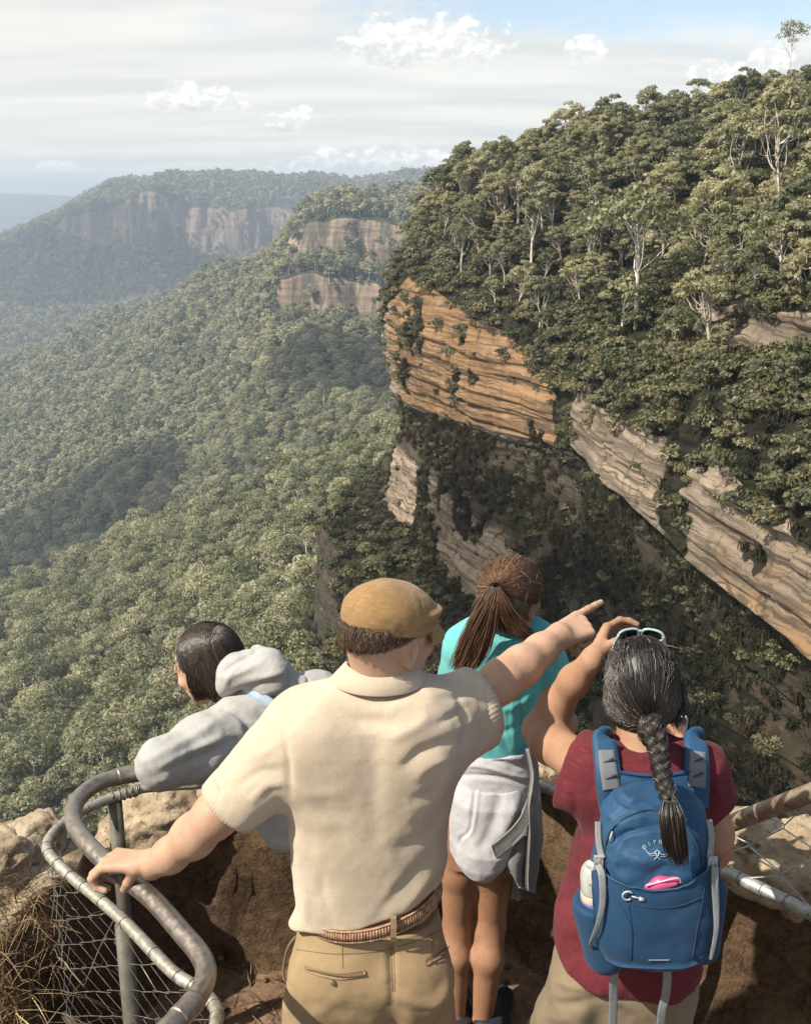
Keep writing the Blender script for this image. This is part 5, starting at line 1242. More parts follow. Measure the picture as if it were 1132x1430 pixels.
    if c_ is not None:
        mbx = MB(); d_ = -np.array(ray(465, 1372)); d_ /= np.linalg.norm(d_); mbx.tube([c_, c_+d_*.0015, c_+d_*.0022], [.0062, .0062, .0045], 16); mbx.build('button', simple('dark_button', (.10, .065, .04), .4), root)
    mbx = MB()
    for off in (-1.6, 1.6):
        q = stitched(tb, [(547+off, 1312), (549+off, 1345), (550+off, 1385)], .0008); mbx.tube(q, .0008, 4)
    q = stitched(tb, [(414, 1326), (470, 1332), (540, 1326), (600, 1306), (624, 1294)], .0008); mbx.tube(q, .0009, 4)
    q = stitched(tb, [(478, 1320), (479, 1352)], .0006); mbx.tube(q, .0007, 4)
    q = stitched(tb, [(602, 1300), (604, 1330)], .0006); mbx.tube(q, .0007, 4)
    mbx.build('stitching', simple('tan_thread', (.15, .095, .042), .8), root)
    # belt
    bc = (t0+t1)/2-axn*.004+np.array([0, -.002, 0]); a_ = np.linalg.norm(t1-t0)/2-.002; b_ = .121
    V, F = ring_band(bc, axn, ux, np.cross(axn, ux), a_, b_, -.016, .016, .004, 120)
    belt = empty('belt', tuple(bc-np.array(root.location))); belt.parent = root; tag(belt)
    mbx = MB(); mbx.add(V, F); bm_ = simple('braided_tan_leather', (.15, .075, .038), .7, .35, 60); mbx.build('strap', bm_, belt)
    mbx = MB(); vv = np.cross(axn, ux)
    for i in range(150):
        t = 2*math.pi*(i+.5)/150; rr = 1.0
        pt = lambda tt, hh: bc+ux*math.cos(tt)*(a_+.0055)+vv*math.sin(tt)*(b_+.0055)+axn*hh
        mbx.tube([pt(t-.014, -.011), pt(t+.002, 0), pt(t+.016, .011)], [.0022, .0034, .0022], 5)
    for hh in (-.0145, .0145): mbx.tube([bc+ux*math.cos(t)*(a_+.005)+vv*math.sin(t)*(b_+.005)+axn*hh for t in np.linspace(0, 2*math.pi, 90)], .0026, 5)
    mbx.build('braid', simple('pale_braid_leather', (.27, .16, .095), .75, .5, 80), belt)
    for px_, py_ in ((549, 1303),):
        q = [P(px_+.06*k, py_-6+dy, 1.979+dd+(.018 if px_ < 500 else 0)) for k, (dy, dd) in enumerate(((-17, .020), (-14, .010), (0, .0075), (12, .009), (19, .016)))]
        Vv = []
        for p_ in q: Vv += [p_+np.array([-.0065, 0, 0]), p_+np.array([.0065, 0, 0]), p_+np.array([.0065, .004, 0]), p_+np.array([-.0065, .004, 0])]
        Ff = [(4*i+j, 4*i+(j+1) % 4, 4*i+4+(j+1) % 4, 4*i+4+j) for i in range(len(q)-1) for j in range(4)]+[(0, 1, 2, 3), tuple(4*(len(q)-1)+j for j in range(4))]
        mbx = MB(); mbx.add(Vv, Ff); mbx.build('belt_loop', CHINO, root, False)
    # bag strap end hanging at his left hip
    mbx = MB(); lp = catmull([P(413, 1308, 2.11), P(403, 1322, 2.10), P(397, 1345, 2.10), P(396, 1364, 2.09), P(402, 1376, 2.08)], 5); mbx.tube(lp, .0035, 6); mbx.build('hip_cord', simple('olive_cord', (.11, .085, .05), .8), root)
    # short hair below the cap
    T = lambda v: hc+R@np.array(v)
    hp = [el(T((0, -.018, .028)), (.0815, .1005, .098), R), el(T((0, -.060, -.030)), (.064, .050, .052), R, .03), cut(T((0, .045, 0)), R@np.array((0, 1, -.5)), .004), cut(T((0, -.08, .012)), R@np.array((0, .22, -1)), .010), cut(T((0, -.02, .06)), R@np.array((0, 0, 1.0)), .004),
          sub(el(T((.085, .0, -.03)), (.030, .034, .050), R), .006), sub(el(T((-.085, .0, -.03)), (.030, .034, .050), R), .006)]
    ho, HV, HF = part('hair', hp, .004, HAIR_B, root, None, [(.012, .003, (1, 1, .5), 3)])
    r = np.random.default_rng(4); Nn = grad(hp, HV, .004); sel = r.permutation(len(HV))[:3600]; paths = []
    dn = R@np.array((0, -.10, -1.0)); fw = R@np.array((0, -.9, -.4))
    for i in sel:
        p, n = HV[i], Nn[i]; g = dn*.9+fw*.15+r.normal(0, .14, 3); g = g-n*(g@n); g /= np.linalg.norm(g)+1e-9; l = r.uniform(.010, .018)
        paths.append([p-n*.001, p+g*l*.5+n*.0022, p+g*l+n*.0012])
    V, F = strands(paths, .00085); link('strands', mesh_data('strands', V-parent_off(root), F, HAIR_B), ho)
    # flat cap
    cap = empty('cap', tuple(hc-np.array(root.location))); cap.parent = root
    Rc = R@rotx(-.20)
    K = lambda v: hc+Rc@np.array(v)
    cp = [el(K((0, -.016, .054)), (.089, .110, .078), Rc), el(K((0, .040, .056)), (.078, .068, .050), Rc, .04), cut(K((0, 0, .030)), Rc@np.array((0, .04, -1.0)), .010), shell([el(K((0, -.012, .03)), (.080, .100, .085), Rc)], 0)]
    def capfn(V, N):
        q = (V-hc)@Rc
        side = np.exp(-((q[:, 2]-.050-.25*(q[:, 1]-.02))/.008)**2)*sstep(q[:, 1], -.03, .04); top = np.exp(-((q[:, 2]-.072-.15*(q[:, 1]-.02))/.007)**2)*sstep(q[:, 1], .0, .05)
        seam = np.exp(-((q[:, 2]-.028)/.004)**2)
        rad = np.arctan2(q[:, 0], q[:, 1]); pan = np.exp(-(np.sin(rad*2)/.05)**2)*.0016*sstep(q[:, 2], .05, .07)
        return V+N*(.008*top-.011*side-.0022*seam-pan+.0036*fbm(V, 1/.045, 3, 8))[:, None]
    part('crown', cp, .0038, CAPM, cap, None, None, None, None, capfn)
    V, F = [], []; n = 24
    for lay, dz in ((0, .0), (1, .008)):
        for i in range(n+1):
            a = -1.25+2.5*i/n; c0 = np.array((math.sin(a)*.084, math.cos(a)*.080+.012, .038+dz-.004*(1-math.cos(a))))
            for t in np.linspace(0, 1, 7): e = np.array((math.sin(a)*.090, math.cos(a)*.088+.056*max(0, math.cos(a*1.2))**.7+.012, .038+dz*(1-.6*t)-.014*t**1.5-.022*abs(math.sin(a))**2*t)); V.append(K(c0*(1-t)+e*t))
    m7 = (n+1)*7
    for i in range(n):
        for j in range(6):
            a0 = i*7+j; F.append((a0, a0+7, a0+8, a0+1)); F.append((m7+a0, m7+a0+1, m7+a0+8, m7+a0+7))
        F.append((i*7+6, (i+1)*7+6, m7+(i+1)*7+6, m7+i*7+6))
    mbx = MB(); mbx.add(V, F); mbx.build('brim', CAPM, cap)
    V = []; F = []; n = 60
    for i in range(n):
        t = 2*math.pi*i/n
        for (k_, z_) in ((.985, .027), (1.015, .030), (1.017, .040), (.99, .043)): V.append(K((math.sin(t)*.0855*k_, math.cos(t)*.1065*k_-.014, z_)))
    F = [(i*4+j, ((i+1) % n)*4+j, ((i+1) % n)*4+(j+1) % 4, i*4+(j+1) % 4) for i in range(n) for j in range(4)]
    mbx = MB(); mbx.add(V, F); mbx.build('band', CAPM, cap)
build_man()
# ------------------------------------------------------------------ woman with braid and blue backpack
MAROON = cloth('maroon_jersey', (.072, .010, .014), (.105, .016, .022), 300, .9, .04, .3, (.13, .025, .032), None, .22)
KHAKI = cloth('khaki_twill', (.140, .108, .068), (.175, .136, .088), 450, .85, .06, .3)
HAIR_G = hair_material('black_hair_with_grey', ((.008, .006, .005), (.030, .023, .018), (.22, .19, .165), .07), .36)
HAIR_G0 = simple('dark_hair_roots', (.014, .011, .009), .5, .3, 60)
NAVY = cloth('blue_ripstop', (.011, .042, .092), (.017, .059, .124), 600, .55, .05, .25, (.03, .09, .18))
NAVY2 = cloth('blue_stretch_fabric', (.009, .035, .080), (.013, .047, .104), 700, .7, .05, .25)
WEB = simple('grey_webbing', (.155, .165, .172), .6, .12, 60, .4, 500)
PLG = simple('light_grey_plastic', (.30, .31, .31), .4)
def build_backpacker():
    D = 2.10; root = empty('person', (P(880, 1400, D)[0], D, 0))
    tag(root, 'woman in maroon shirt with long braid and one hand on her head', 'person', 'people at the lookout railing')
    hc = P(893, 957, 2.17); R = rotz(-.06)@rotx(-.12)
    larm = [(820, 1074, D, 32), (770, 1038, 2.26, 28), (755, 1020, 2.33, 24), (776, 985, 2.31, 23), (802, 950, 2.27, 20), (826, 922, 2.235, 16)]
    rarm = [(978, 1080, D, 27), (996, 1165, D-.01, 25), (992, 1186, D+.06, 25), (958, 1080, 2.42, 19)]
    tr = [(1046, 850, 950, .06), (1062, 830, 968, .08), (1085, 824, 974, .09), (1160, 822, 964, .095), (1220, 812, 962, .10), (1290, 796, 960, .112), (1360, 790, 952, .12)]
    body = [loft(stations(tr, D, .10), .03)]+limb(larm, .025)+limb(rarm, .025)+head_prims(hc, R, .85, P(897, 1055, D+.01), .054)
    wl = P(826, 922, 2.235); f = P(841, 891, 2.292)-wl
    body += hand_prims(wl, f, np.array([.92, .10, -.15]), .168, ((.50, .6, .4), (.5, .65, .4), (.52, .65, .4), (.55, .65, .4)), -1, .09, (.3, .3, .2), .021, .0)
    wr = P(958, 1080, 2.42); pt = P(941, 1032, 2.50)
    body += hand_prims(wr, pt-wr+np.array([0, 0, .03]), np.array([-.75, .45, .3]), .172, ((.5, .7, .5),)*4, 1, .05, (.4, .5, .4), .025)
    part('body', body, .0036, SKIN_R, root)
    st = [(1036, 848, 948, .066), (1046, 830, 964, .08), (1060, 814, 982, .095), (1085, 808, 990, .110), (1120, 808, 984, .116), (1170, 804, 980, .118), (1220, 791, 978, .123), (1275, 776, 976, .133), (1320, 771, 977, .142), (1375, 782, 968, .142)]
    a1, a0 = P(772, 1046, 2.24), P(818, 1074, D); al = a1-a0; al /= np.linalg.norm(al)
    b1, b0 = P(992, 1128, D), P(976, 1072, D); bl = b1-b0; bl /= np.linalg.norm(bl)
    h0, h1 = P(780, 1336, D-.05), P(968, 1354, D-.05); hn = np.cross(h1-h0, np.array([0, 1.0, .25])); hn *= -np.sign(hn[2]); hn /= np.linalg.norm(hn)
    sl = P(794, 1064, 2.13)
    sh = [loft(stations(st, D, .12), .04, 2.2), grp([rc(a0+np.array([.02, 0, 0]), a1, .072, .070), rc(P(812, 1095, D), P(790, 1095, 2.12), .070, .060, .03), cut(sl, np.array([-.85, .50, .15]), .006)], .045),
          grp([rc(b0, b1+bl*.05, .062, .056), cut(b1, bl+np.array([.25, 0, 0]), .006)], .045),
          el(P(835, 1340, D-.03), (.075, .10, .05), None, .06), el(P(915, 1345, D-.04), (.075, .10, .045), None, .06),
          cut(h0, hn, .010), cut(P(897, 1042, 2.0), (0, -.40, 1), .004), shell(limb([(796, 1060, 2.175, 36), (768, 1040, 2.26, 34)]), .005), shell(limb([(989, 1125, D, 26), (996, 1165, D-.01, 25)]), .006)]
    fl = [([(782, 1150), (800, 1165), (830, 1170)], 8, -.006), ([(778, 1190), (800, 1210), (830, 1222)], 9, .006), ([(772, 1245), (800, 1262), (830, 1268)], 9, -.006), ([(790, 1085), (800, 1110), (806, 1140)], 7, -.006), ([(985, 1085), (992, 1110), (990, 1140)], 6, -.006),
          ([(790, 1300), (830, 1310), (870, 1330)], 9, .005), ([(1005, 1065), (1000, 1095), (1008, 1120)], 5, .004), ([(870, 1056), (900, 1068), (935, 1054)], 8, -.004)]
    _, SV_, SF_ = part('shirt', sh, .0050, MAROON, root, fl, [(.08, .007, (1, 1, .7), 25), (.03, .0026, (1.4, 1, .7), 26)])
    # trousers
    ts = [(1285, 784, 972, .122), (1310, 780, 972, .128), (1340, 772, 972, .136), (1375, 766, 966, .14), (1420, 752, 962, .138)]
    kl, kr = P(800, 1430, D), P(905, 1430, D)
    tp_ = [loft(stations(ts, D, .12), .03), rc(P(805, 1420, D), (kl[0]-.085, D+.05, .48), .092, .078, .03), rc((kl[0]-.085, D+.05, .48), (kl[0]-.11, D, .08), .078, .062, .03),
           rc(P(905, 1415, D), (kr[0]+.015, D+.03, .48), .086, .074, .03), rc((kr[0]+.015, D+.03, .48), (kr[0]+.02, D, .08), .074, .062, .03),
           el(P(825, 1390, D-.07), (.09, .06, .09), None, .05), el(P(915, 1390, D-.07), (.085, .06, .09), None, .05), sub(rc(P(838, 1415, D-.16), P(830, 1500, D-.10), .010, .03), .04)]
    fl = [([(768, 1365), (800, 1378), (835, 1380)], 7, .006), ([(765, 1400), (800, 1402), (838, 1392)], 7, -.006), ([(850, 1395), (880, 1405), (905, 1425)], 7, .006), ([(760, 1420), (800, 1425)], 7, .005), ([(870, 1380), (920, 1392), (960, 1382)], 8, -.004)]
    part('trousers', tp_, .0055, KHAKI, root, fl, [(.07, .007, (1, 1, .8), 35), (.03, .002, (.7, 1, 1.4), 36)])
    for fx in (kl[0]-.11, kr[0]+.02):
        part('shoe', [rc((fx, D-.08, .045), (fx, D+.12, .04), .042, .036, .03), rc((fx, D-.06, .09), (fx, D-.02, .10), .05, .05, .03), cut((0, 0, .0), (0, 0, -1))], .008, simple('grey_walking_shoe', (.12, .12, .12), .6), root)
    # hair: pulled back into a braid
    T = lambda v: hc+R@(np.array(v)*.855); HS = .855
    hp = [el(T((0, -.018, .030)), np.array((.086, .103, .098))*HS, R), el(T((0, -.062, -.035)), np.array((.070, .046, .075))*HS, R, .04), el(T((.074, -.005, -.045)), np.array((.026, .042, .060))*HS, R, .03), el(T((-.060, -.015, -.05)), np.array((.030, .045, .05))*HS, R, .03), cut(T((0, .062, .02)), R@np.array((0, 1, .1)), .006), cut(T((0, -.05, -.108)), (0, 0, -1), .02)]
    ho, HV, HF = part('hair', hp, .0042, HAIR_G0, root, None, [(.02, .002, (1, 1, .3), 3)])
    r = np.random.default_rng(14); knot = T((.012, -.112, -.095)); paths = []
    cen = T((0, -.018, .030))
    def onhead(d): d = d/np.linalg.norm(d); e = R.T@d; k = HS/math.sqrt((e[0]/.089)**2+(e[1]/.107)**2+(e[2]/.101)**2); return cen+d*k
    kd = knot-cen; kd /= np.linalg.norm(kd)
    for i in range(1500):
        a = r.uniform(-1.75, 1.75); b_ = r.uniform(-.1, 1.0); s0 = R@np.array((math.sin(a)*math.cos(b_*.8)*1.0, math.cos(a)*.75*(1-b_*.8)+.05-(abs(a) > 1.4)*.2, .15+.9*b_)) ; s0 /= np.linalg.norm(s0)
        w = r.normal(0, .10, 3); pts = []
        for t in np.linspace(0, 1, 9):
            d = s0*(1-t)+kd*t+w*math.sin(math.pi*t)*.6; p = onhead(d); low_ = max(0, t-.72)/.28
            p = p*(1-low_**2)+(knot+r.normal(0, .006, 3))*low_**2
            pts.append(p+(p-cen)/np.linalg.norm(p-cen)*(.001+.003*r.random()))
        paths.append(pts)
    for i in range(800):
        a = r.uniform(-1.9, 1.9); s0 = R@np.array((math.sin(a)*.95, -.25-.5*abs(math.cos(a))*r.random()+.25*(abs(a) > 1.2), -.55-.55*r.random())); s0 /= np.linalg.norm(s0); pts = []; lf = r.uniform(.003, .010)
        for t in np.linspace(0, 1, 8):
            p = onhead(s0*(1-t)+kd*t+np.array([0, 0, .12])*math.sin(math.pi*t)*r.random()); q_ = max(0, t-.72)/.28; p = p*(1-q_*q_)+(knot+r.normal(0, .006, 3))*q_*q_; pts.append(p+(p-cen)/np.linalg.norm(p-cen)*lf)
        paths.append(pts)
    paths = lift_out(paths, hp, .0008, .004)
    for i in range(240):      # loose waves in front of her right ear, lit by the sun
        x0 = .082+r.normal(0, .007); st_ = np.array((x0, r.uniform(-.01, .055), r.uniform(-.01, .05))); ph = r.uniform(0, 6.28); am = r.uniform(.004, .012); ln = r.uniform(.07, .125)
        paths.append([T(st_+np.array((.020*math.sin(2.2*t)+am*math.sin(ph+t*7), am*math.cos(ph+t*6)-.02*t, -ln*t))) for t in np.linspace(0, 1, 12)])
    for i in range(90):       # strays
        a = r.uniform(-1.6, 1.6); s0 = R@np.array((math.sin(a), r.uniform(-.8, .6), r.uniform(.1, 1))); p = onhead(s0/np.linalg.norm(s0)); o = s0/np.linalg.norm(s0)
        g = r.normal(0, 1, 3); g -= o*(g@o); g /= np.linalg.norm(g); l = r.uniform(.02, .06); paths.append([p, p+g*l*.5+o*.006, p+g*l+o*r.uniform(.002, .012)])
    V, F = strands(paths, .00095); link('strands', mesh_data('strands', V-parent_off(root), F, HAIR_G), ho)
    # braid: three strands crossing down the back, then a loose tail
    cp = [knot, P(909, 1010, 1.97), P(917, 1040, 1.93), P(922, 1070, 1.885), P(927, 1095, 1.84), P(935, 1118, 1.80)]
    c = catmull(np.array(cp), 12); T_, N_, B_ = frames(c); s = np.concatenate([[0], np.cumsum(np.linalg.norm(np.diff(c, axis=0), axis=1))]); L_ = s[-1]
    side = np.cross(T_, [0, 1.0, 0]); side /= np.linalg.norm(side, axis=1)[:, None]; dep = np.cross(side, T_)
    mbx = MB(); pths = []
    for k in range(3):
        ph = 2*math.pi*k/3; w = np.interp(s/L_, [0, .3, 1], [.0145, .0135, .0095]); th = s/L_*2*math.pi*4.6+ph
        cen_ = c+side*(w*np.sin(th))[:, None]+dep*(w*.62*np.sin(2*th))[:, None]
        cd = catmull(cen_, 3); wd = np.interp(np.linspace(0, 1, len(cd)), np.linspace(0, 1, len(w)), w)
        mbx.tube(cd, wd*.80, 10)
        for q in range(34):
            a = r.uniform(0, 6.28); tw = r.uniform(.5, 1.5); Tt, Nn, Bb = frames(cd); aa = a+np.linspace(0, tw, len(cd)); pths.append(cd+(Nn*np.cos(aa)[:, None]+Bb*np.sin(aa)[:, None])*(wd*.83+.0006)[:, None])
    bo = mbx.build('braid', HAIR_G0, root); V, F = strands(pths, .0010); link('strands', mesh_data('strands', V-parent_off(root), F, HAIR_G), bo)
    te = P(935, 1118, 1.80); td = [te, P(938, 1145, 1.775), P(942, 1178, 1.77), P(949, 1212, 1.765)]
    tl = catmull(np.array(td), 6); pths = []
    for q in range(420):
        o = r.normal(0, 1, 2); sp = np.interp(np.linspace(0, 1, len(tl)), [0, .25, .7, 1], [.006, .012, .012, .008])*min(2.0, np.hypot(*o))/max(.4, np.hypot(*o)); cutl = int(len(tl)*r.uniform(.72, 1.0))
        w = np.stack([o[0]*sp, np.minimum(o[1]*sp*.45, .008), r.normal(0, .003)*np.ones(len(tl))], 1); pths.append((tl+w)[:cutl])
    V, F = strands(pths, .0010); link('braid_tail', mesh_data('braid_tail', V-parent_off(root), F, HAIR_G), root)
    mbx = MB(); mbx.tube([te+np.array([.0135*math.cos(t), .0105*math.sin(t), .003*math.sin(2*t)]) for t in np.linspace(0, 2*math.pi, 24)], .0035, 6); mbx.build('hair_tie', simple('black_elastic', (.012, .012, .012), .7), root)
    # ------------- sunglasses pushed up on the head
    sg = empty('sunglasses', tuple(T((0, .03, .11)))); tag(sg, 'pale mint framed sunglasses pushed up on the dark hair of the braided woman', 'sunglasses')
    fm = simple('mint_plastic_frame', (.26, .34, .33), .25); lm, lt, lb = material('dark_lens'); lb.inputs['Base Color'].default_value = (.012, .014, .014, 1); lb.inputs['Roughness'].default_value = .08
    G = lambda v: T(v)
    up_ = rotx(-.75)
    S = lambda x, z, y=0: G(np.array((0, .036, .126))+rotx(.42)@(np.array((x, y-.28*x*x/.07, z))*np.array((.86, .86, .80))))
    for sx in (-1, 1):
        rim = [S(sx*(.036+.031*math.copysign(abs(math.cos(t))**.7, math.cos(t))), .004+.021*math.copysign(abs(math.sin(t))**.75, math.sin(t))) for t in np.linspace(0, 2*math.pi, 40)]
        mbx = MB(); mbx.tube(rim, .0030, 8, False); fo = mbx.build('rim', fm, sg)
        cpt = S(sx*.036, .004, .001); V = [cpt]+rim[:-1]; Fq = [(0, 1+i, 1+(i+1) % 39) for i in range(39)]; mbx = MB(); mbx.add(V, Fq); mbx.build('lens', lm, sg)
        mbx = MB(); tpts = catmull([S(sx*.066, .012), G((sx*.070, .035, .080)), G((sx*.074, -.005, .055)), G((sx*.070, -.040, .030))], 6); mbx.tube(tpts, [.0035]*(len(tpts)-6)+[.0028]*6, 8); mbx.build('temple', fm, sg)
    mbx = MB(); mbx.tube(catmull([S(-.009, .012), S(0, .015), S(.009, .012)], 4), .003, 8); mbx.build('bridge', fm, sg)
    # ------------- phone held up in front of her
    ph = empty('phone', tuple(P(937, 1020, 2.50))); tag(ph, 'phone in a pale blue case held up in front of the braided woman', 'phone')
    cx = P(936, 1032, 2.50); u = np.array([1, .12, 0]); u /= np.linalg.norm(u); w = np.array([-.02, -.25, 1.0]); w /= np.linalg.norm(w); n = np.cross(u, w)
    def slab(a, b, rr, z0, z1):
        o = []
        for sx, sy, t0 in ((1, 1, 0), (-1, 1, 90), (-1, -1, 180), (1, -1, 270)):
            for t in np.linspace(0, 90, 6): o.append((sx*(a-rr)+rr*math.cos(math.radians(t0+t)), sy*(b-rr)+rr*math.sin(math.radians(t0+t))))
        m = len(o); V = [cx+u*x+w*y+n*z0 for x, y in o]+[cx+u*x+w*y+n*z1 for x, y in o]
        return V, [tuple(range(m)), tuple(range(2*m-1, m-1, -1))]+[(i, m+i, m+(i+1) % m, (i+1) % m) for i in range(m)]
    mbx = MB(); mbx.add(*slab(.037, .076, .010, -.005, .005)); mbx.build('case', simple('pale_blue_case', (.30, .48, .56), .35), ph, False)
    sm_, stt, sbb = material('phone_screen'); tc = stt.new('ShaderNodeTexCoord').outputs['Object']; cc = stt.mix(stt.ramp(stt.noise(tc, 40, 5), .4, .6), (.05, .035, .03), (.22, .15, .13)); stt.lk(cc, sbb.inputs['Base Color']); sbb.inputs['Roughness'].default_value = .15; stt.lk(cc, sbb.inputs['Emission Color']); sbb.inputs['Emission Strength'].default_value = .25
    mbx = MB(); mbx.add(*slab(.0335, .0725, .008, .0052, .0058) if n[1] < 0 else slab(.0335, .0725, .008, -.0058, -.0052)); mbx.build('screen', sm_, ph, False)
    # ------------- backpack
    DB = 1.90; bp = empty('backpack', tuple(P(910, 1240, DB))); tag(bp, 'blue hiking backpack with grey straps on the back of the braided woman', 'backpack')
    bs = [(1104, 872, 955, .035, 1.93), (1112, 856, 968, .055, 1.92), (1130, 843, 982, .078, 1.91), (1165, 836, 988, .095), (1205, 828, 994, .105), (1250, 818, 1000, .110), (1278, 820, 1000, .110), (1302, 827, 992, .102), (1316, 838, 978, .088), (1326, 858, 955, .06)]
    br = [loft(stations(bs, DB, .1), .03, 2.5)]
    flb = [([(850, 1150), (900, 1118), (960, 1140)], 4, -.006), ([(845, 1165), (870, 1148), (905, 1140)], 5, .006), ([(845, 1180), (868, 1165), (905, 1155)], 4, -.005), ([(852, 1220), (856, 1180), (880, 1160), (925, 1152), (965, 1165), (978, 1200)], 4, -.006), ([(955, 1140), (975, 1160), (980, 1190)], 5, -.005), ([(930, 1160), (955, 1180), (975, 1215)], 6, .004), ([(905, 1225), (930, 1210), (950, 1215)], 7, -.004), ([(860, 1185), (858, 1210), (866, 1230)], 5, .005)]
    _, BV, BF = part('main_body', br, .0045, NAVY, bp, flb, [(.06, .007, (1, 1, 1), 45), (.024, .0024, (1, 1, 1.5), 46)])
    bb = bvh(BV, BF)
    # stretch pocket over the lower half, its mouth sagging in the middle
    g = []
    for i in range(16):
        v = i/15; row = []
        for u_ in np.linspace(0, 1, 26):
            x = 833+(996-833)*u_; sag = 1-(2*u_-1)**2; top = 1200+40*sag**.85-2*u_; bot = 1346-12*abs(2*u_-1)**4*1.8; x = x+(908-x)*.10*v**3; row.append((x, top+(bot-top)*v))
        g.append(row)
    sp = patch(bb, g, .012, 'front_pocket', NAVY2, bp, .010)
    V = np.array([v.co[:] for v in sp.data.vertices]); 
    PV = np.array([v.co[:] for v in sp.data.vertices])[:16*26]+parent_off(bp); pb = bvh(PV, grid_faces(16, 26))
    mbx = MB(); q = stitched(bb, [(833, 1200), (870, 1231), (913, 1240), (955, 1231), (996, 1198)], .0135); mbx.tube(q, .0022, 6); mbx.build('pocket_hem', NAVY, sp) if False else None
    o = mbx.build('pocket_hem', NAVY, bp)
    mbx = MB()
    for pts in ([(833, 1205), (850, 1240), (872, 1275), (881, 1300), (880, 1340)], [(984, 1225), (980, 1260), (972, 1300), (966, 1338)], [(877, 1262), (882, 1300), (881, 1340)]):
        q = stitched(pb, pts, .0008); 
        if len(q) > 2: mbx.tube(q, .0012, 4)
    q = stitched(pb, [(880, 1262), (915, 1268), (950, 1264), (985, 1250)], .0008)
    if len(q) > 2: mbx.tube(q, .0009, 4)
    mbx.build('seam', simple('dark_blue_seam', (.010, .032, .080), .8), bp)
    mbx = MB(); q = stitched(bb, [(846, 1215), (846, 1180), (862, 1150), (905, 1132), (950, 1146), (974, 1178), (980, 1212)], .0012); mbx.tube(q, .0018, 5); mbx.build('zip', simple('black_zip', (.012, .014, .02), .5), bp)
    mbx = MB(); q = hit(bb, 856, 1160, .003); q = P(856, 1160, 1.82) if q is None else q; mbx.tube([q, q+np.array([-.004, -.003, -.012]), q+np.array([-.005, -.002, -.022])], [.0016, .0022, .0014], 6); mbx.build('zip_pull', PLG, bp)
    # side pocket with the bottle
    part('side_pocket', [rc(P(836, 1266, 1.905), P(842, 1328, 1.90), .052, .042, .02), rc(P(830, 1266, 1.88), P(848, 1335, 1.87), .040, .034, .03), cut(P(832, 1252, 1.9), (0, 0, 1.0), .006)], .005, NAVY2, bp)
    part('side_pocket', [rc(P(986, 1245, 1.92), P(980, 1322, 1.91), .042, .036, .02), cut(P(986, 1235, 1.9), (0, 0, 1.0), .006)], .005, NAVY2, bp)
    mbx = MB(); q = [P(996, 1236, 1.83), P(1001, 1228, 1.85), P(1000, 1240, 1.88)]
    # harness yoke and padded shoulder straps
    yk = [(846, 1124, 962, .020, 1.965)]
    def strap(pts, w, th, name, mat, par, upv=None):
        c_ = catmull(np.array(pts), 8); Tt = np.gradient(c_, axis=0); Tt /= np.linalg.norm(Tt, axis=1)[:, None]
        sd = np.cross(Tt, np.array([0, -1.0, .35])) if upv is None else np.cross(Tt, upv); sd /= np.linalg.norm(sd, axis=1)[:, None]; nn = np.cross(sd, Tt); ww = np.interp(np.linspace(0, 1, len(c_)), np.linspace(0, 1, len(w)), w) if np.ndim(w) else np.full(len(c_), w)
        V = []; n_ = len(c_)
        prof_ = ((-1, -.4), (-.9, .4), (-.5, .5), (.5, .5), (.9, .4), (1, -.4), (.5, -.5), (-.5, -.5))
        for i in range(n_):
            for a, b_ in prof_: V.append(c_[i]+sd[i]*a*ww[i]+nn[i]*b_*th)
        k = len(prof_); F = [(i*k+j, i*k+(j+1) % k, (i+1)*k+(j+1) % k, (i+1)*k+j) for i in range(n_-1) for j in range(k)]+[tuple(range(k-1, -1, -1)), tuple((n_-1)*k+j for j in range(k))]
        m_ = MB(); m_.add(V, F); return m_.build(name, mat, par)
    STR = cloth('grey_strap_mesh', (.105, .115, .125), (.135, .145, .155), 500, .8, .1, .3)
    sbv = bvh(SV_, SF_)
    on = lambda x, y, l, d: (lambda q: q if q is not None and q[1] < d+.15 else P(x, y, d))(hit(sbv, x, y, l))
    def spath(c4_, far): return [on(x, y, .012, 2.0) for x, y in c4_]+far
    for pts, inner in ((spath([(860, 1126), (854, 1100), (849, 1075), (845, 1052), (843, 1037)], [P(842, 1032, 2.13)+np.array([0, 0, -.004]), P(842, 1040, 2.20)+np.array([0, .0, -.03])]), 0), (spath([(962, 1122), (966, 1098), (969, 1074), (970, 1054), (969, 1038)], [P(967, 1032, 2.13)+np.array([0, 0, -.004]), P(966, 1040, 2.20)+np.array([0, 0, -.03])]), 1)):
        so_ = strap(pts, [.034, .031, .028, .027, .026, .026, .026], .012, 'shoulder_strap', NAVY, bp)
        pts2 = [p+np.array([0, -.0055, .0035]) for p in pts[1:4]]; strap(pts2, [.020, .019, .018], .006, 'strap_panel', STR, so_)
        c_ = catmull(np.array(pts2), 8)
        for k in (5, 11):
            mbx = MB(); p = c_[k]+np.array([0, -.004, .003]); mbx.tube([p+np.array([-.010, 0, -.004]), p+np.array([.012, 0, .006])], [.0012, .0028], 5); mbx.build('strap_slot', simple('dark_slot', (.025, .03, .035), .7), so_)
    gy_ = []
    for i in range(9):
        v = i/8; row = []
        for u_ in np.linspace(0, 1, 14):
            xl = 848-(1-v)*1; xr = 976+(1-v)*0; x = xl+(xr-xl)*u_; top = 1074+11*(1-abs(2*u_-1)**2.0); y = top+(1118-top)*v
            row.append(on(x, y, .010+.004*v, 1.96))
        gy_.append(row)
    V = np.array(gy_).reshape(-1, 3); V2 = V+np.array([0, .012, 0]); F = grid_faces(9, 14); nv = len(V); per = [i for i in range(14)]+[i*14+13 for i in range(1, 9)]+[8*14+i for i in range(12, -1, -1)]+[i*14 for i in range(7, 0, -1)]
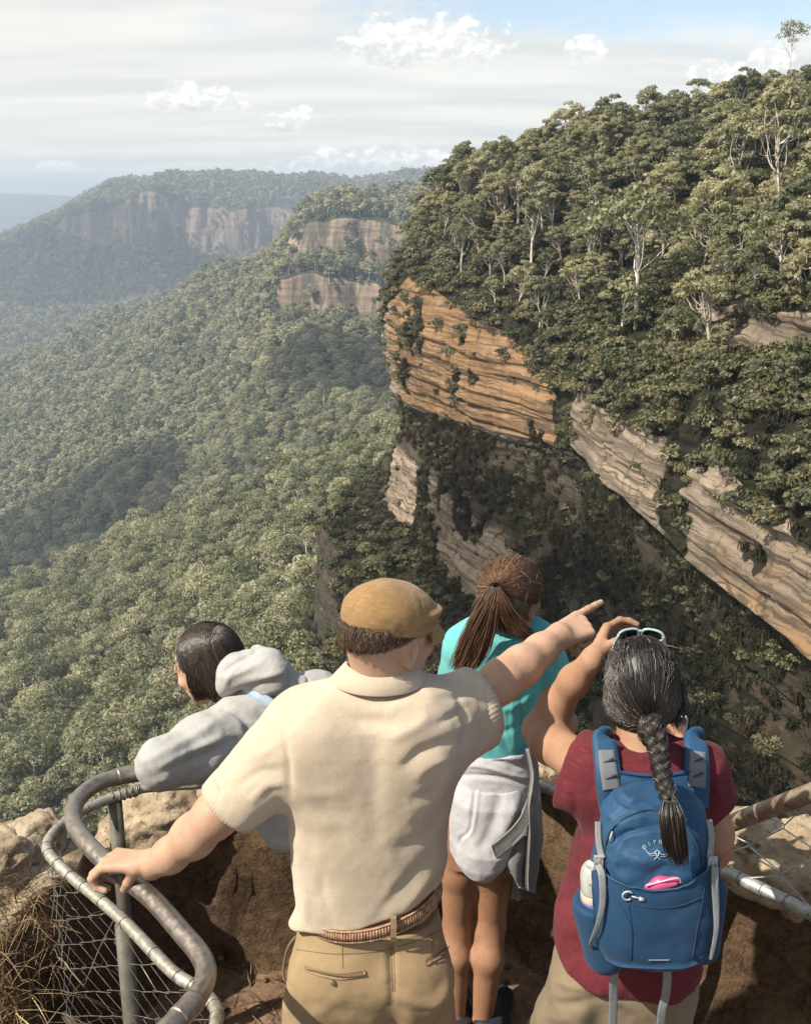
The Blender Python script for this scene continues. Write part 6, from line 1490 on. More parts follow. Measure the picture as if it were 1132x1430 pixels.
    mbx = MB(); mbx.add(np.concatenate([V, V2]), [tuple(f) for f in F]+[tuple(f[::-1]+nv) for f in F]+[(per[i], per[(i+1) % len(per)], per[(i+1) % len(per)]+nv, per[i]+nv) for i in range(len(per))]); mbx.build('yoke', NAVY, bp)
    mbx = MB(); mbx.tube(catmull([on(x, y, .012, 1.95) for x, y in ((852, 1075), (880, 1082), (912, 1085), (944, 1082), (972, 1075))], 6), .0022, 6); mbx.build('yoke_edge', NAVY2, bp)
    # compression straps and buckles
    def web(pix_pts, name, w=.0055, lift=.016, D0=None):
        q = [hit(bb, x, y, lift) for x, y in pix_pts]; q = [x if x is not None else P(a, b_, D0 or 1.86) for x, (a, b_) in zip(q, pix_pts)]; return strap(q, w, .0022, name, WEB, bp, np.array([0, -1.0, .3]))
    web([(840, 1148), (840, 1170), (843, 1190), (846, 1198)], 'compression_strap', .0065, .008)
    web([(846, 1206), (851, 1225), (850, 1255), (844, 1285), (838, 1312), (834, 1322)], 'compression_strap', [.0075, .0075, .0065, .005, .0035, .0025], .024)
    web([(984, 1146), (988, 1168), (987, 1188), (986, 1196)], 'compression_strap', .0065, .008)
    web([(984, 1204), (983, 1230), (986, 1265), (987, 1290), (982, 1320), (979, 1328)], 'compression_strap', [.0075, .0075, .0065, .005, .004, .0025], .024)
    for x, y in ((844, 1199), (986, 1197)):
        q = hit(bb, x, y, .014); q = P(x, y, 1.85) if q is None else q
        bk = MB(); bk.box(q, (.018, .006, .012)); bk.box(q+np.array([-.007, -.002, -.012]), (.004, .005, .014)); bk.box(q+np.array([.007, -.002, -.012]), (.004, .005, .014)); bk.box(q+np.array([0, -.002, -.020]), (.020, .006, .005)); bk.box(q+np.array([0, -.003, -.008]), (.006, .004, .014)); bk.build('buckle', PLG, bp, False)
    # webbing tails hanging under the pack
    strap([P(858, 1342, 1.86), P(857, 1365, 1.875), P(856, 1400, 1.89), P(854, 1460, 1.90)], .0095, .0025, 'hip_strap', WEB, bp, np.array([0, -1.0, .2]))
    strap([P(930, 1344, 1.86), P(931, 1370, 1.875), P(928, 1395, 1.885), P(924, 1412, 1.885), P(921, 1450, 1.90)], .0095, .0025, 'hip_strap', WEB, bp, np.array([0, -1.0, .2]))
    # cord lock and loop on the pocket hem
    q = hit(pb, 876, 1249, .004); q = P(876, 1249, 1.79) if q is None else q
    mbx = MB(); mbx.tube([q+np.array([.010*math.cos(t), -.001, .0095*math.sin(t)]) for t in np.linspace(.6, 5.4, 18)], .0018, 6); mbx.build('cord_loop', PLG, bp)
    q2 = q+np.array([.020, -.003, -.004]); mbx = MB(); mbx.tube([q2+np.array([-.012, 0, .004]), q2+np.array([.010, 0, -.003])], .0016, 6); mbx.tube([q2+np.array([.002, 0, -.001]), q2+np.array([.012, 0, -.004])], [.0042, .0036], 8); mbx.build('cord_lock', PLG, bp)
    # arched word and bird emblem
    LOGO = simple('pale_print', (.20, .27, .33), .5)
    word = MB()
    r0 = 27.0; cxp, cyp = 918.0, 1202.0
    fsz = .0108
    for i, ch in enumerate('OSPREY'):
        a = math.radians(-44+17*i); px_, py_ = cxp+r0*math.sin(a), cyp-r0*math.cos(a)*.98+0
        q = hit(bb, px_, py_, .0022)
        if q is None: continue
        cu = bpy.data.curves.new('printed_letter', 'FONT'); cu.body = ch; cu.size = fsz; cu.align_x = 'CENTER'; cu.align_y = 'CENTER'; cu.extrude = .0002
        o = bpy.data.objects.new('printed_letter', cu); COL.objects.link(o); me = bpy.data.meshes.new_from_object(o); bpy.data.objects.remove(o)
        nrm = bb.ray_cast(Vector((0, 0, CAMZ)), Vector(ray(px_, py_)).normalized())[1]; nrm = nrm if nrm.y < 0 else -nrm
        z = nrm.normalized(); x = Vector((1, 0, 0)); x = (x-z*x.dot(z)).normalized(); y = z.cross(x); ca, sa = math.cos(-a), math.sin(-a)
        M = np.array(Matrix((x*ca+y*sa, y*ca-x*sa, z)).transposed()); word.add([M@np.array(v.co[:])+q for v in me.vertices], [tuple(p.vertices) for p in me.polygons])
    if word.n: word.build('printed_word', LOGO, bp, False)
    mbx = MB()
    for pts, w in (([(898, 1182), (904, 1191), (912, 1192), (917, 1187)], .0011), ([(917, 1187), (923, 1193), (932, 1191), (938, 1184)], .0011), ([(900, 1186), (908, 1195), (914, 1194)], .0008), ([(921, 1196), (930, 1195), (935, 1190)], .0008), ([(914, 1189), (917, 1196), (920, 1189)], .0016), ([(913, 1200), (917, 1197), (921, 1200)], .0009)):
        q = stitched(bb, pts, .0022, 5)
        if len(q) > 2: mbx.tube(q, w, 5)
    mbx.build('bird_emblem', LOGO, bp)
    mbx = MB()
    for i in range(14):
        x = 905+i*2.1; q = [hit(pb, x+dx, 1340+dy, .002) for dx, dy in ((0, -1.1), (.6, .9), (1.2, -.6))]; q = [k for k in q if k is not None]
        if len(q) > 1: mbx.tube(q, .0007, 4)
    if mbx.n: mbx.build('printed_line', LOGO, bp)
    # pink pouch in the pocket
    q = [hit(bb, 897, 1236, .003), hit(bb, 946, 1231, .003)]
    part_root = empty('pouch', tuple(P(922, 1240, 1.83))); tag(part_root, 'bright pink pouch poking out of the pocket of the blue backpack', 'pouch')
    pm = simple('pink_silicone', (.42, .055, .14), .4)
    mid = (q[0]+q[1])/2; V = []; F = []
    ring_ = []
    e1_ = (q[1]-q[0])/2; hh = np.array([0, 0, 1.0])
    prs = [rc(q[0]+np.array([.010, .004, -.006]), q[1]+np.array([-.006, .004, -.001]), .007, .010, .01), rc(q[0]+np.array([.012, .012, -.05]), q[1]+np.array([-.008, .012, -.05]), .006, .008, .03), rc(mid+np.array([0, .006, 0]), mid-hh*.05+np.array([0, .012, 0]), .008, .008, .03)]
    part('body', prs, .003, pm, part_root)
    mbx = MB(); mbx.tube(catmull([q[0]+np.array([.004, -.006, .004]), mid+np.array([0, -.008, .011]), q[1]+np.array([-.004, -.008, .015]), q[1]+np.array([.003, -.006, .002])], 5), .0020, 6); mbx.build('rim', simple('pale_pink_rim', (.50, .24, .32), .4), part_root)
    # bottle in the side pocket
    bt = empty('water_bottle', tuple(P(831, 1290, 1.885))); tag(bt, 'cream and violet water bottle with grey flip lid in the left side pocket', 'bottle')
    b0_, b1_ = P(832, 1275, 1.885), P(830, 1200, 1.895); ax = b1_-b0_; ln = np.linalg.norm(ax); ax /= ln
    def lathe(prof, mat, name):
        T2 = np.cross(ax, [0, 1.0, 0]); T2 /= np.linalg.norm(T2); U2 = np.cross(ax, T2); V, F = [], []; n_ = 28
        for rr_, hh_ in prof:
            for i in range(n_): t = 2*math.pi*i/n_; V.append(b0_+ax*hh_+T2*math.cos(t)*rr_+U2*math.sin(t)*rr_)
        F = [(j*n_+i, j*n_+(i+1) % n_, (j+1)*n_+(i+1) % n_, (j+1)*n_+i) for j in range(len(prof)-1) for i in range(n_)]+[tuple(range(n_-1, -1, -1)), tuple((len(prof)-1)*n_+i for i in range(n_))]
        m_ = MB(); m_.add(V, F); return m_.build(name, mat, bt)
    k = ln/.115
    lathe([(.026, -.055), (.030, -.048), (.0305, .030*k), (.0300, .031*k)], simple('violet_bottle', (.10, .095, .36), .35), 'body')
    lathe([(.0308, .031*k), (.0312, .032*k), (.0312, .046*k), (.030, .047*k)], simple('cream_ring', (.36, .315, .235), .4), 'ring')
    lathe([(.0300, .0475*k), (.0305, .050*k), (.0305, .082*k), (.028, .095*k), (.022, .104*k), (.014, .108*k)], simple('pale_grey_lid', (.31, .31, .30), .35), 'lid')
    part('flip_spout', [rc(b0_+ax*.112*k+np.array([-.012, -.012, 0]), b0_+ax*.112*k+np.array([.014, -.010, 0]), .0085, .0085, .006), rc(b0_+ax*.085*k+np.array([-.002, -.029, 0]), b0_+ax*.110*k+np.array([.002, -.018, 0]), .012, .012, .01)], .003, PLG, bt)
    mbx = MB(); mbx.tube([b0_+ax*.078*k+np.array([-.018, -.026, 0]), b0_+ax*.076*k+np.array([0, -.033, 0]), b0_+ax*.078*k+np.array([.020, -.024, 0])], .0012, 6); mbx.build('lid_line', simple('dark_grey_line', (.10, .10, .10), .6), bt)
build_backpacker()
# ------------------------------------------------------------------ woman in the turquoise T-shirt, hoodie tied round her waist
TEAL = cloth('turquoise_jersey', (.078, .30, .30), (.11, .37, .365), 350, .88, .05, .3, (.15, .40, .39))
MARL = cloth('light_grey_marl', (.33, .322, .334), (.40, .392, .404), 260, .95, .05, .55, (.24, .234, .246))
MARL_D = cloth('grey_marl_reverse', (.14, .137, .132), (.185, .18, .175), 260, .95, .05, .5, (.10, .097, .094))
HAIR_C = hair_material('chestnut_hair', ((.040, .020, .010), (.115, .058, .028), (.23, .135, .068), .15), .33)
HAIR_C0 = simple('chestnut_roots', (.055, .028, .014), .5, .4, 50)
def build_teal():
    D = 2.84; root = empty('person', (P(680, 1400, D)[0], D, 0))
    tag(root, 'young woman in turquoise T-shirt with ponytail and a hoodie tied round her waist', 'person', 'people at the lookout railing')
    hc = P(713, 836, 2.86); R = rotz(-.62)@roty(.10)@rotx(-.10)
    rarm = [(752, 914, D, 23), (775, 962, D+.03, 19), (786, 1010, D+.10, 18), (770, 1040, D+.25, 14)]
    larm = [(650, 902, D, 23), (638, 960, D+.08, 19), (640, 1010, D+.14, 18), (668, 1040, D+.28, 14)]
    tr = [(872, 672, 742, .05), (888, 645, 762, .075), (930, 636, 752, .085), (985, 642, 742, .08), (1040, 648, 732, .08), (1090, 640, 744, .10), (1150, 634, 750, .11), (1200, 632, 748, .10)]
    gl, gr = P(640, 1200, D), P(694, 1200, D)
    zr = lambda px, py, dd: P(px, py, dd)
    legs = [rc(P(644, 1150, D), P(641, 1215, D+.02), .070, .060, .03), rc(P(641, 1215, D+.02), P(638, 1292, D+.03), .060, .043, .02), rc(P(638, 1292, D+.03), P(637, 1335, D), .043, .045, .02), rc(P(637, 1335, D), P(635, 1425, D-.02), .045, .030, .02),
            rc(P(690, 1150, D), P(687, 1210, D+.02), .074, .064, .03), rc(P(687, 1210, D+.02), P(684, 1290, D+.03), .064, .047, .02), rc(P(684, 1290, D+.03), P(681, 1338, D-.01), .047, .049, .02), rc(P(681, 1338, D-.01), P(673, 1428, D-.02), .049, .031, .02)]
    fl_, fr_ = P(636, 1425, D-.02), P(674, 1428, D-.02)
    for f in (fl_, fr_): legs += [rc(f, (f[0], f[1]+.02, .07), .033, .035, .02), rc((f[0], f[1], .06), (f[0]+.03, f[1]+.15, .045), .036, .03, .02)]
    body = [loft(stations(tr, D, .085), .03)]+limb(rarm, .025)+limb(larm, .025)+legs+head_prims(hc, R, .95, P(705, 882, D+.01), .050)
    for a in (rarm, larm):
        w = P(*a[-1][:3]); body += hand_prims(w, np.array([.2 if a is rarm else .1, .8, -.25]), np.array([0, -.2, -1.0]), .17, ((.4, .6, .4),)*4, 1 if a is larm else -1, .06, (.3, .3, .2), .024)
    part('body', body, .0042, SKIN_T, root)
    # T-shirt
    st = [(856, 668, 745, .058), (868, 648, 758, .074), (884, 632, 768, .088), (910, 626, 768, .096), (945, 628, 762, .098), (985, 634, 750, .096), (1020, 639, 742, .094), (1050, 640, 738, .094), (1085, 636, 744, .1)]
    b0, b1 = P(752, 902, D), P(775, 955, D+.03); bl = b1-b0; bl /= np.linalg.norm(bl); c0, c1 = P(648, 905, D), P(637, 950, D+.07); cl2 = c1-c0; cl2 /= np.linalg.norm(cl2)
    sh = [loft(stations(st, D, .09), .035, 2.15), grp([rc(b0, b1+bl*.04, .066, .058), cut(b1, bl, .005)], .035), grp([rc(c0, c1+cl2*.04, .062, .056), cut(c1, cl2, .005)], .035),
          cut(P(705, 866, D), (0.05, -.35, 1), .004), shell(limb(rarm[:3]), .006), shell(limb(larm[:3]), .006)]
    fl = [([(x0, 1046), (x0-8+8*math.sin(k), 1010), (x0-22+10*k/4, 968)], 3.6, .0045*(1 if k % 2 else -1)) for k, x0 in enumerate(range(655, 738, 9))]
    fl += [([(752, 930), (735, 945), (705, 960)], 6, -.006), ([(748, 965), (720, 985), (690, 992)], 6, .006), ([(738, 1000), (710, 1020), (685, 1030)], 5, -.005), ([(632, 940), (655, 962), (690, 972)], 6, .005), ([(756, 905), (760, 930), (752, 965)], 4, -.009), ([(770, 905), (778, 930), (770, 955)], 4, .004), ([(640, 880), (650, 905), (646, 940)], 4, -.004)]
    part('shirt', sh, .0052, TEAL, root, fl, [(.07, .005, (1, 1, .6), 65), (.03, .0018, (1.4, 1, .6), 66)])
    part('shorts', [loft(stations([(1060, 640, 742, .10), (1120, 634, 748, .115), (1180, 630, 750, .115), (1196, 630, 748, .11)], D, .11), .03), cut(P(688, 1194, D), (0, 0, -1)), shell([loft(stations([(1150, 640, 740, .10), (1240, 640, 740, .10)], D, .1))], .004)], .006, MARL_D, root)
    # hoodie knotted round the waist
    hw = empty('tied_hoodie', tuple(P(690, 1120, D)-np.array(root.location))); hw.parent = root
    ws = [(1036, 640, 741, .100), (1058, 636, 746, .108), (1085, 631, 751, .118), (1110, 629, 753, .122)]
    V_, F_, _ = None, None, None
    o, WV, WF = part('waist_roll', [loft(stations(ws, D, .1), .03, 2.2), cut(P(640, 1037, D-.1), np.array([.13, -.25, 1.0]), .012), shell([loft(stations([(r_[0], r_[1]+12, r_[2]-12, r_[3]-.03) for r_ in ws], D, .1))], 0)], .005, MARL, hw,
                    [([(632, 1062), (670, 1058), (715, 1068), (748, 1078)], 4, -.007), ([(632, 1072), (670, 1070), (715, 1082), (745, 1090)], 3, .006), ([(640, 1048), (690, 1052), (730, 1062)], 4, .006), ([(640, 1082), (690, 1085), (740, 1096)], 3, -.008)], [(.04, .003, (1, 1, 2), 75)])
    hd = [(1078, 632, 738, .125, D), (1100, 628, 741, .138, D-.01), (1130, 626, 742, .148, D-.01), (1160, 625, 735, .152, D-.02), (1180, 628, 718, .145, D-.02), (1196, 640, 698, .125, D-.03), (1206, 652, 688, .10, D-.04)]
    part('hood', [loft(stations(hd, D, .13), .03, 2.2), shell([loft(stations([(1150, 640, 728, .105), (1240, 640, 740, .10)], D+.02, .1))], 0)], .005, MARL, hw,
         [([(664, 1084), (662, 1110), (658, 1145), (654, 1162), (642, 1172), (640, 1186)], 2.6, -.008), ([(668, 1084), (667, 1110), (663, 1145), (658, 1163), (646, 1175)], 2.4, .005), ([(700, 1090), (695, 1130), (682, 1165), (670, 1190)], 9, -.008), ([(728, 1095), (716, 1135), (700, 1170)], 8, .007), ([(640, 1095), (640, 1130), (636, 1160)], 8, .006), ([(738, 1110), (728, 1150), (708, 1178)], 5, -.006)], [(.05, .005, (1, 1, .7), 76), (.025, .0018, (1.3, 1, .7), 77)])
    def sheet(rows_, name, mat, nn=.006, amp=.010, freq=3.5, ph=0.0):
        """hanging cloth: grid of (px, py, D) rows with soft vertical pleats"""
        C_ = [catmull(np.array([P(*q) for q in row]), 8) for row in rows_]; A_ = np.array([catmull(np.array([c[i] for c in C_]), 6) for i in range(len(C_[0]))]).transpose(1, 0, 2)
        nr_, nc_ = A_.shape[:2]; nrm = normals_grid(A_); nrm *= np.where(nrm[..., 1:2] < 0, 1, -1); u_ = np.linspace(0, 1, nc_)[None]; v_ = np.linspace(0, 1, nr_)[:, None]
        A_ = A_+nrm*(amp*v_**.8*np.sin(2*math.pi*freq*u_+ph+1.2*v_)+.4*amp*np.sin(2*math.pi*freq*2.3*u_+1)*v_+.002*fbm(A_, 1/.02, 2, 5))[..., None]
        V = A_.reshape(-1, 3); V2 = (A_-nrm*nn).reshape(-1, 3); F = grid_faces(nr_, nc_); n_ = len(V)
        per = [i for i in range(nc_)]+[i*nc_+nc_-1 for i in range(1, nr_)]+[(nr_-1)*nc_+i for i in range(nc_-2, -1, -1)]+[i*nc_ for i in range(nr_-2, 0, -1)]
        m_ = MB(); m_.add(np.concatenate([V, V2]), [tuple(f) for f in F]+[tuple(f[::-1]+n_) for f in F]+[(per[i], per[(i+1) % len(per)], per[(i+1) % len(per)]+n_, per[i]+n_) for i in range(len(per))]); return m_.build(name, mat, hw)
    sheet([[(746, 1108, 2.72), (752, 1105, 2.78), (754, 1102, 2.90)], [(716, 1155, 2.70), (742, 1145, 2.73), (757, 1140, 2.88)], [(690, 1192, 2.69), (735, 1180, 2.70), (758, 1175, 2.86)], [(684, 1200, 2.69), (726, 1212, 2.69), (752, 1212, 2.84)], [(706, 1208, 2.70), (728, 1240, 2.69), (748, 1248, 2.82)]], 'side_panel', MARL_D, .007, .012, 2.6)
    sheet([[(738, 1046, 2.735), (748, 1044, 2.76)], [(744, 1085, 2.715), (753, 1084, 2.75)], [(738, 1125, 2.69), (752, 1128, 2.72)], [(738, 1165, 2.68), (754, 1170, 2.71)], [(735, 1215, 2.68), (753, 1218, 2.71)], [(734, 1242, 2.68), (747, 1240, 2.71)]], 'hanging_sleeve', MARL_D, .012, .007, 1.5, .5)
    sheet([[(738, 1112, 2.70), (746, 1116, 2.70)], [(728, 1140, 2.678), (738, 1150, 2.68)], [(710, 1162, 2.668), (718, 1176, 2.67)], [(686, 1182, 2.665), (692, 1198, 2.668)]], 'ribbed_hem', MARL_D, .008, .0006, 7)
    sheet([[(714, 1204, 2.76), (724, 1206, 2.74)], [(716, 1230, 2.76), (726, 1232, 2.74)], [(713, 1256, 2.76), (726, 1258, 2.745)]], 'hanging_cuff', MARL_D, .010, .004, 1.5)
    # face-side hair: swept back to a low ponytail
    T = lambda v: hc+R@(np.array(v)*.96)
    hp = [el(T((0, -.018, .032)), (.083, .102, .096), R), el(T((0, -.070, -.020)), (.062, .040, .060), R, .04), el(T((.04, -.045, -.05)), (.034, .045, .045), R, .03), cut(T((0, .052, .03)), R@np.array((0, 1, -.35)), .006), cut(T((0, -.05, -.092)), (0, 0, -1), .02),
          sub(el(T((.088, .004, -.025)), (.032, .034, .050), R), .008), sub(el(T((-.088, .004, -.025)), (.032, .034, .050), R), .008)]
    ho, HV, HF = part('hair', hp, .0046, HAIR_C0, root, None, [(.02, .002, (1, 1, .4), 3)])
    r = np.random.default_rng(24); cen = T((0, -.018, .032)); knot = P(691, 820, 2.735)
    def onhead(d): d = d/np.linalg.norm(d); e = R.T@d; k = 1/math.sqrt((e[0]/.0855)**2+(e[1]/.1045)**2+(e[2]/.0985)**2); return cen+d*k
    kd = knot-cen; kd /= np.linalg.norm(kd); paths = []
    for i in range(1700):
        a = r.uniform(-1.6, 1.6); b_ = r.uniform(0, 1.0); s0 = R@np.array((math.sin(a)*math.cos(b_*.9), math.cos(a)*.62*(1-b_)+.10, .10+.95*b_-.35*(abs(a) > 1.1)*(1-b_))); s0 /= np.linalg.norm(s0); w = r.normal(0, .09, 3); pts = []
        lf = r.uniform(.0005, .004)
        for t in np.linspace(0, 1, 9):
            d = s0*(1-t)+kd*t+w*math.sin(math.pi*t)*.6; p = onhead(d); q = max(0, t-.75)/.25; p = p*(1-q*q)+(knot+r.normal(0, .005, 3))*q*q; pts.append(p+(p-cen)/np.linalg.norm(p-cen)*lf)
        paths.append(pts)
    for i in range(500):
        a = r.uniform(-.9, 2.2); s0 = R@np.array((math.sin(a)*.9, -.55+.3*r.random(), -.75+.25*r.random())); s0 /= np.linalg.norm(s0); pts = []
        for t in np.linspace(0, 1, 7):
            p = onhead(s0*(1-t)+kd*t); q = max(0, t-.75)/.25; p = p*(1-q*q)+(knot+r.normal(0, .005, 3))*q*q; pts.append(p+(p-cen)/np.linalg.norm(p-cen)*.001)
        paths.append(pts)
    paths = lift_out(paths, hp, .0006, .004)
    for i in range(110):
        a = r.uniform(-1.6, 1.6); s0 = R@np.array((math.sin(a), r.uniform(-.7, .7), r.uniform(.2, 1))); s0 /= np.linalg.norm(s0); p = onhead(s0); g = r.normal(0, 1, 3)+R@np.array((0, -1.2, 0)); g -= s0*(g@s0); g /= np.linalg.norm(g); l = r.uniform(.02, .07); paths.append([p, p+g*l*.5+s0*.007, p+g*l+s0*r.uniform(.002, .014)])
    V, F = strands(paths, .0010); link('strands', mesh_data('strands', V-parent_off(root), F, HAIR_C), ho)
    # ponytail: a dark fall to the left and a lit one over her right shoulder
    paths = []; kn = P(691, 821, 2.715)
    for (gd_, n_, spr, dpt) in (([(691, 821, 2.715), (680, 848, 2.705), (664, 885, 2.70), (648, 920, 2.70), (634, 940, 2.70)], 620, 17, .015), ([(691, 821, 2.715), (684, 850, 2.705), (674, 885, 2.70), (664, 915, 2.70), (652, 938, 2.70)], 480, 15, .015), ([(692, 821, 2.715), (704, 845, 2.70), (716, 868, 2.70), (732, 884, 2.70), (744, 892, 2.71)], 430, 10, .012)):
        gp = catmull(np.array([P(*q) for q in gd_]), 4); dep_ = 2.95
        for i in range(n_):
            o = r.normal(0, .45, 2); o = np.clip(o, -1.1, 1.1); tt = np.linspace(0, 1, len(gp)); w = np.interp(tt, [0, .12, .45, .8, 1], [.35, .55, 1, 1.0, .75])*spr/FPX*dep_
            T_ = np.gradient(gp, axis=0); T_ /= np.linalg.norm(T_, axis=1)[:, None]; sd = np.cross(T_, [0, -1, 0]); sd /= np.linalg.norm(sd, axis=1)[:, None]
            p = gp+sd*(o[0]*w)[:, None]+np.array([0, 1, 0])*(np.clip(o[1]*dpt*np.interp(tt, [0, .2, 1], [.5, 1, .7]), -.02, .018))[:, None]+r.normal(0, .004, 3)*tt[:, None]**2+.003*np.sin(tt*7+r.uniform(0, 6))[:, None]*sd
            paths.append(p[:int(len(p)*r.uniform(.74, 1.0))])
    V, F = strands(paths, .00125); link('ponytail', mesh_data('ponytail', V-parent_off(root), F, HAIR_C), root)
    mbx = MB(); mbx.tube([kn+np.array([.017*math.cos(t), .003, .011*math.sin(t)+.004]) for t in np.linspace(0, 2*math.pi, 24)], .0035, 6); mbx.build('hair_tie', simple('black_elastic', (.012, .012, .012), .7), root)
    shm = simple('black_trainer', (.016, .017, .022), .5); shw = simple('white_sock', (.55, .53, .50), .9)
    for f, dx in ((fl_, .0), (fr_, .035)):
        x, y = f[0]+dx*.5, f[1]
        part('sock', [rc((f[0], y, f[2]-.01), (f[0]+.004, y+.005, .085), .037, .039, .02), cut((0, 0, f[2]-.012), (0, 0, 1))], .005, shw, root)
        so_, _, _ = part('shoe', [rc((x, y-.02, .062), (x+dx+.02, y+.15, .045), .050, .040, .03), rc((x, y-.02, .085), (x+.01, y+.05, .085), .046, .044, .03), cut((0, 0, .018), (0, 0, -1), .006), cut((0, 0, .115), (0, 0, 1), .01)], .005, shm, root)
        part('sole', [rc((x, y-.022, .03), (x+dx+.02, y+.155, .03), .052, .042, .02), cut((0, 0, .026), (0, 0, 1), .004), cut((0, 0, .004), (0, 0, -1), .004)], .005, shw if dx == 0 else shm, so_)
build_teal()

# ------------------------------------------------------------------ woman in the grey hoodie leaning on the rail
HOOD = cloth('pale_grey_fleece', (.285, .277, .268), (.345, .337, .325), 240, .95, .05, .5, (.21, .205, .198))
HAIR_K = hair_material('sleek_black_hair', ((.006, .0045, .004), (.034, .022, .015), (.09, .06, .042), .10), .34)
HAIR_K0 = simple('black_hair_roots', (.010, .007, .006), .35, .3, 50)
def build_hoodie():
    root = empty('person', (P(440, 1330, 2.75)[0], 2.75, 0))
    tag(root, 'dark bobbed woman in pale grey hoodie leaning over the rail', 'person', 'people at the lookout railing')
    hc = P(290, 930, 3.00); R = rotz(1.18)@rotx(-.36)
    ls = P(345, 1002, 2.93); el_ = P(222, 1070, 2.66); hd_ = P(300, 1072, 2.86)
    ch, be, pe = P(368, 1005, 2.98), P(415, 1075, 2.94), P(486, 1150, 2.88)
    body = [rc(ch, be, .115, .105, .03), rc(be, pe, .105, .125, .03), rc(pe+np.array([-.06, 0, 0]), (pe[0]-.06, pe[1]+.02, .48), .088, .062, .03), rc((pe[0]-.06, pe[1]+.02, .48), (pe[0]-.05, pe[1]-.05, .09), .060, .040, .02),
            rc(pe+np.array([.06, 0, 0]), (pe[0]+.08, pe[1]+.02, .48), .088, .062, .03), rc((pe[0]+.08, pe[1]+.02, .48), (pe[0]+.09, pe[1]-.05, .09), .060, .040, .02),
            rc(ls, el_, .05, .042, .03), rc(el_, hd_, .040, .026, .02)]+head_prims(hc, R, .97, ch+np.array([-.06, 0, .07]), .048)
    body += hand_prims(hd_, hd_-el_, np.array([0, -.1, -1.0]), .168, ((.4, .5, .4),)*4, 1, .06, (.3, .3, .2), .024)
    part('body', body, .0042, SKIN_H, root)
    up = P(330, 985, 2.90)
    slv = [rc(P(352, 1008, 2.89), P(285, 1042, 2.77), .098, .086, .03), rc(P(285, 1042, 2.77), P(226, 1066, 2.66), .086, .062, .03), rc(P(226, 1066, 2.66), P(222, 1070, 2.67), .064, .062, .03), rc(P(228, 1073, 2.68), P(285, 1070, 2.82), .056, .048, .03)]
    prs = [rc(P(372, 1002, 2.97), P(418, 1070, 2.93), .142, .140, .05), rc(P(418, 1070, 2.93), P(452, 1135, 2.88), .140, .138, .05), rc(P(440, 985, 2.93), P(470, 1060, 2.90), .105, .13, .06), rc(P(372, 1120, 2.90), P(398, 1165, 2.88), .066, .052, .05)]+[grp(slv, .05)]+[cut(P(396, 1198, 2.88), np.array([.25, 0, -1.0]), .012)]
    fl = [([(205, 1062), (250, 1040), (300, 1010), (335, 985)], 7, .008), ([(215, 1085), (250, 1070), (295, 1050), (340, 1030)], 8, -.010), ([(222, 1072), (262, 1052), (310, 1030)], 6, .007), ([(240, 1096), (280, 1085), (318, 1066)], 7, .008), ([(200, 1072), (215, 1090), (236, 1100)], 5, -.005), ([(310, 990), (336, 1000), (352, 1030), (354, 1062)], 5, -.010),
          ([(355, 1005), (372, 1040), (368, 1080)], 8, .007), ([(360, 1110), (378, 1140), (392, 1180)], 6, -.008), ([(370, 1090), (392, 1120), (402, 1150)], 7, .007), ([(352, 1145), (365, 1165), (385, 1186)], 4, .006), ([(340, 1020), (362, 1015), (390, 1000)], 6, -.006), ([(400, 950), (430, 965), (445, 990)], 7, -.008), ([(420, 945), (440, 955)], 5, .006)]
    _, HV_, HF_ = part('hoodie', prs, .0055, HOOD, root, fl, [(.09, .009, (1, 1, 1), 85), (.035, .0036, (.7, 1, 1.3), 86)])
    hb = bvh(HV_, HF_)
    # hood lying on her back
    hoodp = [rc(P(324, 944, 2.90), P(382, 940, 2.88), .040, .036, .04), rc(P(335, 934, 2.92), P(375, 928, 2.92), .050, .050, .05), rc(P(357, 916, 2.96), P(368, 925, 2.96), .030, .036, .04), rc(P(380, 950, 2.90), P(418, 958, 2.90), .055, .035, .04), rc(P(318, 952, 2.93), P(308, 966, 2.96), .044, .034, .03),
             sub(rc(P(338, 913, 2.98), P(352, 903, 2.95), .016, .014), .012), sub(el(P(300, 930, 3.0), (.098, .105, .115)), .01)]
    part('hood', hoodp, .0048, HOOD, root, [([(312, 940), (330, 925), (350, 915), (362, 905)], 4, -.007), ([(318, 948), (345, 935), (370, 922)], 5, .006), ([(330, 965), (360, 958), (395, 948)], 5, -.006), ([(312, 965), (320, 945), (332, 930)], 4, .004), ([(400, 935), (405, 950), (402, 962)], 2.5, -.006), ([(345, 950), (375, 945), (398, 938)], 5, .006), ([(315, 972), (350, 972), (392, 964)], 4, .005)], [(.05, .005, (1, 1, 1), 95), (.02, .0015, (1, 1, 1), 96)])
    # jeans hidden behind the man
    jeans = simple('dark_jeans', (.03, .04, .07), .8)
    part('trousers', [rc(pe+np.array([0, 0, .0]), pe+np.array([0, 0, -.05]), .138, .138, .03), rc(pe+np.array([-.06, 0, -.02]), (pe[0]-.06, pe[1]+.02, .48), .098, .072, .03), rc((pe[0]-.06, pe[1]+.02, .48), (pe[0]-.05, pe[1]-.05, .09), .070, .055, .02), rc(pe+np.array([.06, 0, -.02]), (pe[0]+.08, pe[1]+.02, .48), .098, .072, .03), rc((pe[0]+.08, pe[1]+.02, .48), (pe[0]+.09, pe[1]-.05, .09), .070, .055, .02)], .008, jeans, root)
    for fx in (pe[0]-.05, pe[0]+.09):
        part('shoe', [rc((fx, pe[1]-.08, .045), (fx-.02, pe[1]+.10, .04), .042, .036, .03), rc((fx, pe[1]-.06, .09), (fx, pe[1]-.02, .10), .05, .05, .03), cut((0, 0, .0), (0, 0, -1))], .008, simple('white_trainer', (.5, .5, .48), .5), root)
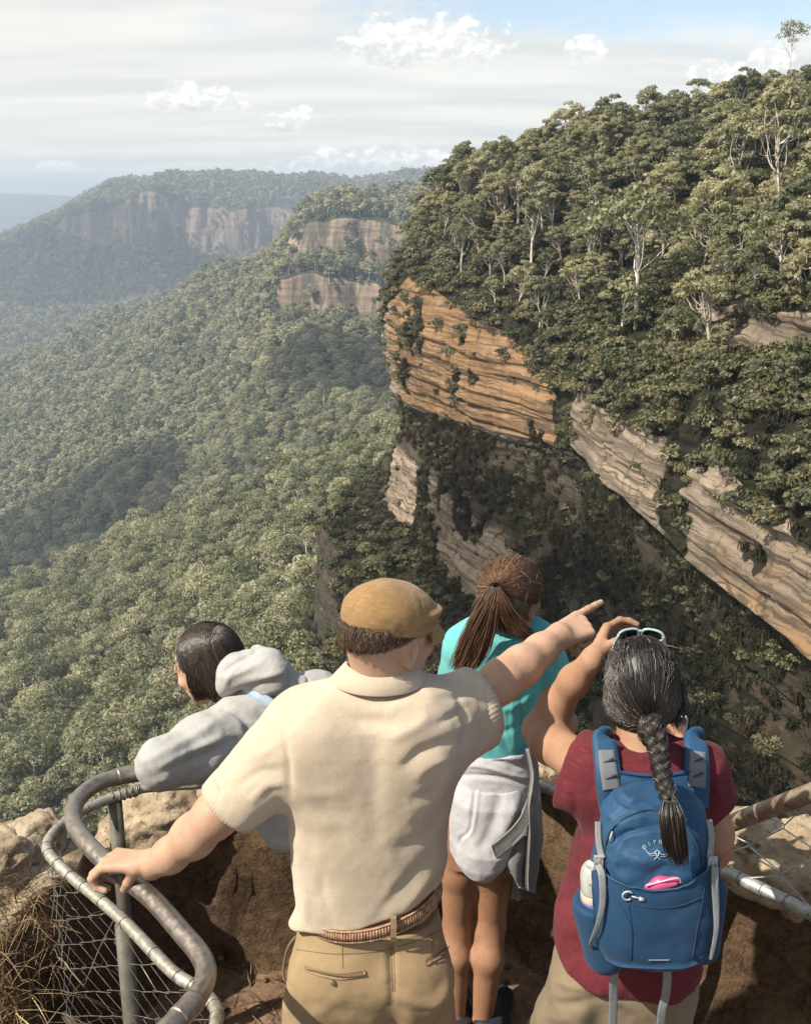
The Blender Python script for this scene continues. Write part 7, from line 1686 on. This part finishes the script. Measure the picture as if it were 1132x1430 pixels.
    # bag strap across her back
    q = [hit(hb, x, y, .007) for x, y in ((336, 962), (346, 968), (358, 975), (370, 983), (384, 992), (396, 1000))]; q = [x for x in q if x is not None]
    V = []; 
    for p in q: V += [p+np.array([-.006, -.003, -.018]), p+np.array([.010, -.003, .022]), p+np.array([.010, .006, .022]), p+np.array([-.006, .006, -.018])]
    F = [(4*i+j, 4*i+(j+1) % 4, 4*i+4+(j+1) % 4, 4*i+4+j) for i in range(len(q)-1) for j in range(4)]+[(0, 1, 2, 3), tuple(4*(len(q)-1)+j for j in range(4))]
    bag = empty('bag_strap', tuple(q[len(q)//2])); tag(bag, 'pale blue bag strap crossing the back of the grey hoodie', 'strap')
    mbx = MB(); mbx.add(V, F); mbx.build('strap', simple('pale_blue_canvas', (.30, .38, .47), .8, .1, 80, .4, 500), bag)
    mbx = MB(); mbx.tube([p+np.array([-.006, -.004, -.020]) for p in q], .0020, 5); mbx.build('dark_edge', simple('navy_edge', (.03, .035, .05), .8), bag)
    # bob
    T = lambda v: hc+R@(np.array(v)*.97); Rl = R
    hp = [el(T((0, -.022, .034)), (.087, .104, .096), R), el(T((0, -.050, -.020)), (.078, .070, .080), R, .04), el(T((0, -.030, -.070)), (.062, .055, .060), R, .03), cut(T((0, .060, .02)), R@np.array((0, 1, -.25)), .006),
          sub(el(T((0, .082, -.055)), (.085, .058, .085), R), .012)]
    ho, HV, HF = part('hair', hp, .0046, HAIR_K0, root, None, [(.02, .002, (1, 1, 1), 3)])
    r = np.random.default_rng(34); cen = T((0, -.022, .034)); paths = []
    def onhead(d): d = d/np.linalg.norm(d); e = R.T@d; k = 1/math.sqrt((e[0]/.0895)**2+(e[1]/.1065)**2+(e[2]/.0985)**2); return cen+d*k
    part_y = np.array((.0, .25, 1.0))
    for sgn in (-1, 1):
        for i in range(1050):
            y0 = r.uniform(-.75, .62); s0 = np.array((.02*sgn, y0, 1.0)); a = r.uniform(.55, 1); fy = r.uniform(-1.0, .30) if y0 < .1 else r.uniform(-.55, .46); e0 = np.array((sgn*.95, fy, -.25)); e0 /= np.linalg.norm(e0); s0 /= np.linalg.norm(s0); pts = []
            lf = r.uniform(.0005, .004)
            for t in np.linspace(0, 1, 8): p = onhead(R@(s0*(1-t)+e0*t+np.array((sgn*.5, 0, .25))*math.sin(math.pi*t)*.6)); pts.append(p+(p-cen)/np.linalg.norm(p-cen)*lf)
            end = np.array(pts[-1]); l = r.uniform(.055, .105); inn = R@np.array((-sgn*.9, -.15, 0))
            for t in (.3, .6, .85, 1.0): pts.append(end+np.array([0, .0, -1])*l*t+inn*(.030*t*t)+r.normal(0, .0015, 3))
            paths.append(pts)
    for i in range(700):       # back of the head down to the nape, turned under
        a = r.uniform(-1.3, 1.3); s0 = np.array((math.sin(a)*.1, -.2, 1.0)); e0 = np.array((math.sin(a), -math.cos(a), -.30)); s0 /= np.linalg.norm(s0); e0 /= np.linalg.norm(e0); pts = []
        for t in np.linspace(0, 1, 8): p = onhead(R@(s0*(1-t)+e0*t+np.array((math.sin(a), -math.cos(a), .5))*math.sin(math.pi*t)*.4)); pts.append(p+(p-cen)/np.linalg.norm(p-cen)*r.uniform(.0005, .003))
        end = np.array(pts[-1]); l = r.uniform(.05, .09); inn = R@np.array((-math.sin(a)*.5, .6, -.2))
        for t in (.3, .6, .85, 1.0): pts.append(end+np.array([0, 0, -1])*l*t+inn*(.028*t*t)+r.normal(0, .0015, 3))
        paths.append(pts)
    paths = lift_out(paths, hp, .0006, .0035)
    for i in range(80):
        s0 = r.normal(0, 1, 3); s0[2] = abs(s0[2]); s0 = R@(s0/np.linalg.norm(s0)); p = onhead(s0); g = r.normal(0, 1, 3)+np.array([0, 0, -.8]); g -= s0*(g@s0); g /= np.linalg.norm(g); l = r.uniform(.02, .06); paths.append(np.array([p+s0*.002, p+g*l*.5+s0*.005, p+g*l+s0*r.uniform(.002, .008)]))
    V, F = strands(paths, .0010); link('strands', mesh_data('strands', V-parent_off(root), F, HAIR_K), ho)
build_hoodie()
